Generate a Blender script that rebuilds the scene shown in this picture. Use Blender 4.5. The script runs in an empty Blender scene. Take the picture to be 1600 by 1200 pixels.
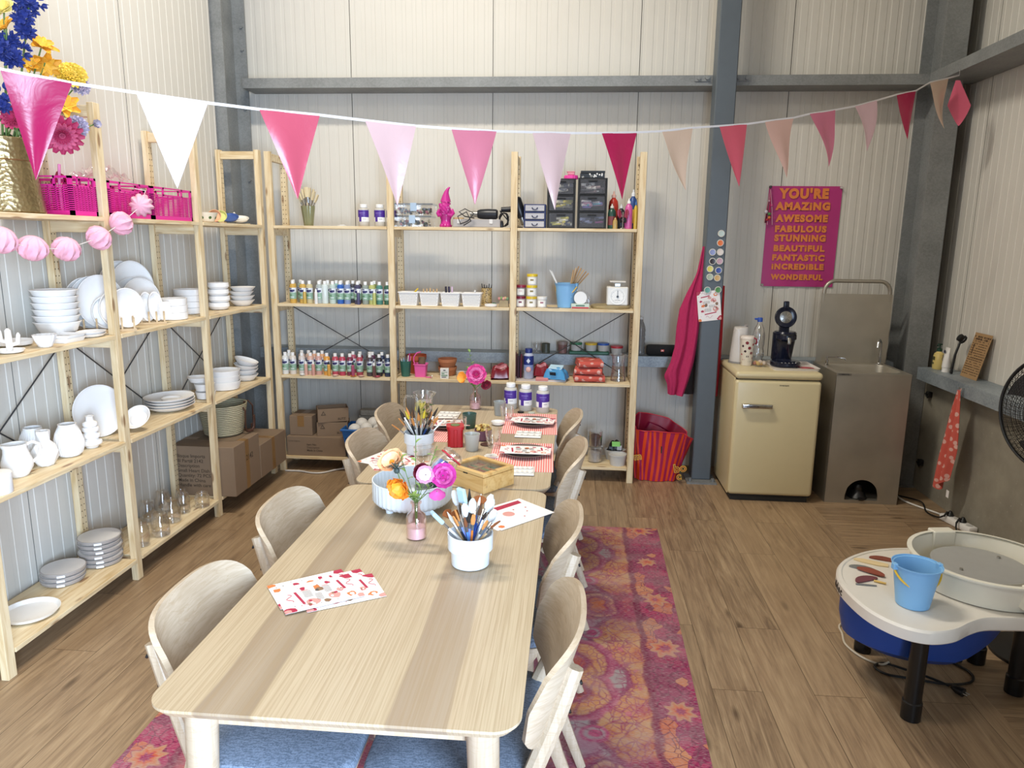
import bpy, bmesh, math, random
from mathutils import Vector, Matrix
random.seed(11)
SC = bpy.context.scene
COL = SC.collection
PI = math.pi

# ---------------------------------------------------------------- camera
cd = bpy.data.cameras.new('camera'); cam = bpy.data.objects.new('camera', cd); COL.objects.link(cam)
_f, _pitch, _yaw, _roll, _h = 1129.15, 0.1964, 0.0822, 0.0117, 1.687
_F = Vector((-math.sin(_yaw)*math.cos(_pitch), math.cos(_yaw)*math.cos(_pitch), -math.sin(_pitch)))
_R = Vector((math.cos(_yaw), math.sin(_yaw), 0)); _U = _R.cross(_F)
_R2 = _R*math.cos(_roll)+_U*math.sin(_roll); _U2 = -_R*math.sin(_roll)+_U*math.cos(_roll)
cam.matrix_world = Matrix(((_R2.x, _U2.x, -_F.x, 0), (_R2.y, _U2.y, -_F.y, 0), (_R2.z, _U2.z, -_F.z, _h), (0, 0, 0, 1)))
cd.sensor_width = 36; cd.lens = 36*_f/1600; cd.clip_start = .05
SC.camera = cam

# ---------------------------------------------------------------- light
def rgb(h, a=1):
    h = h.lstrip('#'); o = []
    for i in (0, 2, 4):
        c = int(h[i:i+2], 16)/255
        o.append(c/12.92 if c <= .04045 else ((c+.055)/1.055)**2.4)
    return (*o, a)
w = bpy.data.worlds.new('daylight'); SC.world = w; w.use_nodes = True
w.node_tree.nodes['Background'].inputs[0].default_value = rgb('#c6c9d0')
w.node_tree.nodes['Background'].inputs[1].default_value = .22
def area(name, loc, aim, sx, sy, power, col):
    l = bpy.data.lights.new(name, 'AREA'); l.shape = 'RECTANGLE'; l.size = sx; l.size_y = sy; l.energy = power; l.color = col
    o = bpy.data.objects.new(name, l); COL.objects.link(o); o.location = loc
    o.rotation_euler = (Vector(aim)-Vector(loc)).to_track_quat('-Z', 'Y').to_euler(); o['kind'] = 'helper'
    return o
area('ceiling_tube_light', (-.9, 3.2, 4.7), (-.9, 3.2, 0), 1.3, .22, 118, (1, .94, .83))
area('ceiling_tube_light', (-.9, .1, 4.7), (-.9, .1, 0), 1.3, .22, 54, (1, .94, .83))
door = area('daylight_door', (.85, -1.3, 1.35), (-2.6, 1.7, .8), 1.5, 2.1, 205, (.60, .77, 1)); door.data.spread = math.radians(118)
vs = SC.view_settings
vs.view_transform = 'Standard'; vs.look = 'None'; vs.gamma = 1; vs.use_curve_mapping = False; vs.exposure = .02

# ---------------------------------------------------------------- mesh building
class MB:
    def __init__(s): s.V = []; s.F = []; s.MI = []; s.S = []
    def add(s, verts, faces, m=0, sm=False, M=None):
        o = len(s.V)
        s.V += [tuple(M @ Vector(v)) if M is not None else tuple(v) for v in verts]
        for f in faces:
            s.F.append([i+o for i in f]); s.MI.append(m); s.S.append(sm)
        return s
    def box(s, x0, x1, y0, y1, z0, z1, m=0, b=0, M=None):
        X = (min(x0, x1), max(x0, x1)); Y = (min(y0, y1), max(y0, y1)); Z = (min(z0, z1), max(z0, z1))
        if not b:
            v = [(X[i], Y[j], Z[k]) for i in (0, 1) for j in (0, 1) for k in (0, 1)]
            return s.add(v, [(0, 1, 3, 2), (4, 6, 7, 5), (0, 4, 5, 1), (2, 3, 7, 6), (0, 2, 6, 4), (1, 5, 7, 3)], m, False, M)
        v = []; idx = {}
        for i in (0, 1):
            for j in (0, 1):
                for k in (0, 1):
                    p = (X[i], Y[j], Z[k]); q = (X[i]+b*(1-2*i), Y[j]+b*(1-2*j), Z[k]+b*(1-2*k))
                    for a in range(3):
                        idx[i, j, k, a] = len(v); v.append(tuple(p[c] if c == a else q[c] for c in range(3)))
        f = []
        for a in range(3):
            o = [c for c in range(3) if c != a]
            for e in (0, 1):
                ring = []
                for (s1, s2) in ((0, 0), (0, 1), (1, 1), (1, 0)):
                    t = [0]*3; t[a] = e; t[o[0]] = s1; t[o[1]] = s2; ring.append(idx[(*t, a)])
                f.append(ring)
            for s1 in (0, 1):
                for s2 in (0, 1):
                    t0 = [0]*3; t1 = [0]*3; t0[a] = 0; t1[a] = 1
                    for t in (t0, t1): t[o[0]] = s1; t[o[1]] = s2
                    f.append([idx[(*t0, o[0])], idx[(*t1, o[0])], idx[(*t1, o[1])], idx[(*t0, o[1])]])
        for i in (0, 1):
            for j in (0, 1):
                for k in (0, 1): f.append([idx[i, j, k, 0], idx[i, j, k, 1], idx[i, j, k, 2]])
        return s.add(v, f, m, False, M)
    def lathe(s, prof, n=24, m=0, c=(0, 0, 0), M=None, sm=True, sx=1, sy=1, rad=None):
        v = []; rings = []
        for (r, z) in prof:
            if r < 1e-6: rings.append([len(v)]); v.append((c[0], c[1], c[2]+z))
            else:
                ring = []
                for i in range(n):
                    a = 2*PI*i/n; q = r*(rad(a, z) if rad else 1)
                    ring.append(len(v)); v.append((c[0]+q*math.cos(a)*sx, c[1]+q*math.sin(a)*sy, c[2]+z))
                rings.append(ring)
        f = []
        for A, B in zip(rings, rings[1:]):
            if len(A) == 1 and len(B) == 1: continue
            for i in range(n):
                j = (i+1) % n
                if len(A) == 1: f.append((A[0], B[j], B[i]))
                elif len(B) == 1: f.append((A[i], A[j], B[0]))
                else: f.append((A[i], A[j], B[j], B[i]))
        return s.add(v, f, m, sm, M)
    def cyl(s, x, y, z0, z1, r, m=0, n=20, M=None, r2=None):
        return s.lathe([(0, z0), (r, z0), (r if r2 is None else r2, z1), (0, z1)], n, m, (x, y, 0), M)
    def tube(s, pts, r, n=8, m=0, closed=False, M=None, caps=True, flat=1, up=None):
        P = [Vector(p) for p in pts]; N = len(P)
        R = r if isinstance(r, (list, tuple)) else [r]*N
        v = []; rings = []; prev = None
        for i, p in enumerate(P):
            a = P[i-1] if i else (P[-1] if closed else P[0]); b = P[(i+1) % N] if (i < N-1 or closed) else P[i]
            t = (b-a)
            t = t.normalized() if t.length > 1e-9 else Vector((0, 0, 1))
            if prev is None:
                q = Vector(up) if up else (Vector((0, 0, 1)) if abs(t.z) < .9 else Vector((1, 0, 0)))
            else: q = prev
            q = q-t*q.dot(t); q = q.normalized() if q.length > 1e-6 else t.orthogonal().normalized()
            prev = q; e = t.cross(q); ring = []
            for k in range(n):
                an = 2*PI*k/n+PI/n
                ring.append(len(v)); v.append(p+(q*math.cos(an)*flat+e*math.sin(an))*R[i])
            rings.append(ring)
        f = []
        for i in range(N if closed else N-1):
            A = rings[i]; B = rings[(i+1) % N]
            for k in range(n): f.append((A[k], A[(k+1) % n], B[(k+1) % n], B[k]))
        if caps and not closed: f.append(rings[0][::-1]); f.append(rings[-1])
        return s.add(v, f, m, n > 4, M)
    def prism(s, poly, z0, z1, m=0, M=None, sm=False):
        n = len(poly); v = [(x, y, z0) for x, y in poly]+[(x, y, z1) for x, y in poly]
        s.add(v, [tuple(range(n))[::-1], tuple(range(n, 2*n))], m, False, M)
        o = len(s.V)-2*n
        for i in range(n):
            j = (i+1) % n
            s.F.append([o+i, o+j, o+n+j, o+n+i]); s.MI.append(m); s.S.append(sm)
        return s
    def shell(s, fn, nu, nv, th=0, m=0, M=None, wrap=False):
        def nrm(u, v):
            e = 1e-3
            a = fn(min(1, u+e), v)-fn(max(0, u-e), v); b = fn(u, min(1, v+e))-fn(u, max(0, v-e)); c = a.cross(b)
            return c.normalized() if c.length > 1e-12 else Vector((0, 0, 1))
        V = []; cu = nu if wrap else nu+1
        for L in ((0, 1) if th else (0,)):
            for j in range(nv+1):
                for i in range(cu):
                    u = i/nu; q = j/nv; p = Vector(fn(u, q)); V.append(p-nrm(u, q)*th*L)
        f = []; K = cu*(nv+1)
        def ix(i, j, L): return (i % cu)+j*cu+L*K
        for j in range(nv):
            for i in range(nu):
                f.append((ix(i, j, 0), ix(i+1, j, 0), ix(i+1, j+1, 0), ix(i, j+1, 0)))
                if th: f.append((ix(i, j, 1), ix(i, j+1, 1), ix(i+1, j+1, 1), ix(i+1, j, 1)))
        if th:
            for i in range(nu):
                f.append((ix(i, 0, 0), ix(i, 0, 1), ix(i+1, 0, 1), ix(i+1, 0, 0)))
                f.append((ix(i, nv, 0), ix(i+1, nv, 0), ix(i+1, nv, 1), ix(i, nv, 1)))
            if not wrap:
                for j in range(nv):
                    f.append((ix(0, j, 0), ix(0, j+1, 0), ix(0, j+1, 1), ix(0, j, 1)))
                    f.append((ix(nu, j, 0), ix(nu, j, 1), ix(nu, j+1, 1), ix(nu, j+1, 0)))
        return s.add(V, f, m, True, M)
    def ball(s, c, r, n=14, m=0, M=None, sx=1, sy=1, sz=1):
        k = max(5, n//2)
        return s.lathe([(r*math.sin(PI*i/k), -r*sz*math.cos(PI*i/k)) for i in range(k+1)], n, m, c, M, True, sx, sy)
    def build(s, name, mats, parent=None, loc=None, ang=35, recalc=True):
        me = bpy.data.meshes.new(name); me.from_pydata(s.V, [], s.F)
        for mt in (mats if isinstance(mats, (list, tuple)) else [mats]): me.materials.append(mt)
        me.polygons.foreach_set('material_index', s.MI); me.polygons.foreach_set('use_smooth', s.S)
        if recalc:
            bm = bmesh.new(); bm.from_mesh(me); bmesh.ops.recalc_face_normals(bm, faces=bm.faces); bm.to_mesh(me); bm.free()
        if any(s.S): me.set_sharp_from_angle(angle=math.radians(ang))
        me.update()
        o = bpy.data.objects.new(name, me); COL.objects.link(o)
        if parent is not None: o.parent = parent
        if loc is not None: o.location = loc
        return o
def T(x=0, y=0, z=0, rx=0, ry=0, rz=0, s=1):
    return Matrix.Translation((x, y, z)) @ Matrix.Rotation(rz, 4, 'Z') @ Matrix.Rotation(ry, 4, 'Y') @ Matrix.Rotation(rx, 4, 'X') @ Matrix.Scale(s, 4)
def rrect(x0, x1, y0, y1, r, n=6):
    o = []
    for cx, cy, a in ((x1-r, y1-r, 0), (x0+r, y1-r, PI/2), (x0+r, y0+r, PI), (x1-r, y0+r, 3*PI/2)):
        for i in range(n+1): o.append((cx+r*math.cos(a+i*PI/2/n), cy+r*math.sin(a+i*PI/2/n)))
    return o
def thing(name, label, cat, loc=(0, 0, 0), rz=0, group=None):
    o = bpy.data.objects.new(name, None); COL.objects.link(o); o.empty_display_size = .05
    o.location = loc; o.rotation_euler = (0, 0, rz); o['label'] = label; o['category'] = cat
    if group: o['group'] = group
    return o
def tag(o, label, cat, group=None, kind=None):
    o['label'] = label; o['category'] = cat
    if group: o['group'] = group
    if kind: o['kind'] = kind
    return o
def struct(o):
    o['kind'] = 'structure'; return o
def dup(root, loc, rz, label):
    r = root.copy(); COL.objects.link(r); r.location = loc; r.rotation_euler = (0, 0, rz); r['label'] = label
    for ch in list(root.children):
        c = ch.copy(); COL.objects.link(c); c.parent = r
        for g in ch.children:
            d = g.copy(); COL.objects.link(d); d.parent = c
    return r
def text(s, size, mat, name, parent, M, off=0, ext=.0004, align='CENTER', sx=1, sp=1):
    cu = bpy.data.curves.new('t', 'FONT'); cu.body = s; cu.size = size; cu.extrude = ext; cu.offset = off
    cu.align_x = align; cu.align_y = 'CENTER'; cu.resolution_u = 3; cu.space_character = sp
    o = bpy.data.objects.new('t', cu); COL.objects.link(o); bpy.context.view_layer.update()
    me = bpy.data.meshes.new_from_object(o.evaluated_get(bpy.context.evaluated_depsgraph_get()))
    bpy.data.objects.remove(o); bpy.data.curves.remove(cu)
    me.transform(M @ Matrix.Diagonal((sx, 1, 1, 1))); me.materials.clear(); me.materials.append(mat); me.name = name
    q = bpy.data.objects.new(name, me); COL.objects.link(q)
    if parent is not None: q.parent = parent
    return q
FRONT = Matrix.Rotation(PI/2, 4, 'X')          # lettering upright, facing the camera side (-Y)

# ---------------------------------------------------------------- materials
_mc = {}
class NT:
    def __init__(s, name):
        s.m = bpy.data.materials.new(name); s.m.use_nodes = True; s.t = s.m.node_tree
        s.p = s.t.nodes['Principled BSDF']
    def n(s, kind, **kw):
        q = s.t.nodes.new('ShaderNode'+kind)
        for k, v in kw.items():
            if hasattr(q, k) and k not in q.inputs: setattr(q, k, v)
            else: q.inputs[k].default_value = v
        return q
    def l(s, a, b): s.t.links.new(a, b)
    def co(s, scale=(1, 1, 1), rot=(0, 0, 0), loc=(0, 0, 0), kind='Object'):
        tc = s.n('TexCoord'); mp = s.n('Mapping'); mp.inputs['Scale'].default_value = scale
        mp.inputs['Rotation'].default_value = rot; mp.inputs['Location'].default_value = loc
        s.l(tc.outputs[kind], mp.inputs[0]); return mp.outputs[0]
    def noise(s, vec, scale, detail=3, rough=.5, dist=0):
        q = s.n('TexNoise'); q.inputs['Scale'].default_value = scale; q.inputs['Detail'].default_value = detail
        q.inputs['Roughness'].default_value = rough; q.inputs['Distortion'].default_value = dist; s.l(vec, q.inputs['Vector']); return q.outputs['Fac']
    def ramp(s, fac, stops, interp='LINEAR'):
        r = s.n('ValToRGB'); r.color_ramp.interpolation = interp; e = r.color_ramp.elements
        while len(e) < len(stops): e.new(.5)
        for el, (p, c) in zip(e, stops): el.position = p; el.color = rgb(c) if isinstance(c, str) else (c, c, c, 1)
        s.l(fac, r.inputs[0]); return r.outputs[0]
    def mix(s, fac, a, b, mode='MIX'):
        q = s.n('Mix'); q.data_type = 'RGBA'; q.blend_type = mode
        for v, i in ((fac, 0), (a, 6), (b, 7)):
            if isinstance(v, (int, float)): q.inputs[i].default_value = v
            elif isinstance(v, str): q.inputs[i].default_value = rgb(v)
            else: s.l(v, q.inputs[i])
        return q.outputs[2]
    def math(s, op, a, b=0):
        q = s.n('Math'); q.operation = op
        for v, i in ((a, 0), (b, 1)):
            if isinstance(v, (int, float)): q.inputs[i].default_value = v
            else: s.l(v, q.inputs[i])
        return q.outputs[0]
    def col(s, c): s.l(c, s.p.inputs['Base Color']); return s
    def bump(s, h, strength=.2, dist=.002):
        b = s.n('Bump'); b.inputs['Strength'].default_value = strength; b.inputs['Distance'].default_value = dist
        s.l(h, b.inputs['Height']); s.l(b.outputs[0], s.p.inputs['Normal'])
    def set(s, rough=.5, metal=0, **kw):
        s.p.inputs['Roughness'].default_value = rough; s.p.inputs['Metallic'].default_value = metal
        for k, v in kw.items(): s.p.inputs[k].default_value = v
        return s
def plain(h, rough=.5, metal=0, var=.06, **kw):
    key = (h, rough, metal, var, tuple(sorted(kw.items())))
    if key in _mc: return _mc[key]
    t = NT('surface_'+h.strip('#')); t.set(rough, metal, **{k.replace('_', ' '): v for k, v in kw.items()})
    v = t.co(); f = t.noise(v, 18, 2)
    hsv = t.n('HueSaturation'); hsv.inputs['Color'].default_value = rgb(h)
    t.l(t.math('ADD', t.math('MULTIPLY', f, 2*var), 1-var), hsv.inputs['Value']); t.col(hsv.outputs[0])
    _mc[key] = t.m; return t.m
def glass(h='#ffffff', rough=0.0, edge=.75):
    key = ('glass', h, rough, edge)
    if key in _mc: return _mc[key]
    m = bpy.data.materials.new('clear_glass'); m.use_nodes = True; nt = m.node_tree; nt.nodes.clear()
    out = nt.nodes.new('ShaderNodeOutputMaterial'); tr = nt.nodes.new('ShaderNodeBsdfTransparent'); gl = nt.nodes.new('ShaderNodeBsdfGlossy')
    tr.inputs[0].default_value = rgb(h); gl.inputs['Roughness'].default_value = .04; gl.inputs['Color'].default_value = (1, 1, 1, 1)
    lw = nt.nodes.new('ShaderNodeLayerWeight'); lw.inputs['Blend'].default_value = .28
    mu = nt.nodes.new('ShaderNodeMath'); mu.operation = 'MULTIPLY_ADD'; mu.inputs[1].default_value = edge; mu.inputs[2].default_value = .05*edge/.75+rough
    mx = nt.nodes.new('ShaderNodeMixShader')
    nt.links.new(lw.outputs['Facing'], mu.inputs[0]); nt.links.new(mu.outputs[0], mx.inputs[0]); nt.links.new(tr.outputs[0], mx.inputs[1]); nt.links.new(gl.outputs[0], mx.inputs[2]); nt.links.new(mx.outputs[0], out.inputs[0])
    _mc[key] = m; return m

def m_pine(axis='z', tone=('#d6be95', '#e2cfaa', '#c6a878'), name='pine_wood'):
    t = NT(name); sc = {'z': (9, 9, .9), 'y': (9, .9, 9), 'x': (.9, 9, 9)}[axis]
    v = t.co(sc); n1 = t.noise(v, 4.5, 4, .55, .8)
    c = t.ramp(n1, [(.3, tone[2]), (.45, tone[0]), (.62, tone[1])])
    kn = t.n('TexVoronoi'); kn.inputs['Scale'].default_value = 1.0
    t.l(t.co({'z': (14, 14, 4), 'y': (14, 4, 14), 'x': (4, 14, 14)}[axis]), kn.inputs['Vector'])
    kf = t.ramp(kn.outputs['Distance'], [(.10, 1.0), (.17, 0.0)])
    t.col(t.mix(t.math('MULTIPLY', kf, .75), c, '#7c5230')); t.set(.55); t.bump(n1, .08); return t.m
def m_floor(rot, name):
    t = NT(name)
    v = t.co(rot=(0, 0, rot))
    b = t.n('TexBrick'); b.offset = .37; b.offset_frequency = 2
    for k, x in (('Scale', 1), ('Mortar Size', .0011), ('Mortar Smooth', .2), ('Bias', 0), ('Brick Width', 1.28), ('Row Height', .192)): b.inputs[k].default_value = x
    b.inputs['Color1'].default_value = (0, 0, 0, 1); b.inputs['Color2'].default_value = (1, 1, 1, 1); b.inputs['Mortar'].default_value = (.5, .5, .5, 1)
    t.l(v, b.inputs['Vector'])
    sep = t.n('SeparateColor'); t.l(b.outputs['Color'], sep.inputs[0]); r = sep.outputs[0]
    off = t.n('CombineXYZ'); t.l(t.math('MULTIPLY', r, 7.3), off.inputs[0]); t.l(t.math('MULTIPLY', r, 3.1), off.inputs[2])
    add = t.n('VectorMath'); add.operation = 'ADD'; t.l(v, add.inputs[0]); t.l(off.outputs[0], add.inputs[1])
    def m2(sc):
        q = t.n('Mapping'); q.inputs['Scale'].default_value = sc; t.l(add.outputs[0], q.inputs[0]); return q.outputs[0]
    g = t.noise(m2((1.1, 14, 3)), 2.6, 6, .6, 1.0); g2 = t.noise(m2((2.2, 70, 4)), 3, 4, .6); bl = t.noise(m2((1.0, 3.2, 2)), 2.2, 3, .5, .6)
    c = t.ramp(g, [(.28, '#675340'), (.47, '#8f765a'), (.72, '#ab9272')])
    c = t.mix(t.math('MULTIPLY', t.ramp(g2, [(.35, 1.0), (.58, 0.0)]), .28), c, '#54402d')
    c = t.mix(t.math('MULTIPLY', t.ramp(bl, [(.55, 0.0), (.75, 1.0)]), .5), c, '#6b5138')
    kn = t.n('TexVoronoi'); kn.inputs['Scale'].default_value = 1.0; t.l(m2((2.6, 8, 3)), kn.inputs['Vector'])
    c = t.mix(t.math('MULTIPLY', t.ramp(kn.outputs['Distance'], [(.05, 1.0), (.16, 0.0)]), .8), c, '#3f2c1c')
    c = t.mix(t.math('MULTIPLY', r, .28), c, '#c0a17c')
    c = t.mix(b.outputs['Fac'], c, '#4c3a28'); t.col(c); t.set(.42); t.bump(t.math('ADD', g2, t.math('MULTIPLY', b.outputs['Fac'], -2)), .12, .001)
    return t.m
def m_ash(kind, name):
    # pale ash veneer; the table tops show darker heartwood bands running lengthwise
    t = NT(name); v = t.co(); sep = t.n('SeparateXYZ'); t.l(v, sep.inputs[0])
    if kind == 'top':
        wob = t.noise(t.co((1.5, .8, 1)), 1.4, 2)
        x = t.math('ADD', sep.outputs[0], t.math('MULTIPLY', t.math('SUBTRACT', wob, .5), .07))
        f = t.math('ADD', t.math('DIVIDE', x, .78), .5)
        c = t.ramp(f, [(.0, '#bcaa8d'), (.133, '#bcaa8d'), (.140, '#988670'), (.205, '#a6957f'), (.283, '#94826b'), (.290, '#beac8f'), (.5, '#c0af94'), (.648, '#bcab8f'), (.655, '#a08e78'), (.808, '#a79680'), (.815, '#bfad91'), (.92, '#c1b195')])
        gr = t.noise(t.co((110, 1.1, 4)), 2.5, 3, .55, .15); ring = t.noise(t.co((14, .6, 1)), 3, 3, .5, .8)
    else:
        c = t.ramp(t.noise(t.co((3, 3, 3)), 1.5, 2), [(.35, '#b8a68f'), (.65, '#c5b49d')])
        gr = t.noise(t.co((8, 8, 70) if kind == 'back' else (60, 60, 3)), 1.6, 4, .5, .6); ring = t.noise(t.co((2, 2, 12)), 2.5, 3, .5, 2)
    c = t.mix(t.math('MULTIPLY', t.ramp(gr, [(.40, 1.0), (.58, 0.0)]), .42 if kind == 'top' else .28), c, '#97805f')
    c = t.mix(t.math('MULTIPLY', t.ramp(ring, [(.47, 0.0), (.5, 1.0), (.53, 0.0)]), .14 if kind == 'top' else .35), c, '#a48a6a')
    t.col(c); t.set(.45); t.bump(gr, .06, .001); return t.m
def m_galv(name='galvanised_steel', base=('#767877', '#8f9190')):
    t = NT(name); vo = t.n('TexVoronoi'); vo.inputs['Scale'].default_value = 110; t.l(t.co(), vo.inputs['Vector'])
    sp = t.n('SeparateColor'); t.l(vo.outputs['Color'], sp.inputs[0])
    n = t.noise(t.co(), 5, 4)
    c = t.ramp(t.math('ADD', t.math('MULTIPLY', sp.outputs[0], .22), t.math('MULTIPLY', n, .78)), [(.25, base[0]), (.7, base[1])])
    t.col(c); t.set(.5, .25); return t.m
def m_concrete():
    t = NT('concrete'); a = t.noise(t.co(), 3.5, 6, .6); b = t.noise(t.co(), 45, 2)
    c = t.ramp(a, [(.3, '#807a6d'), (.7, '#a19a89')])
    c = t.mix(t.ramp(b, [(.68, 0.0), (.76, .7)]), c, '#b5ad9b'); t.col(c); t.set(.6); t.bump(b, .15, .002); return t.m
def m_fabric(c1, c2, sc=260, name='woven_fabric'):
    t = NT(name); n = t.noise(t.co((1, 1, 1)), sc, 2, .6); n2 = t.noise(t.co((sc*1.6, sc*.3, 40)), 1, 1)
    t.col(t.mix(t.ramp(t.math('MULTIPLY', t.math('ADD', n, n2), .5), [(.4, 0.0), (.6, 1.0)]), c1, c2)); t.set(.9); t.bump(n, .3, .001); return t.m
def m_rug():
    t = NT('overdyed_rug'); v = t.co(); s = t.n('SeparateXYZ'); t.l(v, s.inputs[0])
    # mirrored about the long axis; medallions repeat every 1.16 m
    wob = t.n('TexNoise'); wob.inputs['Scale'].default_value = 11; wob.inputs['Detail'].default_value = 3; t.l(v, wob.inputs['Vector'])
    ws = t.n('SeparateColor'); t.l(wob.outputs['Color'], ws.inputs[0])
    ax = t.math('ADD', t.math('ABSOLUTE', s.outputs[0]), t.math('MULTIPLY', t.math('SUBTRACT', ws.outputs[0], .5), .045))
    per = t.math('ADD', t.math('PINGPONG', t.math('ADD', s.outputs[1], 4.36), .58), t.math('MULTIPLY', t.math('SUBTRACT', ws.outputs[1], .5), .045))
    cv = t.n('CombineXYZ'); t.l(ax, cv.inputs[0]); t.l(per, cv.inputs[1]); q = cv.outputs[0]
    def vor(scale, feat='F1', rnd=1.0):
        k = t.n('TexVoronoi'); k.feature = feat; k.inputs['Scale'].default_value = scale; k.inputs['Randomness'].default_value = rnd; t.l(q, k.inputs['Vector']); return k
    def dist(px, py, sy=1.0):
        a = t.math('SUBTRACT', ax, px); b = t.math('MULTIPLY', t.math('SUBTRACT', per, py), sy)
        return t.math('SQRT', t.math('ADD', t.math('MULTIPLY', a, a), t.math('MULTIPLY', b, b)))
    sm = vor(13); ss = t.n('SeparateColor'); t.l(sm.outputs['Color'], ss.inputs[0]); e1 = vor(8, 'DISTANCE_TO_EDGE'); e2 = vor(24, 'DISTANCE_TO_EDGE')
    big = t.noise(q, 4, 3)
    # field: worn grey with rose stains
    field = t.ramp(big, [(.36, '#8f8683'), (.52, '#9d8f8b'), (.62, '#a8737f')])
    sc = t.math('SUBTRACT', ax, t.math('ADD', .645, t.math('MULTIPLY', t.math('COSINE', t.math('MULTIPLY', per, 10.8)), .075)))
    og = t.ramp(t.noise(q, 9, 3), [(.35, '#a5512f'), (.5, '#b8763f'), (.66, '#b58a60')])
    field = t.mix(t.ramp(sc, [(.0, 0.0), (.012, .92)]), field, og)
    field = t.mix(t.ramp(t.math('ABSOLUTE', sc), [(.008, .9), (.020, 0.0)]), field, '#7d1a48')
    field = t.mix(t.ramp(per, [(.43, 0.0), (.46, .85)]), field, t.ramp(t.noise(q, 16, 3), [(.4, '#7a1442'), (.52, '#9a2450'), (.62, '#b4513f')]))
    for px, py, k, stops in ((.50, .10, 1.0, [(.045, '#a8402f'), (.06, '#7d1a48'), (.085, '#bb7a45'), (.13, '#b98555'), (.145, '#8a1b4a'), (.165, '#a9596c')]), (.62, .55, 1.0, [(.03, '#c0602f'), (.045, '#8c1c4a'), (.075, '#c28a6a'), (.085, '#7a1442')]), (.58, .33, 1.2, [(.02, '#b03a63'), (.03, '#9c8c8a'), (.045, '#ac4468')])):
        d = dist(px, py, k); e = stops[-1][0]
        field = t.mix(t.ramp(d, [(e+.004, 1.0), (e+.014, 0.0)]), field, t.ramp(d, stops))
    field = t.mix(t.ramp(e1.outputs['Distance'], [(.010, .6), (.03, 0.0)]), field, '#82204c')
    e3 = vor(30, 'DISTANCE_TO_EDGE'); field = t.mix(t.math('MULTIPLY', t.ramp(e3.outputs['Distance'], [(.03, .75), (.10, 0.0)]), t.ramp(t.noise(q, 5, 2), [(.44, 0.0), (.54, 1.0)])), field, '#8a2a52')
    field = t.mix(t.ramp(t.noise(t.co((1, 1, 1)), 7, 4, .6), [(.54, 0.0), (.66, .65)]), field, '#962a57')
    field = t.mix(t.math('MULTIPLY', t.ramp(sm.outputs['Distance'], [(.16, 1.0), (.24, 0.0)]), t.ramp(ss.outputs[1], [(.55, 0.0), (.6, .7)])), field, '#b4506a')
    # border: deep magenta with orange and pale flowers
    bord = t.ramp(ss.outputs[0], [(0, '#6d1038'), (.5, '#86164a'), (.54, '#9c2450'), (.74, '#8c1a4a'), (.78, '#b05a3a'), (1, '#b97a52')])
    bord = t.mix(t.ramp(e2.outputs['Distance'], [(.012, .8), (.05, 0.0)]), bord, '#5c0d34')
    fx = t.math('PINGPONG', t.math('ADD', s.outputs[1], 4.1), .21)
    a = t.math('SUBTRACT', ax, .895); d = t.math('SQRT', t.math('ADD', t.math('MULTIPLY', a, a), t.math('MULTIPLY', fx, fx)))
    pet = t.math('COSINE', t.math('MULTIPLY', t.math('ARCTAN2', a, fx), 8)); nz = t.noise(t.co(), 3.2, 2)
    d = t.math('ADD', t.math('MULTIPLY', d, t.math('ADD', 1.08, t.math('MULTIPLY', pet, .22))), t.math('MULTIPLY', t.math('SUBTRACT', nz, .45), .11))
    bord = t.mix(t.ramp(d, [(.058, 1.0), (.066, 0.0)]), bord, t.ramp(d, [(.012, '#8c1a4a'), (.018, '#b4452f'), (.03, '#b8693f'), (.052, '#ad7f60'), (.06, '#8a1f49')]))
    fb = t.ramp(ax, [(.79, 0.0), (.80, 1.0)]); c = t.mix(fb, field, bord)
    c = t.mix(t.ramp(t.math('ABSOLUTE', t.math('SUBTRACT', ax, .80)), [(.010, .9), (.018, 0.0)]), c, '#6d1038')
    fad = t.noise(t.co((1.3, 2.2, 1)), 3, 5, .6); c = t.mix(t.math('MULTIPLY', t.ramp(fad, [(.45, 0.0), (.7, 1.0)]), .4), c, '#a08c8a')
    wv = t.noise(t.co((60, 330, 1)), 1, 2); c = t.mix(t.math('MULTIPLY', t.ramp(wv, [(.45, 0.0), (.65, 1.0)]), .38), c, '#b59f9b')
    t.col(c); t.set(.95); t.bump(wv, .3, .001); return t.m
def m_panel():
    t = NT('cream_sheet_steel'); a = t.noise(t.co(), 1.3, 3)
    t.col(t.ramp(a, [(.3, '#cdc8bd'), (.7, '#d4cfc5')])); t.set(.5); return t.m
def m_gingham():
    # red and white woven stripes, printed on the mat
    t = NT('striped_cloth'); s = t.n('SeparateXYZ'); t.l(t.co(), s.inputs[0])
    a = t.ramp(t.math('PINGPONG', s.outputs[0], .0052), [(.0022/1, 0.0), (.003, 1.0)]); b = t.ramp(t.math('PINGPONG', s.outputs[1], .0045), [(.002, 0.0), (.0026, 1.0)])
    c = t.mix(a, '#f4e6df', '#d8433f'); c = t.mix(t.math('MULTIPLY', b, .33), c, '#f1c9c0'); t.col(c); t.set(.85); return t.m
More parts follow.
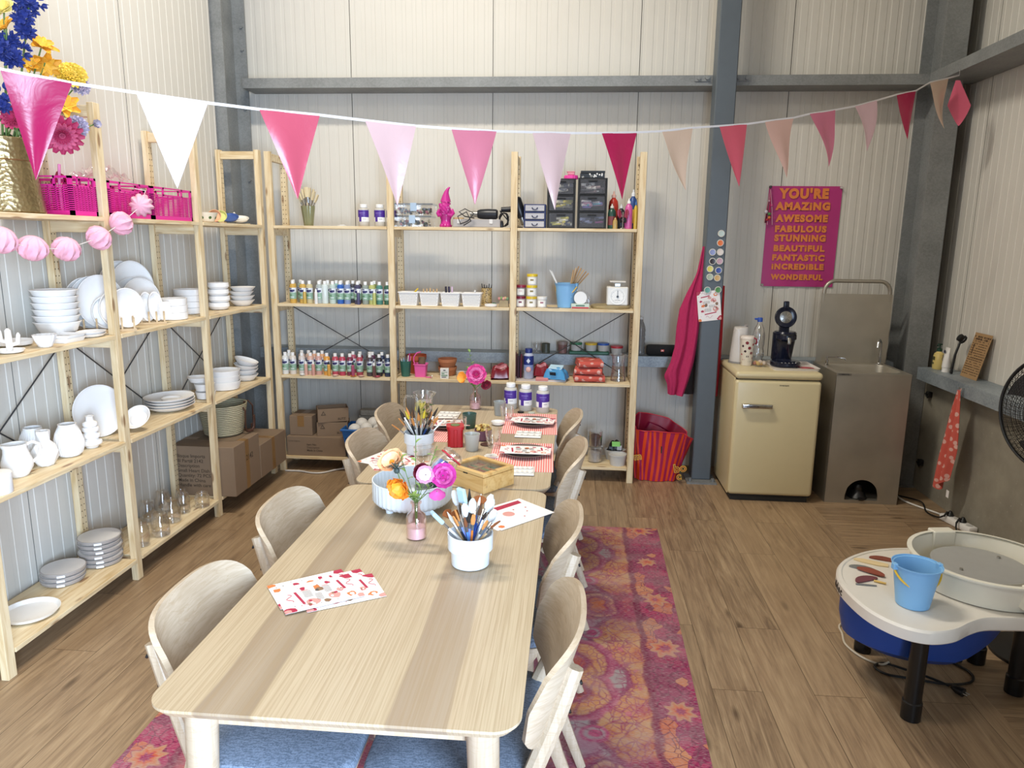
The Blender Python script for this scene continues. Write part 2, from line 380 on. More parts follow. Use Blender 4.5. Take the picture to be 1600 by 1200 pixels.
def m_print(seed, name='printed_paper', cream='#f3eeea'):
    # leaflet print: small blots of crimson, pink, orange and brown on white
    t = NT(name); v = t.co(loc=(seed*1.7, seed*.9, 0)); k = t.n('TexVoronoi'); k.inputs['Scale'].default_value = 46; t.l(v, k.inputs['Vector'])
    s = t.n('SeparateColor'); t.l(k.outputs['Color'], s.inputs[0])
    c = t.ramp(s.outputs[0], [(0, '#a51f3e'), (.22, '#b8324a'), (.25, '#d98b86'), (.42, '#e3aaa0'), (.45, '#8c6a4c'), (.55, '#c98a4a'), (.58, '#b01f45'), (1, '#c4385a')])
    msk = t.math('MULTIPLY', t.ramp(k.outputs['Distance'], [(.30, 1.0), (.38, 0.0)]), t.ramp(s.outputs[1], [(.46, 0.0), (.5, 1.0)]))
    t.col(t.mix(msk, cream, c)); t.set(.45); return t.m
# ---------------------------------------------------------------- the room
PINE = m_pine('z'); PINEX = m_pine('x'); PINEY = m_pine('y')
PANEL = m_panel(); GALV = m_galv(); GALVD = m_galv('galvanised_ledge', ('#7c858c', '#a4adb2')); CONC = m_concrete()
ASHTOP = m_ash('top', 'ash_veneer'); ASHLEG = m_ash('leg', 'ash_wood'); ASHBACK = m_ash('back', 'ash_plywood')
GREYPAINT = plain('#575f66', .45); BLACK = plain('#141414', .4); WHITE = plain('#e9e7e3', .4); STEEL = plain('#a5a29b', .28, .9)
CHROME = plain('#d2d2d2', .12, 1); SEAM = plain('#77736a', .7)

mb = MB(); mb.box(-2.6, 1.61, -4, 5.6, -.06, 0); f = mb.build('floor', m_floor(PI/2, 'oak_plank_floor')); struct(f)
mb = MB(); mb.box(1.61, 2.7, -4, 5.6, -.06, 0); f = mb.build('floor', m_floor(0, 'oak_plank_floor_cross')); struct(f)

def ribbed(name, u0, u1, z0, z1, seams, at, thick=.08):
    # sandwich panel: shallow vertical ribs, a dark joint at every seam; at(u, d) -> x, y
    P = 1.03/14; pts = []
    u = seams[0]
    while u < u1:
        k = min(abs(u-s) for s in seams)
        if k < .004: pts += [(u-.0025, 0), (u-.002, -.008), (u+.002, -.008), (u+.0025, 0)]
        pts += [(u+P*.14, 0), (u+P*.18, -.0022), (u+P*.5, -.0022), (u+P*.54, 0)]
        u += P
    pts = [(a, d) for a, d in pts if u0 < a < u1]; pts = [(u0, 0)]+pts+[(u1, 0)]
    v = []; F = []; MI = []
    for a, d in pts:
        x, y = at(a, d); v += [(x, y, z0), (x, y, z1)]
    for i in range(len(pts)-1):
        F.append((2*i, 2*i+2, 2*i+3, 2*i+1)); MI.append(1 if pts[i][1] < -.004 or pts[i+1][1] < -.004 else 0)
    b = MB()
    for q, m in zip(F, MI): b.F.append(list(q)); b.MI.append(m); b.S.append(False)
    b.V = v
    n = len(v)                                       # back sheet, so that the panel has its real thickness
    (xa, ya), (xb, yb) = at(u0, -thick), at(u1, -thick)
    b.V += [(xa, ya, z0), (xa, ya, z1), (xb, yb, z0), (xb, yb, z1)]
    for q in ((n, n+1, n+3, n+2), (0, 1, n+1, n), (len(v)-2, n+2, n+3, len(v)-1)): b.F.append(list(q)); b.MI.append(0); b.S.append(False)
    return struct(b.build(name, [PANEL, SEAM], recalc=False))
YW = 5.44
ribbed('wall_back', -2.6, 2.62, 0, 5.4, [-3.70+1.03*k for k in range(7)], lambda u, d: (u, YW-d))
ribbed('wall_left', -4, 4.975, 0, 5.4, [3.965+1.03*k for k in range(-9, 2)], lambda u, d: (-2.45+d, u), .09)
ribbed('wall_right', -4, 5.44, .79, 5.4, [5.0+1.03*k for k in range(-10, 1)], lambda u, d: (2.56-d, u))
mb = MB(); mb.box(2.447, 2.6, -4, 5.44, 0, .8); struct(mb.build('wall_right_plinth', CONC))
mb = MB(); mb.box(-2.65, 2.65, -4, 5.5, 5.4, 5.46); struct(mb.build('ceiling', plain('#c9c6bd', .8)))
# steel frame: corner columns, wall rails, the grey box column
def ibeam(b, cx, y0, y1, w, tf=.012, tw=.009, xw=None):
    b.box(cx-w/2, cx+w/2, y0, y0+tf, 0, 5.4); b.box(cx-w/2, cx+w/2, y1-tf, y1, 0, 5.4)
    b.box(cx-tw/2, cx+tw/2, y0+tf, y1-tf, 0, 5.4)
mb = MB(); ibeam(mb, -2.47, 4.992, 5.36, .19)
for z in (2.1, 2.6, 3.0, 3.15): mb.cyl(0, 0, 0, .012, .011, 0, 10, T(-2.40, 5.348, z, rx=PI/2))
struct(mb.build('column_left_corner', GALV))
mb = MB(); ibeam(mb, 2.368, 5.12, 5.42, .15); mb.box(2.22, 2.45, 5.1, 5.43, 0, .012); struct(mb.build('column_right_corner', GALV))
mb = MB(); mb.box(.888, 1.02, 5.07, 5.217, .012, 5.4, 0, .006)
mb.box(.845, 1.055, 4.995, 5.2, 0, .012, 1)
for x in (.87, 1.03): mb.cyl(x, 5.03, .012, .034, .012, 1, 6)
struct(mb.build('column_middle', [GREYPAINT, GALV]))
def cbeam(b, x0, x1, y0, y1, z0, z1, t=.006, lip=.018, axis='x'):
    if axis == 'x':
        b.box(x0, x1, y0, y0+t, z0, z1); b.box(x0, x1, y0+t, y1, z1-t, z1); b.box(x0, x1, y0+t, y1, z0, z0+t)
    else:
        b.box(x0, x0+t, y0, y1, z0, z1); b.box(x0+t, x1, y0, y1, z1-t, z1); b.box(x0+t, x1, y0, y1, z0, z0+t)
mb = MB(); cbeam(mb, -2.36, 2.285, 5.222, 5.43, 2.716, 2.782)
for sx, x0 in ((1, .872), (-1, 1.036)):
    mb.box(x0-sx*.10, x0, 5.214, 5.222, 2.742, 2.778); mb.cyl(0, 0, 0, .012, .012, 0, 6, T(x0-sx*.075, 5.215, 2.76, rx=PI/2)); mb.cyl(0, 0, 0, .02, .014, 0, 6, T(x0-sx*.02, 5.215, 2.762, rx=PI/2))
struct(mb.build('trim_upper_rail_back', GALV))
mb = MB(); cbeam(mb, -2.36, 2.28, 5.268, 5.43, .79, .868); struct(mb.build('trim_lower_rail_back', GALVD))
mb = MB(); cbeam(mb, 2.282, 2.55, -4, 5.222, 2.716, 2.786, axis='y'); struct(mb.build('trim_upper_rail_right', GALV))
mb = MB(); cbeam(mb, 2.352, 2.55, -4, 5.06, .792, .874, axis='y'); struct(mb.build('trim_ledge_right', GALVD))
# two wire clamps in the right corner
for z in (.21, .69):
    t = thing('rail_clamp', f'small dark metal clamp in the right corner by the sink, {"lower" if z < .5 else "upper"} of the two', 'clamp', (2.447, 5.03, z), 0, 'clamps on the corner column')
    b = MB(); b.box(-.03, 0, -.02, .02, -.02, .02, 0, .004); b.build('clamp_body', BLACK, t)
    b = MB(); b.tube([(-.03, 0, 0), (-.05, -.02, .01), (-.05, -.06, -.012)], .005, 6); b.build('bolt', BLACK, t)

# rug
mb = MB(); mb.prism([(-1.45, .5), (.46, .5), (.497, 2.1), (.541, 4.125), (-1.43, 4.10)], .0005, .007)
mb.V = [(x+.46, y-2.3, z) for x, y, z in mb.V]
r = mb.build('rug', m_rug(), None, (-.46, 2.3, 0)); tag(r, 'faded magenta and orange oriental rug under the two tables', 'rug')

# ---------------------------------------------------------------- pine shelving
SH = (.114, .717, 1.2315, 1.769)
HOLE = plain('#4a3320', .8)
def side_unit(name_parent, M):
    # two posts with rungs; local x along the shelf run (0 .. .044), y from front (0) to back (.3)
    for y0 in (0, .268):
        b = MB(); b.box(0, .044, y0, y0+.032, 0, 2.26, 0, .0015, M)
        # the rows of peg holes on the inner faces
        yy = y0+.032 if y0 == 0 else y0
        for i in range(68):
            z = .06+.032*i
            for dx in (.012, .032):
                e = .0006 if y0 == 0 else -.0006
                b.add([M @ Vector((dx-.0028, yy+e, z-.0028)), M @ Vector((dx+.0028, yy+e, z-.0028)), M @ Vector((dx+.0028, yy+e, z+.0028)), M @ Vector((dx-.0028, yy+e, z+.0028))], [(0, 1, 2, 3)], 1)
        b.build('post', [PINE, HOLE], name_parent)
    for z in (.06, .66, 1.17, 1.70, 2.20):
        b = MB(); b.box(.008, .036, .032, .268, z, z+.05, 0, .002, M); b.build('rung', PINEX, name_parent)
def run(name, label, M, n, wood):
    t = thing(name, label, 'shelving unit', M.translation[:])
    R = M.copy(); R.translation = (0, 0, 0)
    P = .8452
    for k in range(n+1): side_unit(t, R @ T(k*P, 0, 0))
    for k in range(n):
        for z in SH:
            b = MB()
            for j in range(3): b.box(k*P+.046, (k+1)*P-.002, -.004+j*.1025, -.004+(j+1)*.1025-.001, z-.02, z, 0, .0015, R)
            b.build('shelf_board', wood, t)
    return t
SB = run('pine_shelving', 'three bay pine shelving along the back wall holding paint bottles', T(.4585-3*.8452-.044, 4.957, 0), 3, PINEX)
ML = T(-2.1208, 3.1796-.8452, 0, rz=PI/2)
SL = run('pine_shelving', 'three bay pine shelving along the left wall holding white pottery', ML, 3, PINEY)
# steel cross braces (lie behind the shelves)
WIRE = plain('#55585c', .4, .8)
def brace(t, M, k, z0, z1):
    for a, c in ((z0, z1), (z1, z0)):
        b = MB(); b.tube([M @ Vector((k*.8452+.03, .292, a)), M @ Vector(((k+1)*.8452+.01, .292, c))], .0035, 6); b.build('cross_brace', WIRE, t)
brace(SB, T(), 0, .72, 1.19); brace(SB, T(), 2, .70, 1.21)
brace(SL, T(rz=PI/2), 0, .55, 1.17); brace(SL, T(rz=PI/2), 2, .62, 1.22); brace(SL, T(rz=PI/2), 1, .62, 1.22)

# ---------------------------------------------------------------- tables
def table(label, x0, y0):
    W, L = .78, 1.40; t = thing('dining_table', label, 'table', (x0+W/2, y0+L/2, .0075), 0, 'ash tables pushed end to end')
    b = MB()
    b.prism(rrect(-W/2, W/2, -L/2, L/2, .06, 8), .726, .7325, 0, None, True)
    lo = rrect(-W/2+.014, W/2-.014, -L/2+.014, L/2-.014, .05, 8); up = rrect(-W/2, W/2, -L/2, L/2, .06, 8); n = len(lo)
    b.add([(x, y, .7085) for x, y in lo]+[(x, y, .726) for x, y in up], [tuple(range(n))[::-1]]+[(i, (i+1) % n, n+(i+1) % n, n+i) for i in range(n)], 0)
    b.build('tabletop', ASHTOP, t)
    for sx in (-1, 1):
        for sy in (-1, 1):
            b = MB(); p = []
            b.tube([(sx*(W/2-.055), sy*(L/2-.055), .003), (sx*(W/2-.075), sy*(L/2-.075), .36), (sx*(W/2-.085), sy*(L/2-.085), .708)], [.021, .031, .036], 14)
            b.build('leg', ASHLEG, t)
    for sy in (-1, 1):
        b = MB(); b.box(-W/2+.11, W/2-.11, sy*(L/2-.10)-.01, sy*(L/2-.10)+.01, .64, .708); b.build('apron_board', ASHLEG, t)
    for sx in (-1, 1):
        b = MB(); b.box(sx*(W/2-.10)-.01, sx*(W/2-.10)+.01, -L/2+.11, L/2-.11, .64, .708); b.build('apron_board', ASHLEG, t)
    return t
table('pale ash table nearest the camera, with leaflets and a white brush pot', -.859, 1.25)
table('pale ash table at the far end, set with striped mats', -.848, 2.665)

# ---------------------------------------------------------------- chairs
SEATF = m_fabric('#5d6a7b', '#8390a3', 240, 'blue_grey_upholstery')
def chair(label, loc, rz):
    t = thing('dining_chair', label, 'chair', (*loc[:2], .0075), rz, 'ash chairs around the tables')
    out = rrect(-.232, .232, -.25, .165, .055, 6)
    b = MB(); b.prism([(x*.97, y*.97) for x, y in out], .415, .430, 0, None, True); b.build('seat_base', ASHLEG, t)
    b = MB(); n = len(out); cy = -.045
    rings = [(.95, .430), (1.0, .440), (1.0, .450), (.98, .459), (.93, .465), (.5, .467)]
    v = [(x*s, cy+(y-cy)*s, z) for s, z in rings for x, y in out]; F = [tuple(range(n))[::-1], tuple(range((len(rings)-1)*n, len(rings)*n))]
    for k in range(len(rings)-1): F += [(k*n+i, k*n+(i+1) % n, (k+1)*n+(i+1) % n, (k+1)*n+i) for i in range(n)]
    b.add(v, F, 0, True); b.build('seat_cushion', SEATF, t)
    def fn(u, q):
        U = 2*u-1; A = abs(U); h = .130*max(.0, 1-A**3.4)**(1/2.6)+.004
        z = .652+h*(2*q-1)+.012*(1-A*A); x = .228*math.sin(U*1.35)/math.sin(1.35)
        return Vector((x, .214-.074*A**2.3+(z-.655)*.30, z))
    b = MB(); b.shell(fn, 28, 10, .014); b.build('backrest', ASHBACK, t)
    for sx in (-1, 1):
        b = MB(); b.tube([(sx*.175, -.195, .42), (sx*.195, -.225, .003)], [.021, .015], 10); b.build('leg', ASHLEG, t)
        # back upright: a rounded plank from the seat rail up the outside of the backrest
        b = MB(); b.tube([(sx*.200, .090, .36), (sx*.190, .146, .45), (sx*.170, .204, .60), (sx*.160, .244, .725)], [.020, .023, .023, .021], 8, up=(1, 0, 0), flat=.8); p = b.build('back_upright', ASHLEG, t)
        for z, yy in ((.615, .228), (.69, .252)):
            s = MB(); s.cyl(0, 0, 0, .005, .0055, 0, 8, T(sx*.165, yy+.004, z, rx=-PI/2+.35)); s.build('screw', BLACK, p)
        b = MB(); b.tube([(sx*.200, .285, .007), (sx*.197, .205, .22), (sx*.194, .140, .44)], [.015, .020, .024], 8, up=(1, 0, 0), flat=.7); b.build('leg', ASHLEG, t)
    return t
CH = chair('ash dining chair nearest the camera on the left side of the table', (-.735, 1.66, 0), PI/2)
for (x, y, rz, lab) in ((-.755, 2.29, PI/2, 'ash dining chair second from the camera on the left side of the tables'),
    (-.73, 3.15, PI/2, 'ash dining chair on the left of the far table, beside the leaflets'),
    (-.75, 3.70, PI/2, 'ash dining chair on the left at the far end, by the blue basket'),
    (-.215, 1.66, -PI/2, 'ash dining chair nearest the camera on the right side of the table'),
    (-.215, 2.27, -PI/2, 'ash dining chair second from the camera on the right side of the tables'),
    (-.185, 3.12, -PI/2, 'ash dining chair on the right of the far table, at the nearer striped mat'),
    (-.20, 3.70, -PI/2, 'ash dining chair on the right of the far table, at the farther striped mat')):
    dup(CH, (x, y, .0075), rz, lab)
# ---------------------------------------------------------------- shared small builders
BISQ = plain('#eeeae5', .75, 0, .03); CER = plain('#ece8e2', .3, 0, .02); GL = glass(); CARD = plain('#86705a', .85, 0, .05); TAPE = plain('#8a6840', .35)
def vessel(prof, th=.003):
    # outer profile (r, z) bottom to top -> closed thin wall with an inside
    z0 = prof[0][1]+th; o = [(0, prof[0][1])]+list(prof); inn = [(max(r-th, .001), max(z, z0)) for r, z in prof[1:]]
    return o+inn[::-1]+[(0, prof[0][1]+th)]
def pot(name, label, cat, loc, prof, mat, group=None, th=.003, n=28, rz=0, rad=None, sx=1, sy=1, M=None):
    b = MB(); b.lathe(vessel(prof, th), n, 0, (0, 0, 0), M, True, sx, sy, rad)
    o = b.build(name, mat, None, loc); o.rotation_euler = (0, 0, rz); return tag(o, label, cat, group)
def disc(name, label, cat, loc, r, h, mat, group=None, lip=.3):
    return pot(name, label, cat, loc, [(r*.55, 0), (r*.9, h*lip), (r, h)], mat, group)
INK = plain('#b01f45', .45); INK2 = plain('#e07a3e', .45); INK3 = plain('#d99a92', .45); INK4 = plain('#8a6a4e', .45); INK5 = plain('#4c4a4a', .6); PAPER = plain('#f1ecea', .5, 0, .02)
def leaf_mesh(seed, L=.21, W=.148, th=.0008):
    # a printed leaflet: corner blobs, slanted banner, badge, photo shapes and lines of text
    rn = random.Random(seed); b = MB(); b.box(-L/2, L/2, -W/2, W/2, 0, th)
    z = [th+.00006]
    def poly(cx, cy, rx, ry, m, n=10, wob=.25, rot=0):
        z[0] += .000012; pts = []
        for i in range(n):
            a = 2*PI*i/n; q = 1+rn.uniform(-wob, wob); x = q*rx*math.cos(a); y = q*ry*math.sin(a)
            x, y = x*math.cos(rot)-y*math.sin(rot), x*math.sin(rot)+y*math.cos(rot)
            pts.append((min(L/2, max(-L/2, cx+x)), min(W/2, max(-W/2, cy+y)), z[0]))
        b.add(pts, [tuple(range(n))], m)
    def bar(x0, x1, y0, y1, m, rot=0):
        z[0] += .000012; cx, cy = (x0+x1)/2, (y0+y1)/2; p = []
        for x, y in ((x0, y0), (x1, y0), (x1, y1), (x0, y1)):
            x -= cx; y -= cy; p.append((cx+x*math.cos(rot)-y*math.sin(rot), cy+x*math.sin(rot)+y*math.cos(rot), z[0]))
        b.add(p, [(0, 1, 2, 3)], m)
    poly(-L*.46, -W*.45, L*.10, W*.14, 1, 12); poly(L*.47, W*.46, L*.10, W*.13, 1, 12); poly(-L*.48, W*.47, L*.08, W*.09, 2, 10); poly(L*.48, -W*.44, L*.06, W*.08, 3, 10)
    poly(-L*.46, -W*.44, L*.06, W*.06, 3, 8)
    bar(-L*.27, -L*.235, -W*.30, W*.22, 1, .12); bar(L*.30, L*.335, -W*.05, W*.34, 1, .12)
    poly(-L*.16, W*.30, L*.04, W*.07, 1); poly(L*.17, W*.34, L*.035, W*.06, 1); poly(L*.02, W*.25, L*.045, W*.08, 2); poly(L*.03, W*.14, L*.055, W*.08, 4, 9); poly(L*.0, W*.13, L*.025, W*.045, 5)
    for cx, cy, rx, ry in ((-.12, -.28, .09, .13), (.17, -.20, .08, .13), (.27, -.04, .05, .08)):
        poly(cx*L, cy*W, rx*L, ry*W, 3, 10, .12)
        for k in range(5): poly(cx*L+rn.uniform(-.7, .7)*rx*L, cy*W+rn.uniform(-.7, .7)*ry*W, rx*L*.25, ry*W*.3, (1, 0, 1, 4, 0)[k], 6)
    poly(L*.05, -W*.34, L*.05, W*.06, 4, 8); poly(L*.36, -W*.30, L*.06, W*.08, 2); poly(L*.37, -W*.31, L*.032, W*.055, 0, 6, .05)
    for k in range(6):
        bar(-L*.19, -L*.08, W*(.16-.045*k), W*(.172-.045*k), 5); bar(L*.08, L*.17, W*(.20-.045*k), W*(.212-.045*k), 5); bar(-L*.06, L*.03, W*(-.02-.045*k), W*(-.008-.045*k), 5)
    bar(-L*.20, -L*.10, W*.20, W*.225, 3); bar(L*.08, L*.16, W*.235, W*.26, 3)
    for cx, cy in ((-.37, 0), (.42, .12)):                     # script flourish
        q = [(cx*L+L*.045*math.sin(3*a)*(1-.1*a), (cy+.17-.11*a)*W, th+.0006) for a in [i*.22 for i in range(14)]]
        b.tube(q, .0008, 4, 1)
    for k in range(14): poly(rn.uniform(-.46, .46)*L, rn.choice((-1, 1))*rn.uniform(.3, .45)*W, L*.008, W*.012, rn.choice((1, 3, 5)), 5)
    return b
LEAFM = None
def leaflet(label, loc, rz, seed=1, group='printed leaflets', L=.21, W=.148):
    b = leaf_mesh(seed, L, W); o = b.build('leaflet', [PAPER, INK, INK2, INK3, INK4, INK5], None, loc, recalc=False)
    o.rotation_euler = (0, 0, rz); return tag(o, label, 'leaflet', group)
def wave_sheet(b, x0, x1, y0, y1, z, m=0, amp=.002, k=3):
    b.shell(lambda u, v: Vector((x0+(x1-x0)*u, y0+(y1-y0)*v, z+amp*math.sin(k*u*3+v*2))), 8, 6, .0008, m)

# ---------------------------------------------------------------- on the tables
TZ = .7402
# leaflets
R34 = math.radians(34.5)
for i, (x, y, dz, lab) in enumerate(((-.640, 1.800, 0, 'leaflet at the bottom of the fanned stack on the near table'), (-.606, 1.775, .0016, 'leaflet pushed out to the right in the fanned stack on the near table'),
    (-.690, 1.785, .0032, 'leaflet third from the table in the fanned stack, showing behind the top one'), (-.662, 1.757, .0050, 'topmost leaflet of the fanned stack on the near table'))):
    leaflet(lab, (x, y, TZ+dz), R34+(.02, -.06, .03, 0)[i], 3+i, 'leaflets fanned on the near table')
b = MB()
for k, (dx, dy, a) in enumerate(((.0, .0, 0), (.006, -.006, .03))):
    M = T(dx, dy, .0016*k, rz=a); b.box(-.125, .125, -.092, .092, 0, .0014, 0, 0, M)
    if k: b.add([M @ Vector(v) for v in ((-.02, .05, .0018), (.10, .052, .0018), (.105, .078, .0018), (-.015, .078, .0018))], [(0, 1, 2, 3)], 1); \
        b.lathe([(0, .0018), (.022, .0018)], 14, 2, (-.01, .0, 0), M); b.lathe([(0, .0018), (.012, .0018)], 6, 3, (-.105, -.07, 0), M); \
        [b.lathe([(0, .0018), (.004, .0018)], 5, 1, (p, q, 0), M) for p, q in ((.03, .02), (.06, -.02), (-.05, .04), (.02, -.05), (.08, .01))]
o = b.build('order_sheet', [PAPER, INK, INK3, INK2], None, (-.205, 2.40, TZ), recalc=False); o.rotation_euler = (0, 0, .79); tag(o, 'white order sheet with a red banner beside the near brush pot', 'sheet of paper')
leaflet('leaflet jutting over the left edge of the far table', (-.80, 2.995, TZ+.0012), math.radians(-38)+PI/2+.25, 21, 'leaflets on the far table')
leaflet('leaflet half hidden under the one jutting over the left table edge', (-.745, 2.93, TZ), math.radians(30), 22, 'leaflets on the far table')
leaflet('leaflet behind the bamboo tea box on the far table', (-.50, 2.93, TZ), .3, 23, 'leaflets on the far table')

# white stepped brush pots
POTW = plain('#dde6ee', .35, 0, .02)
PP = [(.050, 0), (.056, .004), (.0575, .047), (.0665, .053), (.0675, .1)]
pot('brush_pot', 'white stepped pot full of paint brushes on the near table', 'pot', (-.282, 1.99, TZ), PP, POTW, 'white brush pots', .0035, 36)
pot('brush_pot', 'white stepped pot of brushes near the water jug on the far table', 'pot', (-.671, 3.093, TZ), PP, POTW, 'white brush pots', .0035, 36)
FERR = plain('#b9b9b6', .25, .9); HANDS = ['#1c3f86', '#e2822e', '#7d8fd6', '#20242c', '#d9d6cf', '#c7a77a', '#5c8fd0', '#2a2a2e']
def brush(label, base, tip, kind, hc, group):
    # handle down in the pot, ferrule and bristles up
    A = Vector(base); B = Vector(tip); d = B-A; L = d.length; q = d.to_track_quat('Z', 'Y').to_matrix().to_4x4()
    t = thing('paint_brush', label, 'paint brush', base, 0, group); M = q
    b = MB(); b.lathe([(0, 0), (.0015, .002), (.0042, L*.35), (.0036, L*.68), (0, L*.68)], 8, 0, (0, 0, 0), M); b.build('handle', plain(hc, .3), t)
    b = MB(); b.lathe([(0, L*.675), (.0042, L*.675), (.005, L*.80), (0, L*.80)], 8, 0, (0, 0, 0), M); b.build('ferrule', FERR, t)
    b = MB()
    if kind == 'fan':
        n = 9; v = []
        for k in range(n+1):
            a = -.85+1.7*k/n; v += [(.004*math.sin(a), -.0018, L*.80), (.034*math.sin(a), -.0012, L*.80+.03*math.cos(a)), (.034*math.sin(a), .0012, L*.80+.03*math.cos(a)), (.004*math.sin(a), .0018, L*.80)]
        F = []
        for k in range(n):
            i = 4*k; j = i+4; F += [(i, j, j+1, i+1), (i+1, j+1, j+2, i+2), (i+2, j+2, j+3, i+3)]
        b.add(v, F, 0, True, M)
        mt = [plain('#8c4f24', .8)]
    elif kind == 'foam': b.lathe([(0, L*.79), (.008, L*.8), (.012, L*.86), (.011, L*.95), (.005, L), (0, L)], 10, 0, (0, 0, 0), M); mt = [plain('#d9dfe4', .95)]
    elif kind == 'wedge': b.box(-.016, .016, -.006, .006, L*.80, L, 0, .003, M); mt = [plain('#a9c8dc', .95)]
    elif kind == 'flat': b.lathe([(0, L*.79), (.006, L*.8), (.0075, L*.9), (.005, L), (0, L)], 8, 0, (0, 0, 0), M, True, 1, .45); mt = [plain('#c9894a', .8)]
    else: b.lathe([(0, L*.79), (.005, L*.8), (.0062, L*.87), (.001, L), (0, L)], 8, 0, (0, 0, 0), M); mt = [plain(kind, .8)]
    b.build('bristles', mt, t)
ORD = ['first', 'second', 'third', 'fourth', 'fifth', 'sixth', 'seventh', 'eighth', 'ninth', 'tenth', 'eleventh', 'twelfth', 'thirteenth', 'fourteenth', 'fifteenth', 'sixteenth', 'seventeenth', 'eighteenth', 'nineteenth', 'twentieth',
       'twenty-first', 'twenty-second', 'twenty-third', 'twenty-fourth', 'twenty-fifth', 'twenty-sixth', 'twenty-seventh', 'twenty-eighth', 'twenty-ninth', 'thirtieth']
rn = random.Random(5)
spec = [('flat', '#20242c', -.42, .17, 'black handled amber brush at the front left'), ('#d8d2c6', '#5c8fd0', .22, .205, 'pale tipped light blue brush behind the fan brush'), ('#3a2c22', '#1c3f86', -.3, .20, 'navy handled dark brush behind the dabbers'), ('fan', '#7d8fd6', .6, .175, 'brown fan brush with lilac handle on the right'), ('flat', '#d9d6cf', .5, .165, 'white handled amber flat brush at the right front'), ('#54371f', '#c7a77a', -.2, .155, 'short wooden brown brush at the front'), ('flat', '#2a2a2e', .1, .2, 'black flat brush at the very middle'), ('foam', '#7d8fd6', -.1, .205, 'white dabber with lilac handle behind the orange brush'), ('foam', '#d9d6cf', -.6, .22, 'white foam dabber leaning left'), ('wedge', '#e2822e', -.25, .245, 'tall blue foam wedge brush with orange handle'), ('fan', '#c7a77a', -.85, .185, 'brown fan brush leaning far left'),
    ('wedge', '#d9d6cf', -.95, .20, 'pale blue foam wedge hanging out on the left'), ('fan', '#20242c', -.5, .165, 'dark fan brush low at the front left'), ('#33302c', '#20242c', .0, .235, 'tall thin black brush at the back'),
    ('foam', '#5c8fd0', .12, .22, 'white foam dabber at the back centre'), ('fan', '#1c3f86', .28, .215, 'large brown fan brush at the centre'), ('#d8d2c6', '#7d8fd6', -.15, .19, 'lilac handled brush left of centre'),
    ('#54371f', '#1c3f86', .33, .185, 'dark blue handled brush at the centre'), ('flat', '#e2822e', .18, .175, 'orange handled flat brush at the front'), ('foam', '#d9d6cf', .55, .20, 'white foam dabber right of centre'),
    ('foam', '#5c8fd0', .68, .185, 'white foam dabber with blue handle on the right'), ('fan', '#c7a77a', .9, .185, 'brown fan brush leaning right'), ('foam', '#d9d6cf', .78, .165, 'small white dabber at the right rim'),
    ('flat', '#7d8fd6', -.35, .18, 'lilac handled flat brush on the left'), ('#3a2c22', '#d9d6cf', .42, .17, 'white handled round brush at the front right'), ('#7d4a28', '#5c8fd0', -.05, .165, 'light blue handled brush at the front'),
    ('foam', '#1c3f86', .62, .215, 'tall white dabber at the back right'), ('#c9c3b6', '#c7a77a', -.7, .175, 'wooden handled pale brush on the left'), ('#2b2622', '#7d8fd6', .05, .18, 'dark tipped lilac brush near the middle')]
for i, (k, hc, a, L, lab) in enumerate(spec):
    by = (-.035, .035, -.02, .02, -.038, .03, .0)[i % 7]
    bx = -.03*a; tx = a*.105+rn.uniform(-.006, .006); ty = by*1.3
    base = (-.282+bx, 1.99-by*.6, TZ+.006); tip = (-.282+tx, 1.99+ty, TZ+math.sqrt(max(.003, L*L-.01*a*a))-.0)
    brush(lab+' of the near brush pot', base, tip, k, hc, 'brushes in the near pot')
kinds = ['flat', '#3a2c22', '#2a2320', 'flat', '#c9894a', '#e3ded2', '#2a2320', '#d8c23a', 'flat', '#4c3524']; hcol = ['#1a1a1c', '#20242c', '#141416', '#d9d6cf', '#1a1a1c', '#2a2a2e', '#e8e8e6', '#1c3f86']
knm = {'flat': 'amber flat', '#3a2c22': 'dark brown round', '#2a2320': 'black round', '#c9894a': 'amber round', '#e3ded2': 'white round', '#d8c23a': 'yellow round', '#4c3524': 'brown round'}
for i in range(26):
    a = -1+2*i/25; k = kinds[i % 10]; L = .17+.045*((i*7) % 5)/4
    by = ((i*5) % 7-3)*.011
    base = (-.671-.03*a, 3.093-by, TZ+.006); tip = (-.671+a*.105, 3.093+by*2, TZ+math.sqrt(L*L-.008*a*a))
    brush(f'{knm[k]} brush, {ORD[i]} from the left in the pot near the water jug', base, tip, k, hcol[(i*3) % 8], 'brushes in the far pot')

# flower vases
PINKG = glass('#fbf1f2'); SAND = plain('#e9dada', .9, 0, .25); STEM = plain('#5d7a3a', .6); LEAFG = plain('#8aa758', .6); 
def vase(label, x, y):
    t = thing('bottle_vase', label, 'vase', (x, y, TZ), 0, 'pink glass bottle vases')
    b = MB(); b.lathe(vessel([(.028, 0), (.0325, .004), (.033, .07), (.029, .081), (.016, .093), (.0135, .1), (.0135, .116), (.0185, .119), (.0185, .124), (.0145, .126)], .0022), 28); b.build('bottle', PINKG, t)
    b = MB(); b.lathe([(0, .0035), (.0295, .0045), (.0302, .04), (0, .043)], 24); b.build('sand', SAND, t)
    return t
vase('pink glass bottle vase with pale sand on the near table', -.482, 2.161); vase('pink glass bottle vase at the far end of the far table', -.538, 3.99)
def petal(b, M, L, W, cup=.35, m=0, ruf=.0):
    ex = .55 if W > .8*L else 1.0
    def fn(u, v):
        s = (max(0, math.sin(PI*(.10+.80*v**.75))))**ex
        x = (2*u-1)*W*.5*s; z = L*v
        return Vector((x, -cup*L*(v**1.6)+cup*W*.9*(2*u-1)**2*s+ruf*math.sin(9*u+5*v)*v, z))
    b.shell(fn, 6, 6, .0006, m, M)
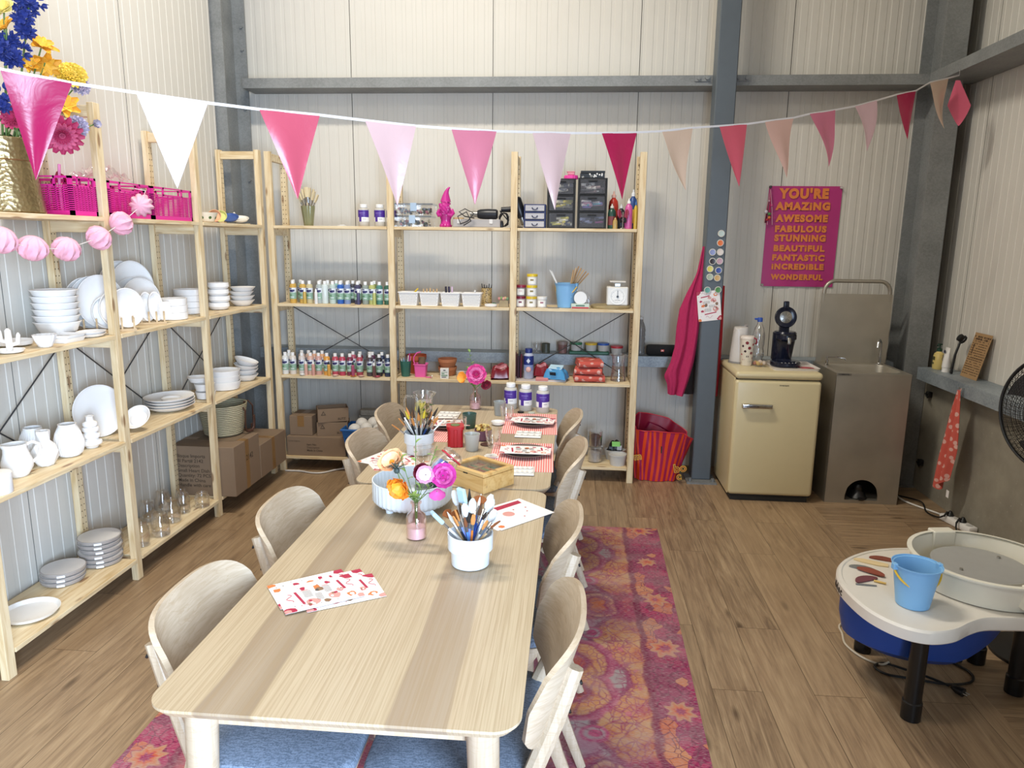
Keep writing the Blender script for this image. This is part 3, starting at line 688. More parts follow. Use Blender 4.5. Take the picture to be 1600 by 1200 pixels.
def bloom(parent, name, c, col, r, n, layers, d=(0, -.5, 1), open_=.9, core=None, W=1.0, ruf=0):
    Q = Vector(d).to_track_quat('Z', 'Y').to_matrix().to_4x4(); b = MB(); ms = [plain(x, .6, 0, .12) for x in (col if isinstance(col, tuple) else (col,))]
    for l in range(layers):
        k = 1-l*.22; tilt = open_*(1-.32*l)
        for i in range(n):
            a = 2*PI*(i+.5*l)/n
            petal(b, Matrix.Translation(c) @ Q @ Matrix.Rotation(a, 4, 'Z') @ Matrix.Translation((0, .002, 0)) @ Matrix.Rotation(-tilt, 4, 'X'), r*k, r*W*k*2.4*math.sin(PI/n)*1.25, -.28, l % len(ms), ruf)
    o = b.build(name, ms, parent)
    if core:
        b = MB(); b.ball(tuple(Vector(c)+Q.to_3x3() @ Vector((0, 0, r*.15))), r*.22, 8); b.build('centre', plain(core, .8), parent)
    return o
def stem_to(parent, p0, p1, r=.0014, bend=.012):
    p0 = Vector(p0); p1 = Vector(p1); m = (p0+p1)/2+Vector((bend, 0, .01)); b = MB(); b.tube([p0, p0.lerp(m, .6), m, m.lerp(p1, .6), p1], r, 6); return b.build('stem', STEM, parent)
def leaf(b, p, d, L, W, m=0):
    Q = Vector(d).to_track_quat('Z', 'Y').to_matrix().to_4x4()
    b.shell(lambda u, v: Vector(((2*u-1)*W*.5*math.sin(PI*min(.99, v*.96+.03)), .12*L*math.sin(PI*v)+abs(2*u-1)*W*.12, L*v)), 4, 6, .0004, m, Matrix.Translation(p) @ Q)
def flower(label, vx, vy, top, col, r, n, layers, d, open_=.9, core=None, leaves=3, name='flower', W=1, ruf=0, group='flowers in the near vase'):
    t = thing(name, label, 'flower', (vx, vy, TZ+.045), 0, group); c = Vector(top)-Vector((vx, vy, TZ+.045))
    mouth = Vector((c.x*.07, c.y*.07, .078)); k = c-mouth
    b = MB(); b.tube([(c.x*.02, 0, 0), mouth, mouth+k*.5+Vector((0, 0, .012)), c], .0013, 6); b.build('stem', STEM, t)
    if layers: bloom(t, 'bloom', tuple(c), col, r, n, layers, d, open_, core, W, ruf)
    if leaves:
        b = MB(); rr = random.Random(hash(label) % 99 if 0 else len(label))
        for i in range(leaves):
            f = .15+.6*i/leaves; leaf(b, tuple(mouth+k*f), (math.cos(i*2.4)*.8, -.4+math.sin(i*2.4)*.6, .8), .022+.008*(i % 2), .013)
        b.build('leaf', LEAFG, t)
    return t
VX, VY = -.482, 2.161
flower('orange poppy low on the left of the near vase', VX, VY, (-.522, 2.135, .925), ('#e8861c', '#f0a22c'), .036, 5, 2, (-.25, -.9, -.2), .75, None, 2, 'poppy', 1.3, .003)
flower('peach coloured poppy with open petals above the orange one', VX, VY, (-.556, 2.17, .985), ('#f0bd8c', '#f3cfa6'), .042, 5, 2, (-.35, -.5, .8), 1.0, '#e2952c', 1, 'poppy', 1.15, .002)
flower('dark red ranunculus at the middle of the near vase', VX, VY, (-.462, 2.18, .955), ('#7c1230', '#5e0d26'), .03, 7, 3, (.1, -.9, .3), .9, None, 1, 'ranunculus')
flower('pink and white sweet pea right of the dark red bloom', VX, VY, (-.443, 2.13, .965), ('#e79ac4', '#f1d7e4'), .026, 5, 2, (.0, -.9, .4), 1.1, None, 2, 'sweet_pea', 1.1, .003)
flower('magenta sweet pea on the right of the near vase', VX, VY, (-.392, 2.15, .958), ('#d23aa0', '#e265b4'), .036, 5, 3, (.3, -.8, .3), 1.15, None, 2, 'sweet_pea', 1.2, .004)
flower('drooping pink sweet pea petal below the magenta bloom', VX, VY, (-.405, 2.12, .915), ('#e060b2', '#e88ac6'), .024, 4, 1, (.2, -.9, -.5), .9, None, 0, 'sweet_pea')
t = thing('thistle', 'dark blue-green thistle between the poppies', 'flower', (VX, VY, TZ+.045), 0, 'flowers in the near vase')
c = Vector((-.527, 2.10, .985))-Vector((VX, VY, TZ+.045)); b = MB(); b.tube([(0, 0, 0), (c.x*.07, 0, .078), c*.6, c], .0015, 6); b.build('stem', STEM, t)
b = MB()
for i in range(14):
    a = 2*PI*i/14; leaf(b, tuple(c), (math.cos(a), math.sin(a)*.7-.2, .35+.3*(i % 2)), .034, .006)
b.ball(tuple(c), .010, 8); b.build('bloom', plain('#34433f', .6), t)
for lab, top, lv in (('bare sprig with two small leaves rising highest from the near vase', (-.488, 2.2, 1.075), 4), ('green sprig with buds leaning right from the near vase', (-.415, 2.18, 1.045), 6), ('bud sprig on the upper left of the near vase', (-.53, 2.15, 1.03), 4), ('leafy green sprig at the mouth of the near vase', (-.478, 2.10, .905), 14)):
    t = thing('green_sprig', lab, 'sprig', (VX, VY, TZ+.045), 0, 'sprigs in the near vase'); c = Vector(top)-Vector((VX, VY, TZ+.045)); mo = Vector((c.x*.07, 0, .078)); k = c-mo
    b = MB(); b.tube([(0, 0, 0), mo, mo+k*.5, c], .0012, 6); b.build('stem', STEM, t); b = MB()
    for i in range(lv): f = .45+.55*i/lv if lv < 10 else .2+.8*i/lv; leaf(b, tuple(mo+k*f), (math.cos(i*2.4), math.sin(i*2.4)-.5, .5), .024, .015)
    b.build('leaf', LEAFG, t)
VX, VY = -.538, 3.99
flower('large pink ranunculus in the far vase', VX, VY, (-.527, 3.96, .945), ('#d8408a', '#e77ab0', '#c22a70'), .056, 8, 4, (.05, -.95, .25), 1.05, None, 2, 'ranunculus', 1, .002, 'flowers in the far vase')
flower('dark red ranunculus hanging low in the far vase', VX, VY, (-.475, 3.95, .895), ('#8a1230', '#6a0d26'), .03, 7, 3, (.4, -.8, -.3), .9, None, 1, 'ranunculus', 1, 0, 'flowers in the far vase')
flower('small orange poppy on the left of the far vase', VX, VY, (-.60, 3.95, .928), ('#ef9a34', '#f2ac4c'), .032, 5, 1, (-.5, -.8, .2), .9, None, 2, 'poppy', 1, 0, 'flowers in the far vase')
for lab, top, lv in (('tall thin sprig rising from the far vase', (-.575, 4.0, 1.085), 7), ('leafy sprig at the left of the far vase', (-.585, 3.97, .99), 8), ('green sprig at the mouth of the far vase', (-.55, 3.95, .89), 12)):
    t = thing('green_sprig', lab, 'sprig', (VX, VY, TZ+.045), 0, 'sprigs in the far vase'); c = Vector(top)-Vector((VX, VY, TZ+.045)); mo = Vector((c.x*.07, 0, .078)); k = c-mo
    b = MB(); b.tube([(0, 0, 0), mo, mo+k*.5, c], .0012, 6); b.build('stem', STEM, t); b = MB()
    for i in range(lv): f = .3+.7*i/lv; leaf(b, tuple(mo+k*f), (math.cos(i*2.4), math.sin(i*2.4)-.5, .5), .026, .014)
    b.build('leaf', LEAFG, t)

# ribbed bowl and what stands in it
t = thing('ribbed_bowl', 'large white fluted bowl on little feet behind the flower vase', 'bowl', (-.555, 2.435, TZ))
b = MB(); b.lathe(vessel([(.095, .020), (.128, .024), (.1405, .04), (.1425, .108)], .004), 144, 0, (0, 0, 0), None, True, 1, 1, lambda a, z: 1+.02*math.cos(44*a) if .022 < z < .107 else 1); b.build('bowl_body', POTW, t, ang=70)
for i in range(4):
    a = PI/4+i*PI/2; b = MB(); b.lathe([(0, 0), (.013, .0), (.015, .014), (.015, .026), (0, .026)], 14, 0, (.095*math.cos(a), .095*math.sin(a), 0)); b.build('foot', POTW, t)
GCUP = plain('#8f9491', .4, 0, .15); GREENC = plain('#3c5a50', .35, 0, .15)
def enamel(name, label, loc, r0, r1, h, mat, inner=None, group='stoneware cups'):
    b = MB(); b.lathe(vessel([(r0, 0), (r0+.002, .003), (r1-.001, h-.004), (r1, h-.002), (r1, h)], .003), 24); o = b.build(name, mat, None, loc); return tag(o, label, 'cup', group)
enamel('cup', 'grey cup standing in the white fluted bowl', (-.505, 2.395, TZ+.0255), .026, .034, .07, GCUP); enamel('cup', 'dark green cup standing in the white fluted bowl, at the right', (-.462, 2.44, TZ+.0255), .027, .036, .072, GREENC)
t = thing('clip_jar', 'tilted clear jar with red rubber ring and blue sachet in the fluted bowl', 'jar', (-.49, 2.50, TZ+.088)); t.rotation_euler = (-.25, .75, .2)
b = MB(); b.lathe(vessel([(.036, 0), (.042, .005), (.043, .075), (.038, .085), (.038, .095)], .0025), 24); b.build('jar_body', GL, t)
b = MB(); b.lathe([(.036, .095), (.044, .095), (.044, .1), (.036, .1)], 24); b.build('rubber_ring', plain('#c2273c', .5), t)
b = MB(); b.lathe(vessel([(.03, .101), (.043, .102), (.043, .112), (.03, .124)], .002), 24, 0); b.build('glass_lid', GL, t)
b = MB(); b.lathe([(0, .006), (.028, .01), (.036, .04), (.03, .07), (0, .078)], 16, 0, (0, 0, 0), None, True, 1, 1, lambda a, z: 1+.1*math.sin(5*a+60*z)); b.build('sachet', plain('#5d7fd2', .5, 0, .2), t)

# bamboo tea box
BAM = m_pine('x', ('#cfa565', '#dab679', '#bd9150'), 'bamboo')
t = thing('tea_box', 'bamboo tea box with glass lid and tea bags inside', 'box', (-.343, 2.717, TZ), math.radians(-38))
b = MB()
for (x0, x1, y0, y1) in ((-.1, .1, -.085, -.077), (-.1, .1, .077, .085), (-.1, -.092, -.077, .077), (.092, .1, -.077, .077)): b.box(x0, x1, y0, y1, 0, .062, 0, .001)
b.box(-.092, .092, -.077, .077, 0, .006); b.box(.030, .034, -.077, .077, .006, .055); b.box(-.034, -.03, -.077, .077, .006, .055); b.build('box_body', BAM, t)
b = MB()
for (x0, x1, y0, y1) in ((-.1, .1, -.085, -.066), (-.1, .1, .066, .085), (-.1, -.081, -.066, .066), (.081, .1, -.066, .066)): b.box(x0, x1, y0, y1, .0635, .078, 0, .0015)
lid = b.build('lid', BAM, t)
b = MB(); b.box(-.083, .083, -.068, .068, .070, .0725); b.build('pane', glass('#f4f4f2', 0, .22), lid)
b = MB(); b.box(-.012, .012, -.0858, -.0845, .061, .066); b.build('finger_slot', plain('#2c2015', .8), t)
for i in range(3):
    for j in range(7):
        b = MB(); b.box(-.024, .024, -.0035, .0035, 0, .042, 0, .001, T(-.062+.062*i, -.058+.0185*j, .012, rx=-.35)); b.build('tea_bag', plain(('#7f9a4a', '#c97b3c', '#5f7f52', '#b8683a', '#8a9a6a', '#c9946a', '#a9562f')[(i*3+j) % 7], .5), t)

# far table: jug, cups, glasses, jars
t = thing('water_jug', 'glass jug of water with lemon slices and mint', 'jug', (-.713, 3.40, TZ))
b = MB(); b.lathe(vessel([(.040, 0), (.047, .006), (.048, .06), (.043, .14), (.045, .19), (.051, .215)], .0028), 28, 0, (0, 0, 0), None, True, 1, 1, lambda a, z: 1+(.25*max(0, math.cos(a-.1))**8 if z > .2 else 0)); b.build('jug_body', GL, t)
b = MB(); b.tube([(-.046, 0, .19), (-.085, 0, .195), (-.095, 0, .17), (-.092, 0, .09), (-.08, 0, .06), (-.047, 0, .055)], .0055, 10); b.build('handle', GL, t)
b = MB(); b.lathe([(0, .004), (.043, .007), (.0445, .06), (.040, .14), (.041, .17), (0, .17)], 24); b.build('water', glass('#eef3ee', .02), t)
for i, (x, y, z, r) in enumerate(((-.018, -.02, .135, .4), (.004, -.026, .105, -.5), (-.012, -.024, .075, .7), (-.02, .01, .15, .2), (.0, -.02, .155, -.9))):
    b = MB(); b.cyl(0, 0, -.002, .002, .021, 0, 18, T(x, y, z, 1.2+r, r)); b.build('lemon_slice', plain('#e3d04a', .4, 0, .1), t)
b = MB()
for i in range(16): leaf(b, (.018+.012*math.cos(i), -.012+.018*math.sin(i*1.7), .06+.0065*i), (math.cos(i*2.4), math.sin(i*2.4), .5), .03, .018)
b.build('mint', plain('#3f6b2c', .6), t)
t = thing('lidded_canister', 'red plastic canister with a green centre in its lid', 'canister', (-.530, 3.235, TZ), .2); REDP = plain('#b81824', .35)
b = MB(); b.prism(rrect(-.036, .036, -.036, .036, .014), 0, .085, 0, None, True); b.box(-.008, .008, -.041, -.035, .0, .085, 0, .002); b.build('canister_body', REDP, t)
b = MB(); b.prism(rrect(-.041, .041, -.041, .041, .016), .085, .098, 0, None, True); b.cyl(0, 0, .098, .101, .022, 1, 20); b.build('lid', [REDP, plain('#6d7a4c', .6)], t)
enamel('cup', 'grey stoneware cup in front of the red canister', (-.442, 3.168, TZ), .027, .0375, .078, plain('#b3b4ae', .35, 0, .06)); enamel('cup', 'dark green cup behind the red canister', (-.511, 3.57, TZ), .028, .0375, .075, GREENC)
enamel('cup', 'pale grey cup near the far end of the table, before the purple bottles', (-.384, 3.857, TZ), .027, .035, .078, plain('#a3a7a6', .35, 0, .06))
def tumbler(label, x, y, r, h, z=TZ):
    b = MB(); b.lathe(vessel([(r*.68, 0), (r*.72, .004), (r*.98, h*.72), (r, h)], .0026), 40, 0, (0, 0, 0), None, True, 1, 1, lambda a, q: 1+(.035*math.cos(10*a) if q < h*.7 else 0))
    o = b.build('drinking_glass', GL, None, (x, y, z)); tag(o, label, 'glass', 'faceted drinking glasses')
tumbler('clear glass between the grey cup and the nearer striped mat', -.35, 3.232, .0385, .088); tumbler('clear glass beside the pale grey cup, at the farther striped mat', -.333, 3.739, .0375, .085)
tumbler('clear glass behind the red canister, left of the green cup', -.535, 3.40, .035, .095); tumbler('clear glass behind the flowers, in front of the far brush pot', -.60, 2.86, .043, .10)
PURB = plain('#6d4858', .4, 0, .1)
pot('bowl', 'plum coloured bowl heaped with crisps', 'bowl', (-.412, 3.345, TZ), [(.026, 0), (.032, .004), (.041, .03), (.0425, .052)], PURB)
b = MB()
for i in range(46):
    a = i*2.4; r = .034*math.sqrt((i % 23)/23); M = T(-.412+r*math.cos(a), 3.345+r*math.sin(a), TZ+.052+.012*(1-r/.034)+.006*(i % 3), i*.7, i*1.1, a)
    b.shell(lambda u, v: Vector(((u-.5)*.02, (v-.5)*.014, .004*math.sin(PI*u))), 3, 2, .0006, i % 3, M)
o = b.build('crisps', [plain('#c9a24a', .7), plain('#a87434', .7), plain('#d8c07a', .7)]); tag(o, 'golden crisps heaped in the plum coloured bowl', 'crisps', None, 'stuff')
b = MB(); b.cyl(0, 0, 0, .004, .03); o = b.build('coaster', plain('#4a2c22', .6), None, (-.405, 3.31, TZ)); 
o.location = (-.385, 3.262, TZ); tag(o, 'dark round coaster by the plum bowl', 'coaster')
pot('small_dish', 'small white dish behind the plum bowl', 'dish', (-.372, 3.64, TZ), [(.018, 0), (.03, .006), (.036, .02)], CER)
def mat(label, x, y, rz, L=.28, W=.43):
    b = MB(); b.shell(lambda u, v: Vector(((u-.5)*L, (v-.5)*W, .0014+.0004*math.sin(9*u)*math.sin(7*v))), 8, 8, .0012); o = b.build('placemat', GING, None, (x, y, TZ)); o.rotation_euler = (0, 0, rz); tag(o, label, 'placemat', 'red and white striped placemats')
GING = m_gingham()
mat('red striped placemat nearer the tea box on the right', -.207, 3.095, .03); mat('red striped placemat nearest the purple bottles', -.205, 3.69, .03); mat('red striped placemat on the left, behind the red canister', -.66, 3.50, -.03, .24)
def setting(label, x, y, rz, seed):
    b = MB(); b.lathe(vessel([(.065, 0), (.075, .004), (.105, .014), (.107, .017)], .004), 36); o = b.build('plate', plain('#6f5d56', .4), None, (x, y, TZ+.0022)); tag(o, f'brown rimmed plate under a leaflet {label}', 'plate', 'plates on the placemats')
    leaflet(f'leaflet lying on the plate {label}', (x, y, TZ+.0205), rz, seed, 'leaflets on the plates', .23, .125)
setting('on the striped mat nearer the tea box', -.194, 3.13, -.0, 31); setting('on the striped mat by the purple bottles', -.192, 3.68, -.1, 32); setting('on the left mat behind the red canister', -.625, 3.57, .15, 33)
def palette(label, x, y, rz, L=.13, W=.095):
    t = thing('paint_palette', label, 'palette', (x, y, TZ+.0022), rz, 'white ceramic palettes'); b = MB(); b.box(-L/2, L/2, -W/2, W/2, 0, .006, 0, .002)
    b.build('tray', CER, t); b = MB()
    for i in range(4):
        for j in range(2): b.lathe([(.012, 0), (.0155, .004), (.013, .004), (.009, .0012), (0, .001)], 14, 0, (-L/2+.02+(L-.04)*i/3, (j-.5)*W*.46, .0058))
    b.build('well', CER, t)
palette('white paint palette in front of the plate nearest the tea box', -.19, 2.875, .05, .10, .11); palette('white paint palette between the two right placemats', -.20, 3.455, -.02, .13, .11); palette('white paint palette on the left by the water jug', -.66, 3.80, .0, .12, .15)
palette('small white palette behind the tea box', -.34, 3.06, .3, .06, .04)
# purple glaze bottles
PURL = plain('#4a2c8c', .4, 0, .03); GREYB = plain('#c3beb4', .45, 0, .03); CAPW = plain('#eeece8', .4, 0, .02)
def glaze(label, loc, h=.146, r=.036, group=None, face=0):
    t = thing('glaze_bottle', label, 'bottle', loc, face, group); b = MB()
    b.lathe([(0, 0), (r*.94, 0), (r, .004), (r, h*.74), (r*.93, h*.80), (r*.62, h*.84), (r*.62, h*.86), (0, h*.86)], 24); b.build('bottle_body', GREYB, t)
    b = MB(); n = 14
    def band(z0, z1, a0, a1, m, e=.0006):
        v = []
        for k in range(n+1):
            a = a0+(a1-a0)*k/n; v += [((r+e)*math.cos(a), (r+e)*math.sin(a), z0), ((r+e)*math.cos(a), (r+e)*math.sin(a), z1)]
        b.add(v, [(2*k, 2*k+2, 2*k+3, 2*k+1) for k in range(n)], m, True)
    band(h*.22, h*.74, -PI*1.0, PI*.0, 1); band(h*.42, h*.735, -PI*.95, -PI*.08, 0, .0009); band(h*.22, h*.42, -PI*.72, -PI*.55, 0, .0009)
    band(h*.59, h*.615, -PI*.68, -PI*.34, 2, .0012); band(h*.52, h*.53, -PI*.62, -PI*.4, 2, .0012); band(h*.33, h*.345, -PI*.48, -PI*.3, 3, .0012)
    b.build('label', [PURL, CAPW, plain('#8d79bd', .5), INK5], t, recalc=False)
    b = MB(); b.lathe([(0, h*.85), (r*.70, h*.85), (r*.72, h*.87), (r*.72, h*.98), (r*.66, h), (0, h)], 24); b.build('cap', CAPW, t)
for k, (x, y) in enumerate(((-.339, 4.035), (-.251, 3.999), (-.152, 3.967))): glaze(('left', 'middle', 'right')[k]+' one of three purple labelled glaze bottles at the table end', (x, y, TZ), .148, .037, 'glaze bottles on the far table', .15*k-.2)
b = MB(); b.cyl(0, 0, 0, .007, .018); tag(b.build('screw_lid', BLACK, None, (-.273, 3.93, TZ)), 'small black cap in front of the purple bottles', 'cap'); b = MB(); b.cyl(0, 0, 0, .007, .02); tag(b.build('screw_lid', plain('#b9c2b4', .4), None, (-.212, 3.92, TZ)), 'small pale green cap in front of the purple bottles', 'cap')
# ---------------------------------------------------------------- left shelves: white bisque pottery
zA, zB, zC, zD = SH[3]+.0004, SH[2]+.0004, SH[1]+.0004, SH[0]+.0004
# --- top shelf: gold vase with silk flowers, pink crates, painted dishes
GOLD = NT('hammered_gold'); _v = GOLD.n('TexVoronoi'); _v.inputs['Scale'].default_value = 70; GOLD.l(GOLD.co(), _v.inputs['Vector']); GOLD.col(GOLD.ramp(GOLD.noise(GOLD.co(), 6, 3), [(.3, '#9a8560'), (.7, '#b9a67c')])); GOLD.set(.32, .95); GOLD.bump(_v.outputs['Distance'], .5, .004)
GV = (-2.26, 2.80)
pot('gold_vase', 'large hammered gold vase holding silk flowers on the top left shelf', 'vase', (*GV, zA), [(.118, 0), (.126, .006), (.118, .07), (.108, .16), (.104, .20), (.108, .205), (.108, .285), (.104, .288)], GOLD.m, None, .004, 48)
def silk(label, name, top, col, r, n, layers, d, core=None, W=1.0, op=.9, ruf=.002):
    t = thing(name, label, 'silk flower', (*GV, zA+.01), 0, 'silk flowers in the gold vase'); c = Vector(top)-Vector((*GV, zA+.01)); mo = Vector((c.x*.25, c.y*.25, .26)); k = c-mo
    if k.length > .05:
        b = MB(); b.tube([(c.x*.05, c.y*.05, 0), mo, mo+k*.5, c], .003, 6); b.build('stem', STEM, t)
    bloom(t, 'bloom', tuple(c), col, r, n, layers, d, op, core, W, ruf); return t
# px-free world spots around the vase mouth, at shelf depth
LX = -2.16
def delph(label, pts, tip):
    t = thing('delphinium', label, 'silk flower', (*GV, zA+.01), 0, 'silk flowers in the gold vase'); c = Vector(tip)-Vector((*GV, zA+.01)); mo = Vector((c.x*.25, c.y*.25, .26))
    b = MB(); b.tube([(0, 0, 0), mo, (mo+c)/2, c], .004, 6); b.build('stem', STEM, t)
    for p in pts:
        b = MB(); q = Vector(p)-Vector((*GV, zA+.01)); rr = random.Random(int(p[2]*1000))
        for i in range(16):
            d = Vector((rr.uniform(-1, 1), rr.uniform(-1.2, .6), rr.uniform(-.7, .9))); o = q+d*.024
            Q = Matrix.Translation(o) @ d.to_track_quat('Z', 'Y').to_matrix().to_4x4()
            for k in range(5): petal(b, Q @ Matrix.Rotation(k*2*PI/5, 4, 'Z') @ Matrix.Rotation(-.9, 4, 'X'), .024, .017, .2)
        b.build('bloom', plain('#2c3b86', .65, 0, .2), t)
delph('tall deep blue delphinium rising from the gold vase', [(LX, 2.905, 2.565), (LX, 2.852, 2.513), (LX, 2.869, 2.466), (LX-.02, 2.79, 2.41), (LX, 2.789, 2.347), (LX-.02, 2.745, 2.365), (LX, 2.935, 2.60), (LX-.02, 2.85, 2.562), (LX, 2.82, 2.38)], (LX-.01, 2.93, 2.62))
delph('short blue delphinium low at the rim of the gold vase', [(LX, 2.705, 2.163), (LX, 2.69, 2.20)], (LX, 2.70, 2.19))
YEL = ('#e8a428', '#f0b63c'); YE2 = ('#e3c14a', '#d9b63a')
silk('orange yellow freesia on the right of the blue spike', 'freesia', (LX, 2.945, 2.425), YEL, .06, 6, 2, (.6, -.3, .7), None, .42, 1.0); silk('orange yellow freesia just below the first one', 'freesia', (LX, 2.957, 2.37), YEL, .058, 6, 2, (.6, -.4, -.5), None, .42, 1.0)
silk('small orange freesia beside the blue spike', 'freesia', (LX+.02, 2.85, 2.335), YEL, .04, 6, 2, (.2, -.6, .3), None, .42); silk('orange freesia at the far left edge of the bouquet', 'freesia', (LX, 2.767, 2.449), YEL, .045, 6, 2, (-.2, -.6, .5), None, .42); silk('pale yellow freesia high on the left of the bouquet', 'freesia', (LX, 2.765, 2.51), ('#e9d98c', '#e2cc6a'), .045, 6, 2, (.1, -.7, .5))
silk('fluffy yellow carnation behind the first bunting flag', 'carnation', (LX, 3.11, 2.345), YE2, .062, 11, 4, (.4, -.6, .4), None, 1, 1.0, .006); silk('lilac carnation behind the fluffy yellow one', 'carnation', (LX-.04, 3.20, 2.335), ('#a99fb2', '#978ca6'), .05, 10, 3, (.6, -.3, .2), None, 1, 1, .006)
silk('yellow lily below the yellow carnation', 'lily', (LX, 3.05, 2.22), YEL, .06, 6, 2, (.5, -.5, .2), None, .42); silk('lilac carnation beside the shelf post', 'carnation', (LX+.02, 3.085, 2.14), ('#b3aabf', '#9f95ad'), .045, 10, 4, (.5, -.7, .1), None, 1, 1, .006)
silk('lilac rosebud leaning out past the shelf post', 'rosebud', (LX+.05, 3.165, 2.165), ('#a79fb0', '#b5adbd'), .024, 6, 2, (.9, -.2, .1), None, 1, .35); silk('crimson dahlia hanging at the right of the gold vase', 'dahlia', (LX+.02, 2.985, 2.10), ('#b8325f', '#cf5a80'), .08, 16, 4, (.5, -.6, -.4), None, .9, 1.1); silk('small crimson dahlia on the left of the gold vase', 'dahlia', (LX+.02, 2.73, 2.12), ('#b8325f', '#a82a52'), .045, 12, 3, (.1, -.8, .1))
t = thing('silk_foliage', 'dark green leaves between the silk flowers', 'silk leaves', (*GV, zA+.01), 0); b = MB()
for i in range(30): leaf(b, (.07*math.cos(i*2.4), .07*math.sin(i*2.4), .25+.012*(i % 18)), (math.cos(i*1.9), math.sin(i*1.9), .7), .07, .035)
b.build('leaves', plain('#47603a', .6, 0, .2), t); b = MB()
for i in range(7): b.tube([(.05*math.cos(i), .05*math.sin(i), .005), (.09*math.cos(i), .09*math.sin(i), .30), (.13*math.cos(i), .13*math.sin(i), .44)], .003, 5)
b.build('stem', STEM, t)
PINKC = plain('#d62a8c', .4, 0, .04)
def crate(label, x0, x1, y0, y1, h):
    t = thing('folding_crate', label, 'crate', ((x0+x1)/2, (y0+y1)/2, zA), 0, 'pink folding crates on the top shelf'); X = (x1-x0)/2; Y = (y1-y0)/2
    b = MB(); b.box(-X, X, -Y, Y, 0, .006)
    for k in range(int(2*X/.016)): pass
    b.build('base', PINKC, t)
    for nm, ax, pos in (('side_panel', 'x', X), ('side_panel', 'x', -X), ('end_panel', 'y', Y), ('end_panel', 'y', -Y)):
        b = MB(); L = Y if ax == 'x' else X
        def bar(u0, u1, z0, z1):
            if ax == 'x': b.box(pos-.003, pos+.003, u0, u1, z0, z1)
            else: b.box(u0, u1, pos-.003, pos+.003, z0, z1)
        bar(-L, L, 0, .022); bar(-L, -L+.012, 0, h); bar(L-.012, L, 0, h); bar(-L, -.45*L, h-.01, h); bar(.45*L, L, h-.01, h); bar(-.5*L, .5*L, h-.045, h-.035); bar(-.5*L, -.44*L, h-.04, h); bar(.44*L, .5*L, h-.04, h); bar(-.5*L, .5*L, h-.006, h)
        for k in range(12):
            z = .026+.0088*k
            if z < h-.02: bar(-L, L, z, z+.0042) if z < h-.047 else (bar(-L, -.45*L, z, z+.0042), bar(.45*L, L, z, z+.0042))
        for k in range(1, 8): u = -L+2*L*k/8; bar(u-.002, u+.002, .02, h-.04)
        b.build(nm, PINKC, t)
crate('magenta folding crate between the gold vase and the shelf post', -2.41, -2.14, 3.005, 3.17, .165); crate('magenta folding crate in the middle with a clear bag on top', -2.41, -2.135, 3.25, 3.585, .165); crate('magenta folding crate on the right, touching the far shelf post', -2.41, -2.135, 3.605, 3.985, .165)
t = thing('clear_bag', 'crumpled clear plastic bag lying on the middle pink crate', 'plastic bag', (-2.27, 3.42, zA+.168)); b = MB()
b.shell(lambda u, v: Vector(((u-.5)*.18+.01*math.sin(17*v), (v-.5)*.24+.01*math.sin(13*u), .02+.05*math.sin(PI*u)*math.sin(PI*v)+.012*math.sin(23*u+9*v)+.01*math.sin(19*v-11*u))), 22, 22, 0); b.build('film', GL, t)
t = thing('basket_handles', 'pink plastic strap sticking up from the first crate', 'strap', (-2.25, 3.09, zA+.02)); b = MB(); b.tube([(0, 0, 0), (0, .0, .12), (0, .012, .20)], .006, 6); b.build('strap', plain('#d77aa8', .5), t)
t = thing('basket_handles', 'dark red looped strap in the first crate', 'strap', (-2.26, 3.11, zA+.02)); b = MB(); b.tube([(0, -.04, 0), (0, -.035, .13), (0, -.01, .165), (0, .02, .155), (0, .045, .13), (0, .05, .05)], .006, 6); b.build('strap', plain('#8c1030', .5), t)
for o, n in ((bpy.data.objects['basket_handles'], 'carry_strap'), (bpy.data.objects['basket_handles.001'], 'carry_strap')): o.name = n
# painted dishes on the third bay
t = thing('half_bowl', 'cream bowl with green spots at the end of the top left shelf', 'bowl', (-2.19, 4.245, zA), .1, 'painted dishes on the top shelf'); b = MB(); b.lathe(vessel([(.03, 0), (.045, .004), (.066, .05), (.068, .058)], .003), 28); b.build('bowl_body', plain('#e8dcc2', .4), t)
b = MB()
for i in range(9): a = -PI+PI*i/8; r = .058; b.lathe([(0, 0), (.009, .0)], 10, 0, (0, 0, 0), Matrix.Translation((math.cos(a)*.0575, math.sin(a)*.0575, .028+.008*(i % 2))) @ Vector((math.cos(a), math.sin(a), -.42)).to_track_quat('Z', 'Y').to_matrix().to_4x4(), True)
b.build('spot', plain('#4c6a32', .4), t)
def pane_dish(label, y, col, rot, h, r=.05, x=-2.2):
    t = thing('painted_dish', label, 'dish', (x, y, zA+.001), 0, 'painted dishes on the top shelf'); b = MB(); b.lathe(vessel([(r*.5, 0), (r*.85, .006), (r, .018)], .003), 24, 0, (0, 0, 0), T(0, 0, r*.98*abs(math.sin(rot)), rot, 0, .3)); b.build('dish_body', plain(col, .35, 0, .15), t)
pane_dish('peach dish leaning against the spotted bowl', 4.375, '#d9a57e', 1.2, .06, .04); pane_dish('lime yellow dish leaning behind the peach one', 4.45, '#c9c777', 1.1, .07, .04); pane_dish('red rimmed dish leaning on the top left shelf', 4.52, '#a33a45', 1.0, .07, .038, -2.26); pane_dish('blue and white dish lying among the painted dishes', 4.575, '#39538c', .5, .05, .055); pane_dish('white star shaped dish nearest the corner on the top shelf', 4.71, '#ddd6c8', .35, .06, .06)
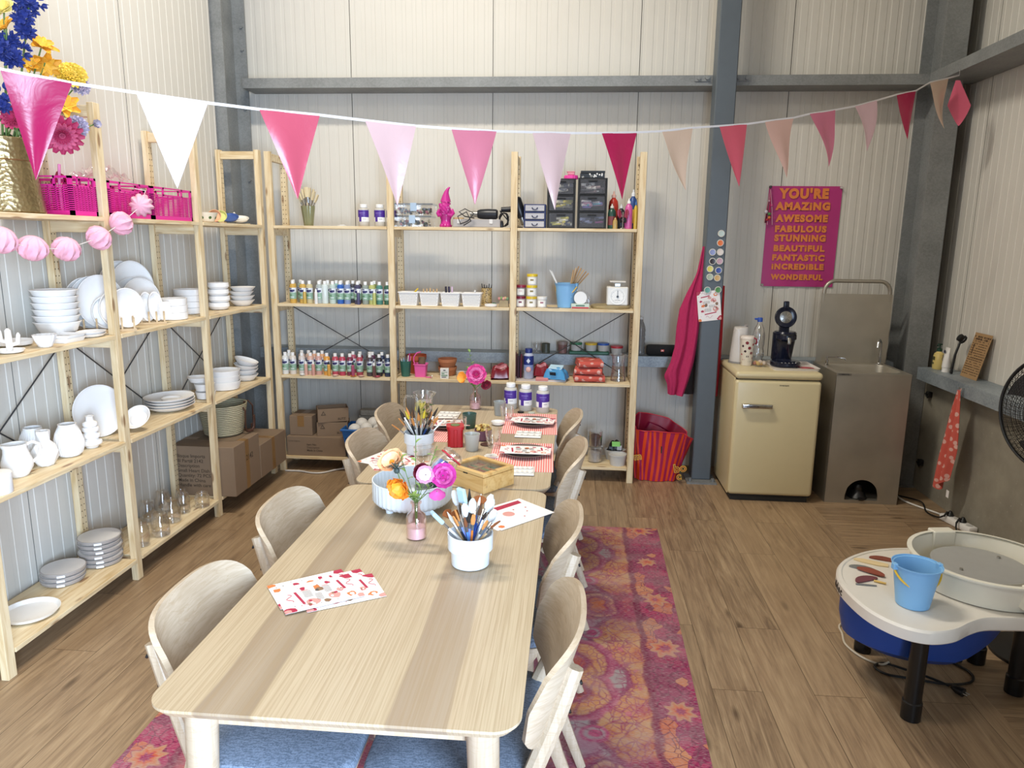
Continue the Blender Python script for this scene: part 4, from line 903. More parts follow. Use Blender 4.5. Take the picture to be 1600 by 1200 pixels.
for i, (y, col, lab) in enumerate(((4.655, '#d8d1c4', 'white triangular tile standing among the painted dishes'), (4.80, '#c9b894', 'beige tile lying flat nearest the corner on the top shelf'))):
    b = MB(); b.prism([(-.04, -.03), (.05, -.01), (.0, .05)] if i == 0 else rrect(-.04, .04, -.03, .03, .01), 0, .007, 0, T(0, 0, .036 if i == 0 else 0, .9 if i == 0 else 0)); tag(b.build('clay_tile', plain(col, .5), None, (-2.22, y, zA)), lab, 'tile', 'painted dishes on the top shelf')
# --- second shelf
def stack(n, lab, cat, name, x, y, z, dz, prof, mat=BISQ, group=None, th=.004, jit=.003, rad=None, sx=1, sy=1, rz=0):
    rn = random.Random(int(abs(x*y)*1000))
    for i in range(n):
        which = ('only', ) if n == 1 else {2: ('lower', 'upper'), 3: ('bottom', 'middle', 'top')}.get(n, tuple(['bottom']+[ORD[k]+' from the bottom' for k in range(1, n-1)]+['top']))
        pot(name, f'{which[i]} {lab}' if n > 1 else lab, cat, (x+rn.uniform(-jit, jit), y+rn.uniform(-jit, jit), z+dz*i), prof, mat, group, th, 36, rz, rad, sx, sy)
scal = lambda a, z: 1+(.018*math.cos(26*a) if z > .066 else 0)
stack(6, 'white scalloped bowl of the tall stack on the second left shelf', 'bowl', 'scalloped_bowl', -2.318, 3.073, zB, .0285, [(.038, 0), (.05, .003), (.075, .03), (.09, .066), (.0945, .07), (.094, .073)], BISQ, 'scalloped bowls', .004, .002, scal)
pot('fluted_bowl', 'small white fluted bowl in front of the scalloped stack', 'bowl', (-2.168, 2.79, zB), [(.022, 0), (.026, .004), (.038, .03), (.0435, .052)], BISQ, None, .003, 60, 0, lambda a, z: 1+(.035*math.cos(15*a) if z > .005 else 0))
def cactus(label, x, y, s=1):
    t = thing('cactus_dish', label, 'ring dish', (x, y, zB), 0, 'cactus ring dishes'); b = MB(); b.lathe(vessel([(.03*s, 0), (.045*s, .004), (.052*s, .014)], .003), 28); b.build('dish', BISQ, t)
    b = MB(); b.tube([(0, 0, .004), (0, 0, .05*s), (0, 0, .088*s), (0, 0, .096*s)], [.011*s, .0125*s, .011*s, .004*s], 12); b.tube([(.004, 0, .03*s), (.03*s, .008, .038*s), (.034*s, .01, .07*s), (.034*s, .01, .079*s)], [.008*s, .0085*s, .0075*s, .003*s], 10); b.tube([(-.004, 0, .042*s), (-.028*s, -.004, .047*s), (-.031*s, -.004, .082*s), (-.031*s, -.004, .09*s)], [.008*s, .008*s, .007*s, .003*s], 10); b.build('cactus', BISQ, t)
cactus('white cactus shaped ring dish at the front of the second left shelf', -2.19, 2.625); cactus('white cactus shaped ring dish at the very left of the second shelf', -2.20, 2.50, 1.05)
disc('plate', 'white oval plate behind the cactus dishes', 'plate', (-2.315, 2.80, zB), .075, .024, BISQ); disc('plate', 'small white saucer left of the cactus', 'plate', (-2.33, 2.62, zB), .05, .016, BISQ)
for i, (x, y, r, dz, lab) in enumerate(((-2.215, 2.955, .062, 0, 'lower white square tray beside the fluted bowl'), (-2.215, 2.96, .06, .013, 'upper white square tray beside the fluted bowl'))):
    b = MB(); b.prism(rrect(-r, r, -r, r, .012), 0, .004, 0, None, True); n = 28; o_ = rrect(-r, r, -r, r, .012); k = len(o_)
    b.add([(a*1, c*1, .004) for a, c in o_]+[(a*1.12, c*1.12, .018) for a, c in o_]+[(a*1.07, c*1.07, .018) for a, c in o_]+[(a*.95, c*.95, .005) for a, c in o_], [(j+q*k, (j+1) % k+q*k, (j+1) % k+(q+1)*k, j+(q+1)*k) for q in range(3) for j in range(k)], 0, True)
    tag(b.build('square_tray', BISQ, None, (x, y, zB+dz)), lab, 'tray', 'square trays')
stack(2, 'white oval dish of the pair by the plate rack', 'dish', 'oval_dish', -2.188, 3.115, zB, .011, [(.03, 0), (.045, .004), (.056, .016)], BISQ, 'oval dishes', .003, .003, None, 1, 1.3)
# plates standing on edge in wooden racks: each plate leans, its foot in the rack
RACKW = m_pine('x', ('#b89a6e', '#c8ab80', '#a5865a'), 'rack_wood')
def rack(label, x, y, L, n, rz=0):
    t = thing('plate_rack', label, 'plate rack', (x, y, zB), rz, 'wooden plate racks')
    for s in (-.038, .038): b = MB(); b.box(-L/2, L/2, s-.006, s+.006, 0, .013); b.build('rail', RACKW, t)
    for k in range(n):
        u = -L/2+.01+(L-.02)*k/(n-1)
        for s in (-.038, .038): b = MB(); b.box(u-.004, u+.004, s-.004, s+.004, .013, .068); b.build('dowel', RACKW, t)
rack('left wooden plate rack with round plates on the second left shelf', -2.225, 3.30, .23, 5, .62); rack('right wooden plate rack with small plates on the second left shelf', -2.235, 3.61, .20, 6, .62)
def up_plate(label, x, y, r, yaw=.0, lean=.18, z=zB, sy=1.0, egg=0, group='plates standing on edge', name='plate', zo=0):
    # local disc stands on its rim; faces -Y (towards the room's near end), turned by yaw
    b = MB(); M = T(0, 0, r*sy, 0, 0, 0) @ Matrix.Rotation(PI/2+0, 4, 'X')
    b.lathe(vessel([(r*.6, 0), (r*.82, .004), (r*.985, .015), (r, .02)], .004), 44, 0, (0, 0, 0), T(rz=yaw) @ T(0, 0, 0, -lean) @ T(0, 0, r*sy) @ Matrix.Rotation(PI/2, 4, 'X'), True, 1, sy, (lambda a, q: 1-egg*math.sin(a)) if egg else None)
    tag(b.build(name, BISQ, None, (x, y, z+zo)), label, 'plate', group)
YW_ = 1.22
up_plate('large round white plate at the back of the left plate rack', -2.325, 3.30, .122, YW_, .10, zB, 1, 0, 'plates standing on edge', 'plate', .0135); up_plate('second large round white plate in the left rack', -2.298, 3.308, .125, YW_, .10, zB, 1, 0, 'plates standing on edge', 'plate', .0135); up_plate('front large round white plate in the left rack, the one facing fully', -2.270, 3.318, .128, YW_, .10, zB, 1, 0, 'plates standing on edge', 'plate', .0135)
up_plate('medium white plate in front of the large ones in the left rack', -2.240, 3.30, .078, YW_, .09, zB, 1, 0, 'plates standing on edge', 'plate', .0135); up_plate('rimmed white plate of the left rack, behind the front one', -2.212, 3.335, .092, YW_, .09, zB, 1, 0, 'plates standing on edge', 'plate', .0135); up_plate('frontmost rimmed white plate partly behind the shelf post', -2.176, 3.365, .096, YW_, .09, zB, 1, 0, 'plates standing on edge', 'plate', .0135)
up_plate('tall egg shaped white plate at the back of the second left shelf', -2.36, 3.72, .135, YW_, .07, zB, 1.2, .14, 'plates standing on edge', 'plate', .0235); up_plate('second egg shaped white plate, half hidden behind the shelf post', -2.40, 3.68, .135, YW_, .07, zB, 1.2, .14, 'plates standing on edge', 'plate', .0235)
up_plate('large round white plate behind the right plate rack', -2.335, 3.68, .118, YW_, .12); up_plate('large round white plate leaning in front of it at the right rack', -2.30, 3.70, .118, YW_, .12)
up_plate('first small oval plate in the right rack', -2.235, 3.625, .044, YW_, .10, zB, 1.75, 0, 'small plates in the right rack', 'plate', .0135); up_plate('second small oval plate in the right rack', -2.203, 3.655, .044, YW_, .10, zB, 1.75, 0, 'small plates in the right rack', 'plate', .0135)
b = MB(); b.prism(rrect(-.035, .035, -.048, .048, .016), 0, .012, 0, T(rz=YW_) @ T(0, 0, .05, -.15) @ Matrix.Rotation(PI/2, 4, 'X'), True); tag(b.build('plate', BISQ, None, (-2.172, 3.69, zB+.0135)), 'small rounded square plate at the end of the right rack', 'plate', 'small plates in the right rack')
FL = [(.068, 0), (.076, .003), (.078, .036), (.078, .040)]
stack(3, 'white flat bottomed bowl of the stack at the right rack', 'bowl', 'straight_bowl', -2.225, 3.865, zB, .0385, FL, BISQ, 'straight sided bowls', .004); 
stack(4, 'white straight bowl of the stack behind the far shelf post', 'bowl', 'straight_bowl', -2.30, 4.185, zB, .036, [(.078, 0), (.086, .004), (.088, .038)], BISQ, 'straight sided bowls', .004)
stack(4, 'white rounded bowl of the stack by the far shelf post', 'bowl', 'rounded_bowl', -2.245, 4.445, zB, .0415, [(.035, 0), (.05, .004), (.064, .022), (.062, .046)], BISQ, 'rounded bowls', .004)
stack(4, 'white shallow bowl of the second-shelf stack nearest the corner', 'bowl', 'shallow_bowl', -2.225, 4.735, zB, .029, [(.04, 0), (.05, .004), (.082, .040)], BISQ, 'shallow bowls', .004, .008)
# --- third shelf
def jug(label, x, y, s, rz):
    t = thing('jug', label, 'jug', (x, y, zC), rz, 'white jugs'); b = MB(); b.lathe(vessel([(.034*s, 0), (.038*s, .004), (.056*s, .035*s), (.058*s, .055*s), (.046*s, .095*s), (.04*s, .115*s), (.044*s, .135*s)], .004), 36, 0, (0, 0, 0), None, True, 1, 1, lambda a, z: 1+(.30*max(0, math.cos(a))**10*min(1, max(0, (z-.1*s)/(.035*s))))); b.build('jug_body', BISQ, t)
    b = MB(); b.tube([(-.040*s, 0, .128*s), (-.058*s, 0, .137*s), (-.082*s, 0, .125*s), (-.086*s, 0, .10*s), (-.076*s, 0, .07*s), (-.054*s, 0, .052*s)], .0062*s, 10); b.build('handle', BISQ, t)
jug('white jug with its handle to the right on the third left shelf', -2.245, 2.655, 1.0, PI+.6); jug('white jug at the left edge of the third shelf, half out of view', -2.305, 2.43, 1.0, PI+.6)
t = thing('faceted_vase', 'white faceted geometric vase beside the jug', 'vase', (-2.235, 2.80, zC), .3); b = MB(); n = 7
rs = [(.030, 0, 0), (.050, .03, .5), (.054, .062, 0), (.042, .088, .5), (.025, .108, 0), (.028, .146, .5), (.0275, .152, .5), (.023, .150, .5), (.021, .11, 0)]
V = []; F = []
for r, z, o in rs: V += [(r*math.cos(2*PI*(i+o)/n), r*math.sin(2*PI*(i+o)/n), z) for i in range(n)]
for k in range(len(rs)-1):
    for i in range(n):
        a, c, d, e = k*n+i, k*n+(i+1) % n, (k+1)*n+(i+1) % n, (k+1)*n+i
        if rs[k][2] < rs[k+1][2]: F += [(a, c, e), (c, d, e)]
        elif rs[k][2] > rs[k+1][2]: F += [(a, d, e), (a, c, d)]
        else: F.append((a, c, d, e))
F.append(tuple(range(n))[::-1]); F.append(tuple(range((len(rs)-1)*n, len(rs)*n))); b.add(V, F); b.build('vase_body', BISQ, t)
RV = [(.036, 0), (.042, .003), (.042, .007), (.052, .012), (.061, .045), (.060, .065), (.050, .105), (.036, .138), (.037, .146)]
rib = lambda a, z: 1+(.028*math.cos(34*a) if .012 < z < .135 else 0)
pot('ribbed_vase', 'white ribbed vase in front, beside the ringed vase', 'vase', (-2.229, 2.943, zC), RV, BISQ, 'ribbed vases', .004, 136, 0, rib); pot('ribbed_vase', 'white ribbed vase behind the faceted vase', 'vase', (-2.335, 2.868, zC), RV, BISQ, 'ribbed vases', .004, 136, 0, rib)
pr = [(.024, 0), (.028, .006)]
for k, (zc, r) in enumerate(((.026, .045), (.058, .040), (.088, .037), (.112, .032))): pr += [(r*.72, zc-.014), (r*.95, zc-.008), (r, zc), (r*.95, zc+.007), (r*.72, zc+.012)]
pot('ringed_vase', 'white vase of stacked bulging rings', 'vase', (-2.215, 3.075, zC), pr+[(.016, .128), (.016, .145), (.019, .150)], BISQ, None, .004, 36)
up_plate('big white bowl standing on edge behind the ringed vase', -2.29, 3.255, .128, 1.1, .13, zC, 1, 0, None, 'serving_bowl')
t = thing('lidded_pot', 'white lidded pot at the left end of the third shelf', 'pot', (-2.165, 2.455, zC)); b = MB(); b.lathe([(0, 0), (.046, 0), (.048, .003), (.048, .062), (0, .062)], 32); b.build('pot_body', BISQ, t); b = MB(); b.lathe([(0, .0625), (.049, .0625), (.049, .078), (.046, .081), (0, .082)], 32); b.build('lid', BISQ, t)
t = thing('wall_pocket', 'white half bowl lying open beside the shelf post on the third shelf', 'bowl', (-2.19, 3.41, zC), -.5); b = MB(); b.lathe(vessel([(.02, 0), (.045, .008), (.065, .03)], .004), 32, 0, (0, 0, 0), T(0, 0, .048, .75, 0, .6), True, 1, 1.1); b.lathe([(0, 0), (.038, .001), (.04, .006), (0, .006)], 20, 0, (0, 0, 0), T(0.0, 0, .055, .75, 0, .6)); b.build('bowl_body', BISQ, t)
PL = [(.06, 0), (.085, .004), (.125, .026), (.13, .032)]
stack(4, 'large white plate of the wide stack on the third left shelf', 'plate', 'deep_plate', -2.275, 3.845, zC, .0155, PL, BISQ, 'wide plates', .004, .003, None, 1, 1.12)
pot('saucer', 'white saucer lying on the wide stack of plates', 'plate', (-2.265, 3.85, zC+.0155*3+.0045), [(.03, 0), (.05, .005), (.056, .016)], BISQ)
stack(2, 'small white bowl behind the far shelf post on the third shelf', 'bowl', 'small_bowl', -2.22, 4.145, zC, .05, [(.035, 0), (.05, .004), (.06, .045)], BISQ, 'small bowls', .004)
pot('serving_dish', 'white dish behind the small bowls, by the wall', 'dish', (-2.315, 4.03, zC), [(.04, 0), (.055, .01), (.062, .06)], BISQ)
pot('spout_bowl', 'white spouted bowl resting on the small bowls behind the far shelf post', 'bowl', (-2.25, 4.14, zC+.0996), [(.03, 0), (.05, .005), (.066, .035)], BISQ, None, .004, 36, 2.8, lambda a, z: 1+.2*max(0, math.cos(a))**8*min(1, z/.03))
stack(3, 'deep white bowl of the stack right of the far shelf post', 'bowl', 'deep_bowl', -2.235, 4.43, zC, .036, [(.07, 0), (.085, .005), (.098, .05), (.0985, .056)], BISQ, 'deep bowls', .004)
for i, (y, z, tilt, lab) in enumerate(((4.73, 0, 0, 'bottom white bowl of the slipping stack in the corner'), (4.735, .034, -.02, 'second white bowl of the slipping stack in the corner'), (4.72, .07, .16, 'third white bowl of the slipping stack in the corner'), (4.72, .105, .30, 'top white bowl of the slipping stack in the corner'))):
    pot('tilted_bowl', lab, 'bowl', (-2.23, y, zC+z), [(.035, 0), (.05, .005), (.078, .038), (.08, .044)], BISQ, 'bowls in the slipping stack', .004).rotation_euler = (0 if i < 2 else -tilt*.2, tilt, 0)
# --- bottom shelf
GLZ = plain('#a7a09b', .35, 0, .12); STK = plain('#f3f3f1', .5)
def tileplate(lab, x, y, z, r, cream):
    t = thing('glazed_plate', lab, 'plate', (x, y, z), 0, 'stacked plates on the bottom shelf'); b = MB(); b.lathe([(0, 0), (r*.86, 0), (r*.94, .004), (r, .019), (r*.985, .021), (0, .020)], 44); b.build('plate_body', GLZ, t)
    b = MB(); b.lathe([(0, .0204), (r*.95, .0212)], 44); b.build('glaze', plain(cream, .3), t)
    b = MB(); a = -1.05; b.box(-.016, .016, -.001, .001, .004, .014, 0, 0, T(r*.985*math.cos(a), r*.985*math.sin(a), .0, 0, 0, a+PI/2)); b.build('sticker', STK, t)
for k in range(3): tileplate(('bottom', 'middle', 'top')[k]+' grey edged plate of the low stack on the bottom left shelf', -2.325+.003*k, 2.935, zD+.0225*k+.0, .094, '#d5d0cc')
for k in range(6): tileplate((('bottom',)+tuple(ORD[i]+' from the bottom' for i in range(1, 5))+('top',))[k]+' grey edged plate of the tall stack on the bottom left shelf', -2.275+.004*(k % 2), 3.14-.003*(k % 3), zD+.0235*k, .096, '#dcd7d2')
disc('plate', 'single white plate lying at the front of the bottom left shelf', 'plate', (-2.245, 2.625, zD), .112, .022, CER)
def jar(lab, x, y, r, h):
    t = thing('glass_jar', lab, 'jar', (x, y, zD), 0, 'empty glass jars'); b = MB(); b.lathe(vessel([(r*.88, 0), (r, .006), (r, h*.70), (r*.80, h*.82), (r*.80, h)], .0026), 28); b.build('jar_body', GL, t)
    b = MB()
    for q in (.86, .92): b.tube([(r*.805*math.cos(2*PI*i/24), r*.805*math.sin(2*PI*i/24), h*q) for i in range(24)], .0014, 5, 0, True)
    b.build('thread', GL, t)
for a in (('empty glass jar left of the shelf post on the bottom shelf', -2.30, 3.30, .036, .10), ('tall narrow empty jar at the front, right of the shelf post', -2.185, 3.34, .037, .135), ('wide empty jar at the front edge of the shelf', -2.165, 3.475, .047, .125), ('tall empty jar by the wall in the middle of the jars', -2.345, 3.655, .04, .12),
    ('wide tall empty jar in the middle at the front', -2.21, 3.665, .05, .135), ('empty jar by the wall behind the wide tall one', -2.34, 3.80, .045, .125), ('empty jar second from the far end of the jars', -2.215, 3.80, .036, .12), ('low empty jar at the far end of the jars', -2.16, 3.905, .042, .088), ('small empty jar at the back near the cardboard box', -2.29, 3.91, .034, .10)): jar(*a)
# cardboard boxes and the basket in the third bay
INKB = plain('#4a3b2c', .8)
def carton(label, loc, lx, ly, h, rz=0, open_=False, group='cardboard boxes', tape='y'):
    t = thing('cardboard_box', label, 'box', loc, rz, group); b = MB()
    if open_:
        w_ = .004
        for (x0, x1, y0, y1) in ((-lx/2, lx/2, -ly/2, -ly/2+w_), (-lx/2, lx/2, ly/2-w_, ly/2), (-lx/2, -lx/2+w_, -ly/2+w_, ly/2-w_), (lx/2-w_, lx/2, -ly/2+w_, ly/2-w_)): b.box(x0, x1, y0, y1, 0, h)
        b.box(-lx/2+w_, lx/2-w_, -ly/2+w_, ly/2-w_, 0, .004)
    else: b.box(-lx/2, lx/2, -ly/2, ly/2, 0, h, 0, .0025)
    b.build('carton', CARD, t)
    if not open_:
        b = MB(); e = .0006
        if tape == 'y': b.box(-.025, .025, -ly/2-e, ly/2+e, h-e, h+e); b.box(-.025, .025, -ly/2-e, -ly/2+e, h-.08, h); b.box(-.025, .025, ly/2-e, ly/2+e, h-.08, h)
        else: b.box(-lx/2-e, lx/2+e, -.025, .025, h-e, h+e); b.box(lx/2-e, lx/2+e, -.025, .025, 0, h); b.box(-lx/2-e, -lx/2+e, -.025, .025, h-.08, h)
        b.build('tape', TAPE, t)
    return t
t = carton('big cardboard box printed with import details, sticking out of the left shelf', (-2.232, 4.257, zD), .40, .36, .315, 0, False, 'cardboard boxes in the left corner', 'x')
for k, s in enumerate(('Bisque Imports', 'BI Part# 2142', 'Description', 'Small Heart Dish', 'Quantity: 72 PCS', 'Made in China', 'Handle with care')):
    text(s, .030, INKB, 'printed_text', t, T(-.165, -.1808, .252-.031*k) @ FRONT, .0004, .0001, 'LEFT')
text('2142', .05, INKB, 'printed_text', t, T(.2009, 0.03, .20) @ Matrix.Rotation(PI/2, 4, 'Z') @ FRONT, .0006, .0001, 'CENTER')
carton('lower cardboard box behind the big printed one, in the corner', (-2.225, 4.652, zD), .39, .42, .225, 0, False, 'cardboard boxes in the left corner', 'x')
BASK = NT('woven_palm'); _w = BASK.n('TexWave'); _w.inputs['Scale'].default_value = 26; _w.inputs['Distortion'].default_value = 2.5; _w.bands_direction = 'Z'; BASK.l(BASK.co(), _w.inputs['Vector']); BASK.col(BASK.ramp(_w.outputs['Fac'], [(.2, '#93896a'), (.8, '#cbc1a0')])); BASK.set(.85); BASK.bump(_w.outputs['Fac'], .8, .006)
t = thing('straw_basket', 'round woven straw basket with brown leather straps on the cardboard box', 'basket', (-2.235, 4.375, zD+.3175)); b = MB(); b.lathe(vessel([(.098, 0), (.118, .01), (.135, .10), (.152, .205)], .006), 48); b.build('basket_body', BASK.m, t)
LEA = plain('#4c3024', .55)
for q in ([(.11, -.02, .19), (.135, -.02, .20), (.158, -.015, .16), (.150, -.005, .06), (.149, .01, .02), (.155, .035, .014), (.162, .065, .014), (.165, .085, .03), (.168, .085, .08), (.172, .075, .11)], [(.10, .09, .19), (.125, .10, .205), (.15, .11, .17), (.145, .12, .08), (.14, .135, .02), (.135, .12, .012), (.14, .10, .02), (.145, .095, .05)]):
    b = MB(); b.tube(q, .010, 6, 0, False, None, True, .5); b.build('strap', LEA, t)
b = MB(); b.prism(rrect(-.13, .13, -.12, .13, .03), 0, .0015); tag(b.build('cardboard_sheet', plain('#7a6650', .8), None, (-2.215, 4.33, zD+.3157)), 'cardboard sheet lying on the big box under the straw basket', 'cardboard')
# ---------------------------------------------------------------- back shelves
Y0 = 4.957
# paint bottles: clear body of colour, printed label, white cap
NAVY = plain('#2b2a5c', .5); LGREEN = plain('#8fae97', .5, 0, .1); LWHITE = plain('#dfe2e6', .5)
_pb = {}
def paint_bottle(label, x, y, z, col, group, h=.158, r=.0235, bare=False):
    t = thing('paint_bottle', label, 'bottle', (x, y, z), 0, group)
    if 'm' not in _pb:
        b = MB(); b.lathe([(0, 0), (.0225, 0), (.0235, .003), (.0235, .122), (.020, .131), (.0115, .135), (.0115, .137), (0, .137)], 16); _pb['m'] = b
        b = MB(); n = 8
        def band(z0, z1, a0, a1, m, e=.0005):
            R = .0235+e; v = []
            for k in range(n+1):
                a = a0+(a1-a0)*k/n; v += [(R*math.cos(a), R*math.sin(a), z0), (R*math.cos(a), R*math.sin(a), z1)]
            b.add(v, [(2*k, 2*k+2, 2*k+3, 2*k+1) for k in range(n)], m, True)
        A0, A1 = -PI, 0
        band(.075, .108, A0, A1, 0); band(.030, .075, A0, A1, 2); band(.100, .106, -PI*.83, -PI*.5, 1, .0009); band(.082, .0955, -PI*.72, -PI*.24, 1, .0009); band(.078, .084, -PI*.66, -PI*.35, 1, .0009)
        band(.052, .062, -PI*.75, -PI*.5, 3, .0009); band(.040, .045, -PI*.6, -PI*.3, 0, .0009); _pb['l'] = b
        b = MB(); b.lathe([(0, .136), (.0125, .136), (.0125, .157), (.0115, .158), (0, .158)], 14); _pb['c'] = b
    _pb['m'].build('bottle_body', plain(col, .25, 0, .05), t, recalc=False)
    if not bare: _pb['l'].build('label', [LWHITE, NAVY, LGREEN, plain('#5f8a68', .5)], t, recalc=False)
    _pb['c'].build('cap', CAPW, t, recalc=False)
def small_bottle(label, x, y, z, col, tip, group):
    t = thing('writer_bottle', label, 'bottle', (x, y, z), 0, group); b = MB(); b.lathe([(0, 0), (.0115, 0), (.012, .003), (.0115, .078), (.007, .084), (0, .085)], 14); b.build('bottle_body', plain(col, .3), t)
    b = MB(); b.lathe([(.0075, .083), (.0078, .09), (.003, .104), (0, .106)], 12); b.build('nozzle', plain(tip, .4), t)
X1 = [-1.981, -1.909, -1.86, -1.79, -1.748, -1.692, -1.636, -1.586, -1.512, -1.456, -1.408, -1.355, -1.298]
BN = ['ochre', 'yellow ochre', 'sand', 'pale grey', 'frosted clear', 'mist green', 'bright blue', 'slate blue', 'dark violet', 'stone grey', 'lime', 'teal', 'dark green']
BC = ['#c99f4c', '#c9a353', '#c6b98f', '#a9b0ac', '#cfd8d4', '#b9c7bf', '#2f5fae', '#7f8fb3', '#45435c', '#8f978f', '#b0b36d', '#4b8074', '#39604b']
GR1 = 'paint bottles in the upper row'
for i, x in enumerate(X1): paint_bottle(f'{BN[i]} paint bottle, {ORD[i]} from the left at the front of the upper row', x, 5.012, zB, BC[i], GR1, .158, .0235, i == 4)
XB = [(-2.018, 'dull yellow', '#b99b50'), (-1.962, 'grey green', '#9aa79c'), (-1.819, 'grey', '#a9aeb0'), (-1.762, 'pale', '#c9cfcc'), (-1.698, 'aqua', '#8fb7b2'), (-1.664, 'mid blue', '#5a7db5'), (-1.612, 'sky blue', '#93aecb'), (-1.576, 'charcoal', '#45464c'), (-1.533, 'black', '#2e2e33'), (-1.421, 'moss', '#7d8a4f')]
for i, (x, nm, c) in enumerate(XB): paint_bottle(f'{nm} paint bottle, {ORD[i]} from the left at the back of the upper row', x, 5.115, zB, c, GR1+' behind')
for i, (x, c, nm) in enumerate(((-1.882, '#c9a64e', 'ochre'), (-1.8, '#e3e0da', 'white'), (-1.496, '#4b4868', 'violet'), (-1.382, '#b5b86a', 'lime'))): small_bottle(f'small {nm} writer bottle in front of the upper paint row', x, 4.972, zB, c, '#efeeea', 'small bottles before the upper row')
X2 = [-2.063, -2.006, -1.939, -1.875, -1.815, -1.754, -1.692, -1.64, -1.584, -1.513, -1.438, -1.37, -1.307]
BN2 = ['white', 'cream', 'pearl', 'pale rose', 'blush', 'golden orange', 'coral', 'raspberry', 'burgundy', 'red', 'charcoal', 'black', 'dark blue']
BC2 = ['#d9d8d4', '#d8cfc4', '#cfc5bd', '#d3aa98', '#c99c90', '#d99a45', '#b84f5c', '#b8455a', '#7c3448', '#a84a55', '#4e4448', '#2f2d31', '#2b3852']
GR2 = 'paint bottles in the lower row'
for i, x in enumerate(X2): paint_bottle(f'{BN2[i]} paint bottle, {ORD[i]} from the left at the front of the lower row', x, 5.012, zC, BC2[i], GR2)
XB2 = [(-2.075, 'milk white', '#d6d4d0'), (-1.978, 'shell', '#cdb9ae'), (-1.926, 'skin', '#d0b09d'), (-1.882, 'peach', '#d3a184'), (-1.824, 'apricot', '#d7a276'), (-1.592, 'rose', '#b45a6c'), (-1.54, 'wine', '#6f2c40'), (-1.448, 'plum', '#59344a'), (-1.468, 'brown', '#4c3a36'), (-1.377, 'navy', '#2c3450')]
for i, (x, nm, c) in enumerate(XB2): paint_bottle(f'{nm} paint bottle, {ORD[i]} from the left at the back of the lower row', x, 5.115, zC, c, GR2+' behind')
for i, (x, c, nm, tp) in enumerate(((-1.896, '#d9aa98', 'blush', '#efeeea'), (-1.842, '#cf9a8c', 'rose beige', '#efeeea'), (-1.727, '#d9a04a', 'amber', '#1c1c1c'), (-1.551, '#a8506c', 'raspberry', '#1c1c1c'), (-1.397, '#6b4a48', 'brown', '#efeeea'))): small_bottle(f'small {nm} writer bottle in front of the lower paint row', x, 4.972, zC, c, tp, 'small bottles before the lower row')
for i, (x, c, nm) in enumerate(((-1.92, '#e9e7e2', 'white'), (-1.68, '#d9b7a5', 'blush'), (-1.548, '#e08a2e', 'orange'), (-1.49, '#c9a090', 'brown edged'), (-1.375, '#b84a5c', 'red'))):
    b = MB(); b.lathe(vessel([(.014, 0), (.02, .003), (.023, .008)], .002), 16); tag(b.build('sample_chip', plain(c, .4), None, (x, 4.968, zC)), f'{nm} round colour chip before the lower paint row', 'colour chip', 'colour chips on the shelf edge')
# --- top shelf
YM = 5.10
t = thing('fluted_glass', 'green fluted glass full of bristle brushes on the top back shelf', 'glass', (-1.877, YM, zA)); b = MB(); b.lathe(vessel([(.030, 0), (.032, .006), (.046, .115), (.048, .138)], .004), 48, 0, (0, 0, 0), None, True, 1, 1, lambda a, z: 1+.04*math.cos(9*a)); b.build('glass_body', plain('#8f8f6c', .15, 0, .05, Alpha=.82), t)
rn = random.Random(9)
for i in range(9):
    a = -1+2*i/8; L = .19+.02*(i % 3); base = (-1.877-.018*a, YM, zA+.008); tip = (-1.877+.075*a, YM+(.02, -.02, 0)[i % 3], zA+.215+.05*(1-a*a))
    A = Vector(base); d = Vector(tip)-A; L = d.length; M = d.to_track_quat('Z', 'Y').to_matrix().to_4x4(); t = thing('bristle_brush', f'hog bristle brush, {ORD[i]} from the left in the green glass', 'paint brush', base, 0, 'bristle brushes in the green glass')
    b = MB(); b.lathe([(0, 0), (.003, .01), (.0055, L*.6), (0, L*.6)], 8, 0, (0, 0, 0), M); b.build('handle', plain(('#8c6a4a', '#c9b48c', '#5b4636')[i % 3], .4), t); b = MB(); b.lathe([(0, L*.58), (.0075, L*.59), (.010, L*.74), (0, L*.74)], 10, 0, (0, 0, 0), M, True, 1.3, .6); b.build('ferrule', FERR, t); b = MB(); b.lathe([(0, L*.73), (.0105, L*.74), (.014, L*.88), (.011, L), (0, L)], 10, 0, (0, 0, 0), M, True, 1.3, .6); b.build('bristles', plain('#d9c9a3', .9, 0, .15), t)
for lab, x in (('purple labelled glaze bottle left of the pair on the top shelf', -1.478), ('purple labelled glaze bottle beside the shelf post on the top shelf', -1.363), ('purple labelled glaze bottle half hidden behind the shelf post', -1.276)): glaze(lab, (x, YM, zA), .152, .0385, 'glaze bottles on the top shelf')
b = MB(); b.box(-.03, .03, -.015, .015, 0, .004, 0, .001, T(0, 0, 0, .1)); b.box(-.012, .02, -.01, .012, .004, .009); tag(b.build('scrap', plain('#d8d5cf', .6), None, (-1.60, 4.99, zA)), 'tiny white scrap on the top shelf left of the purple bottles', 'scrap')
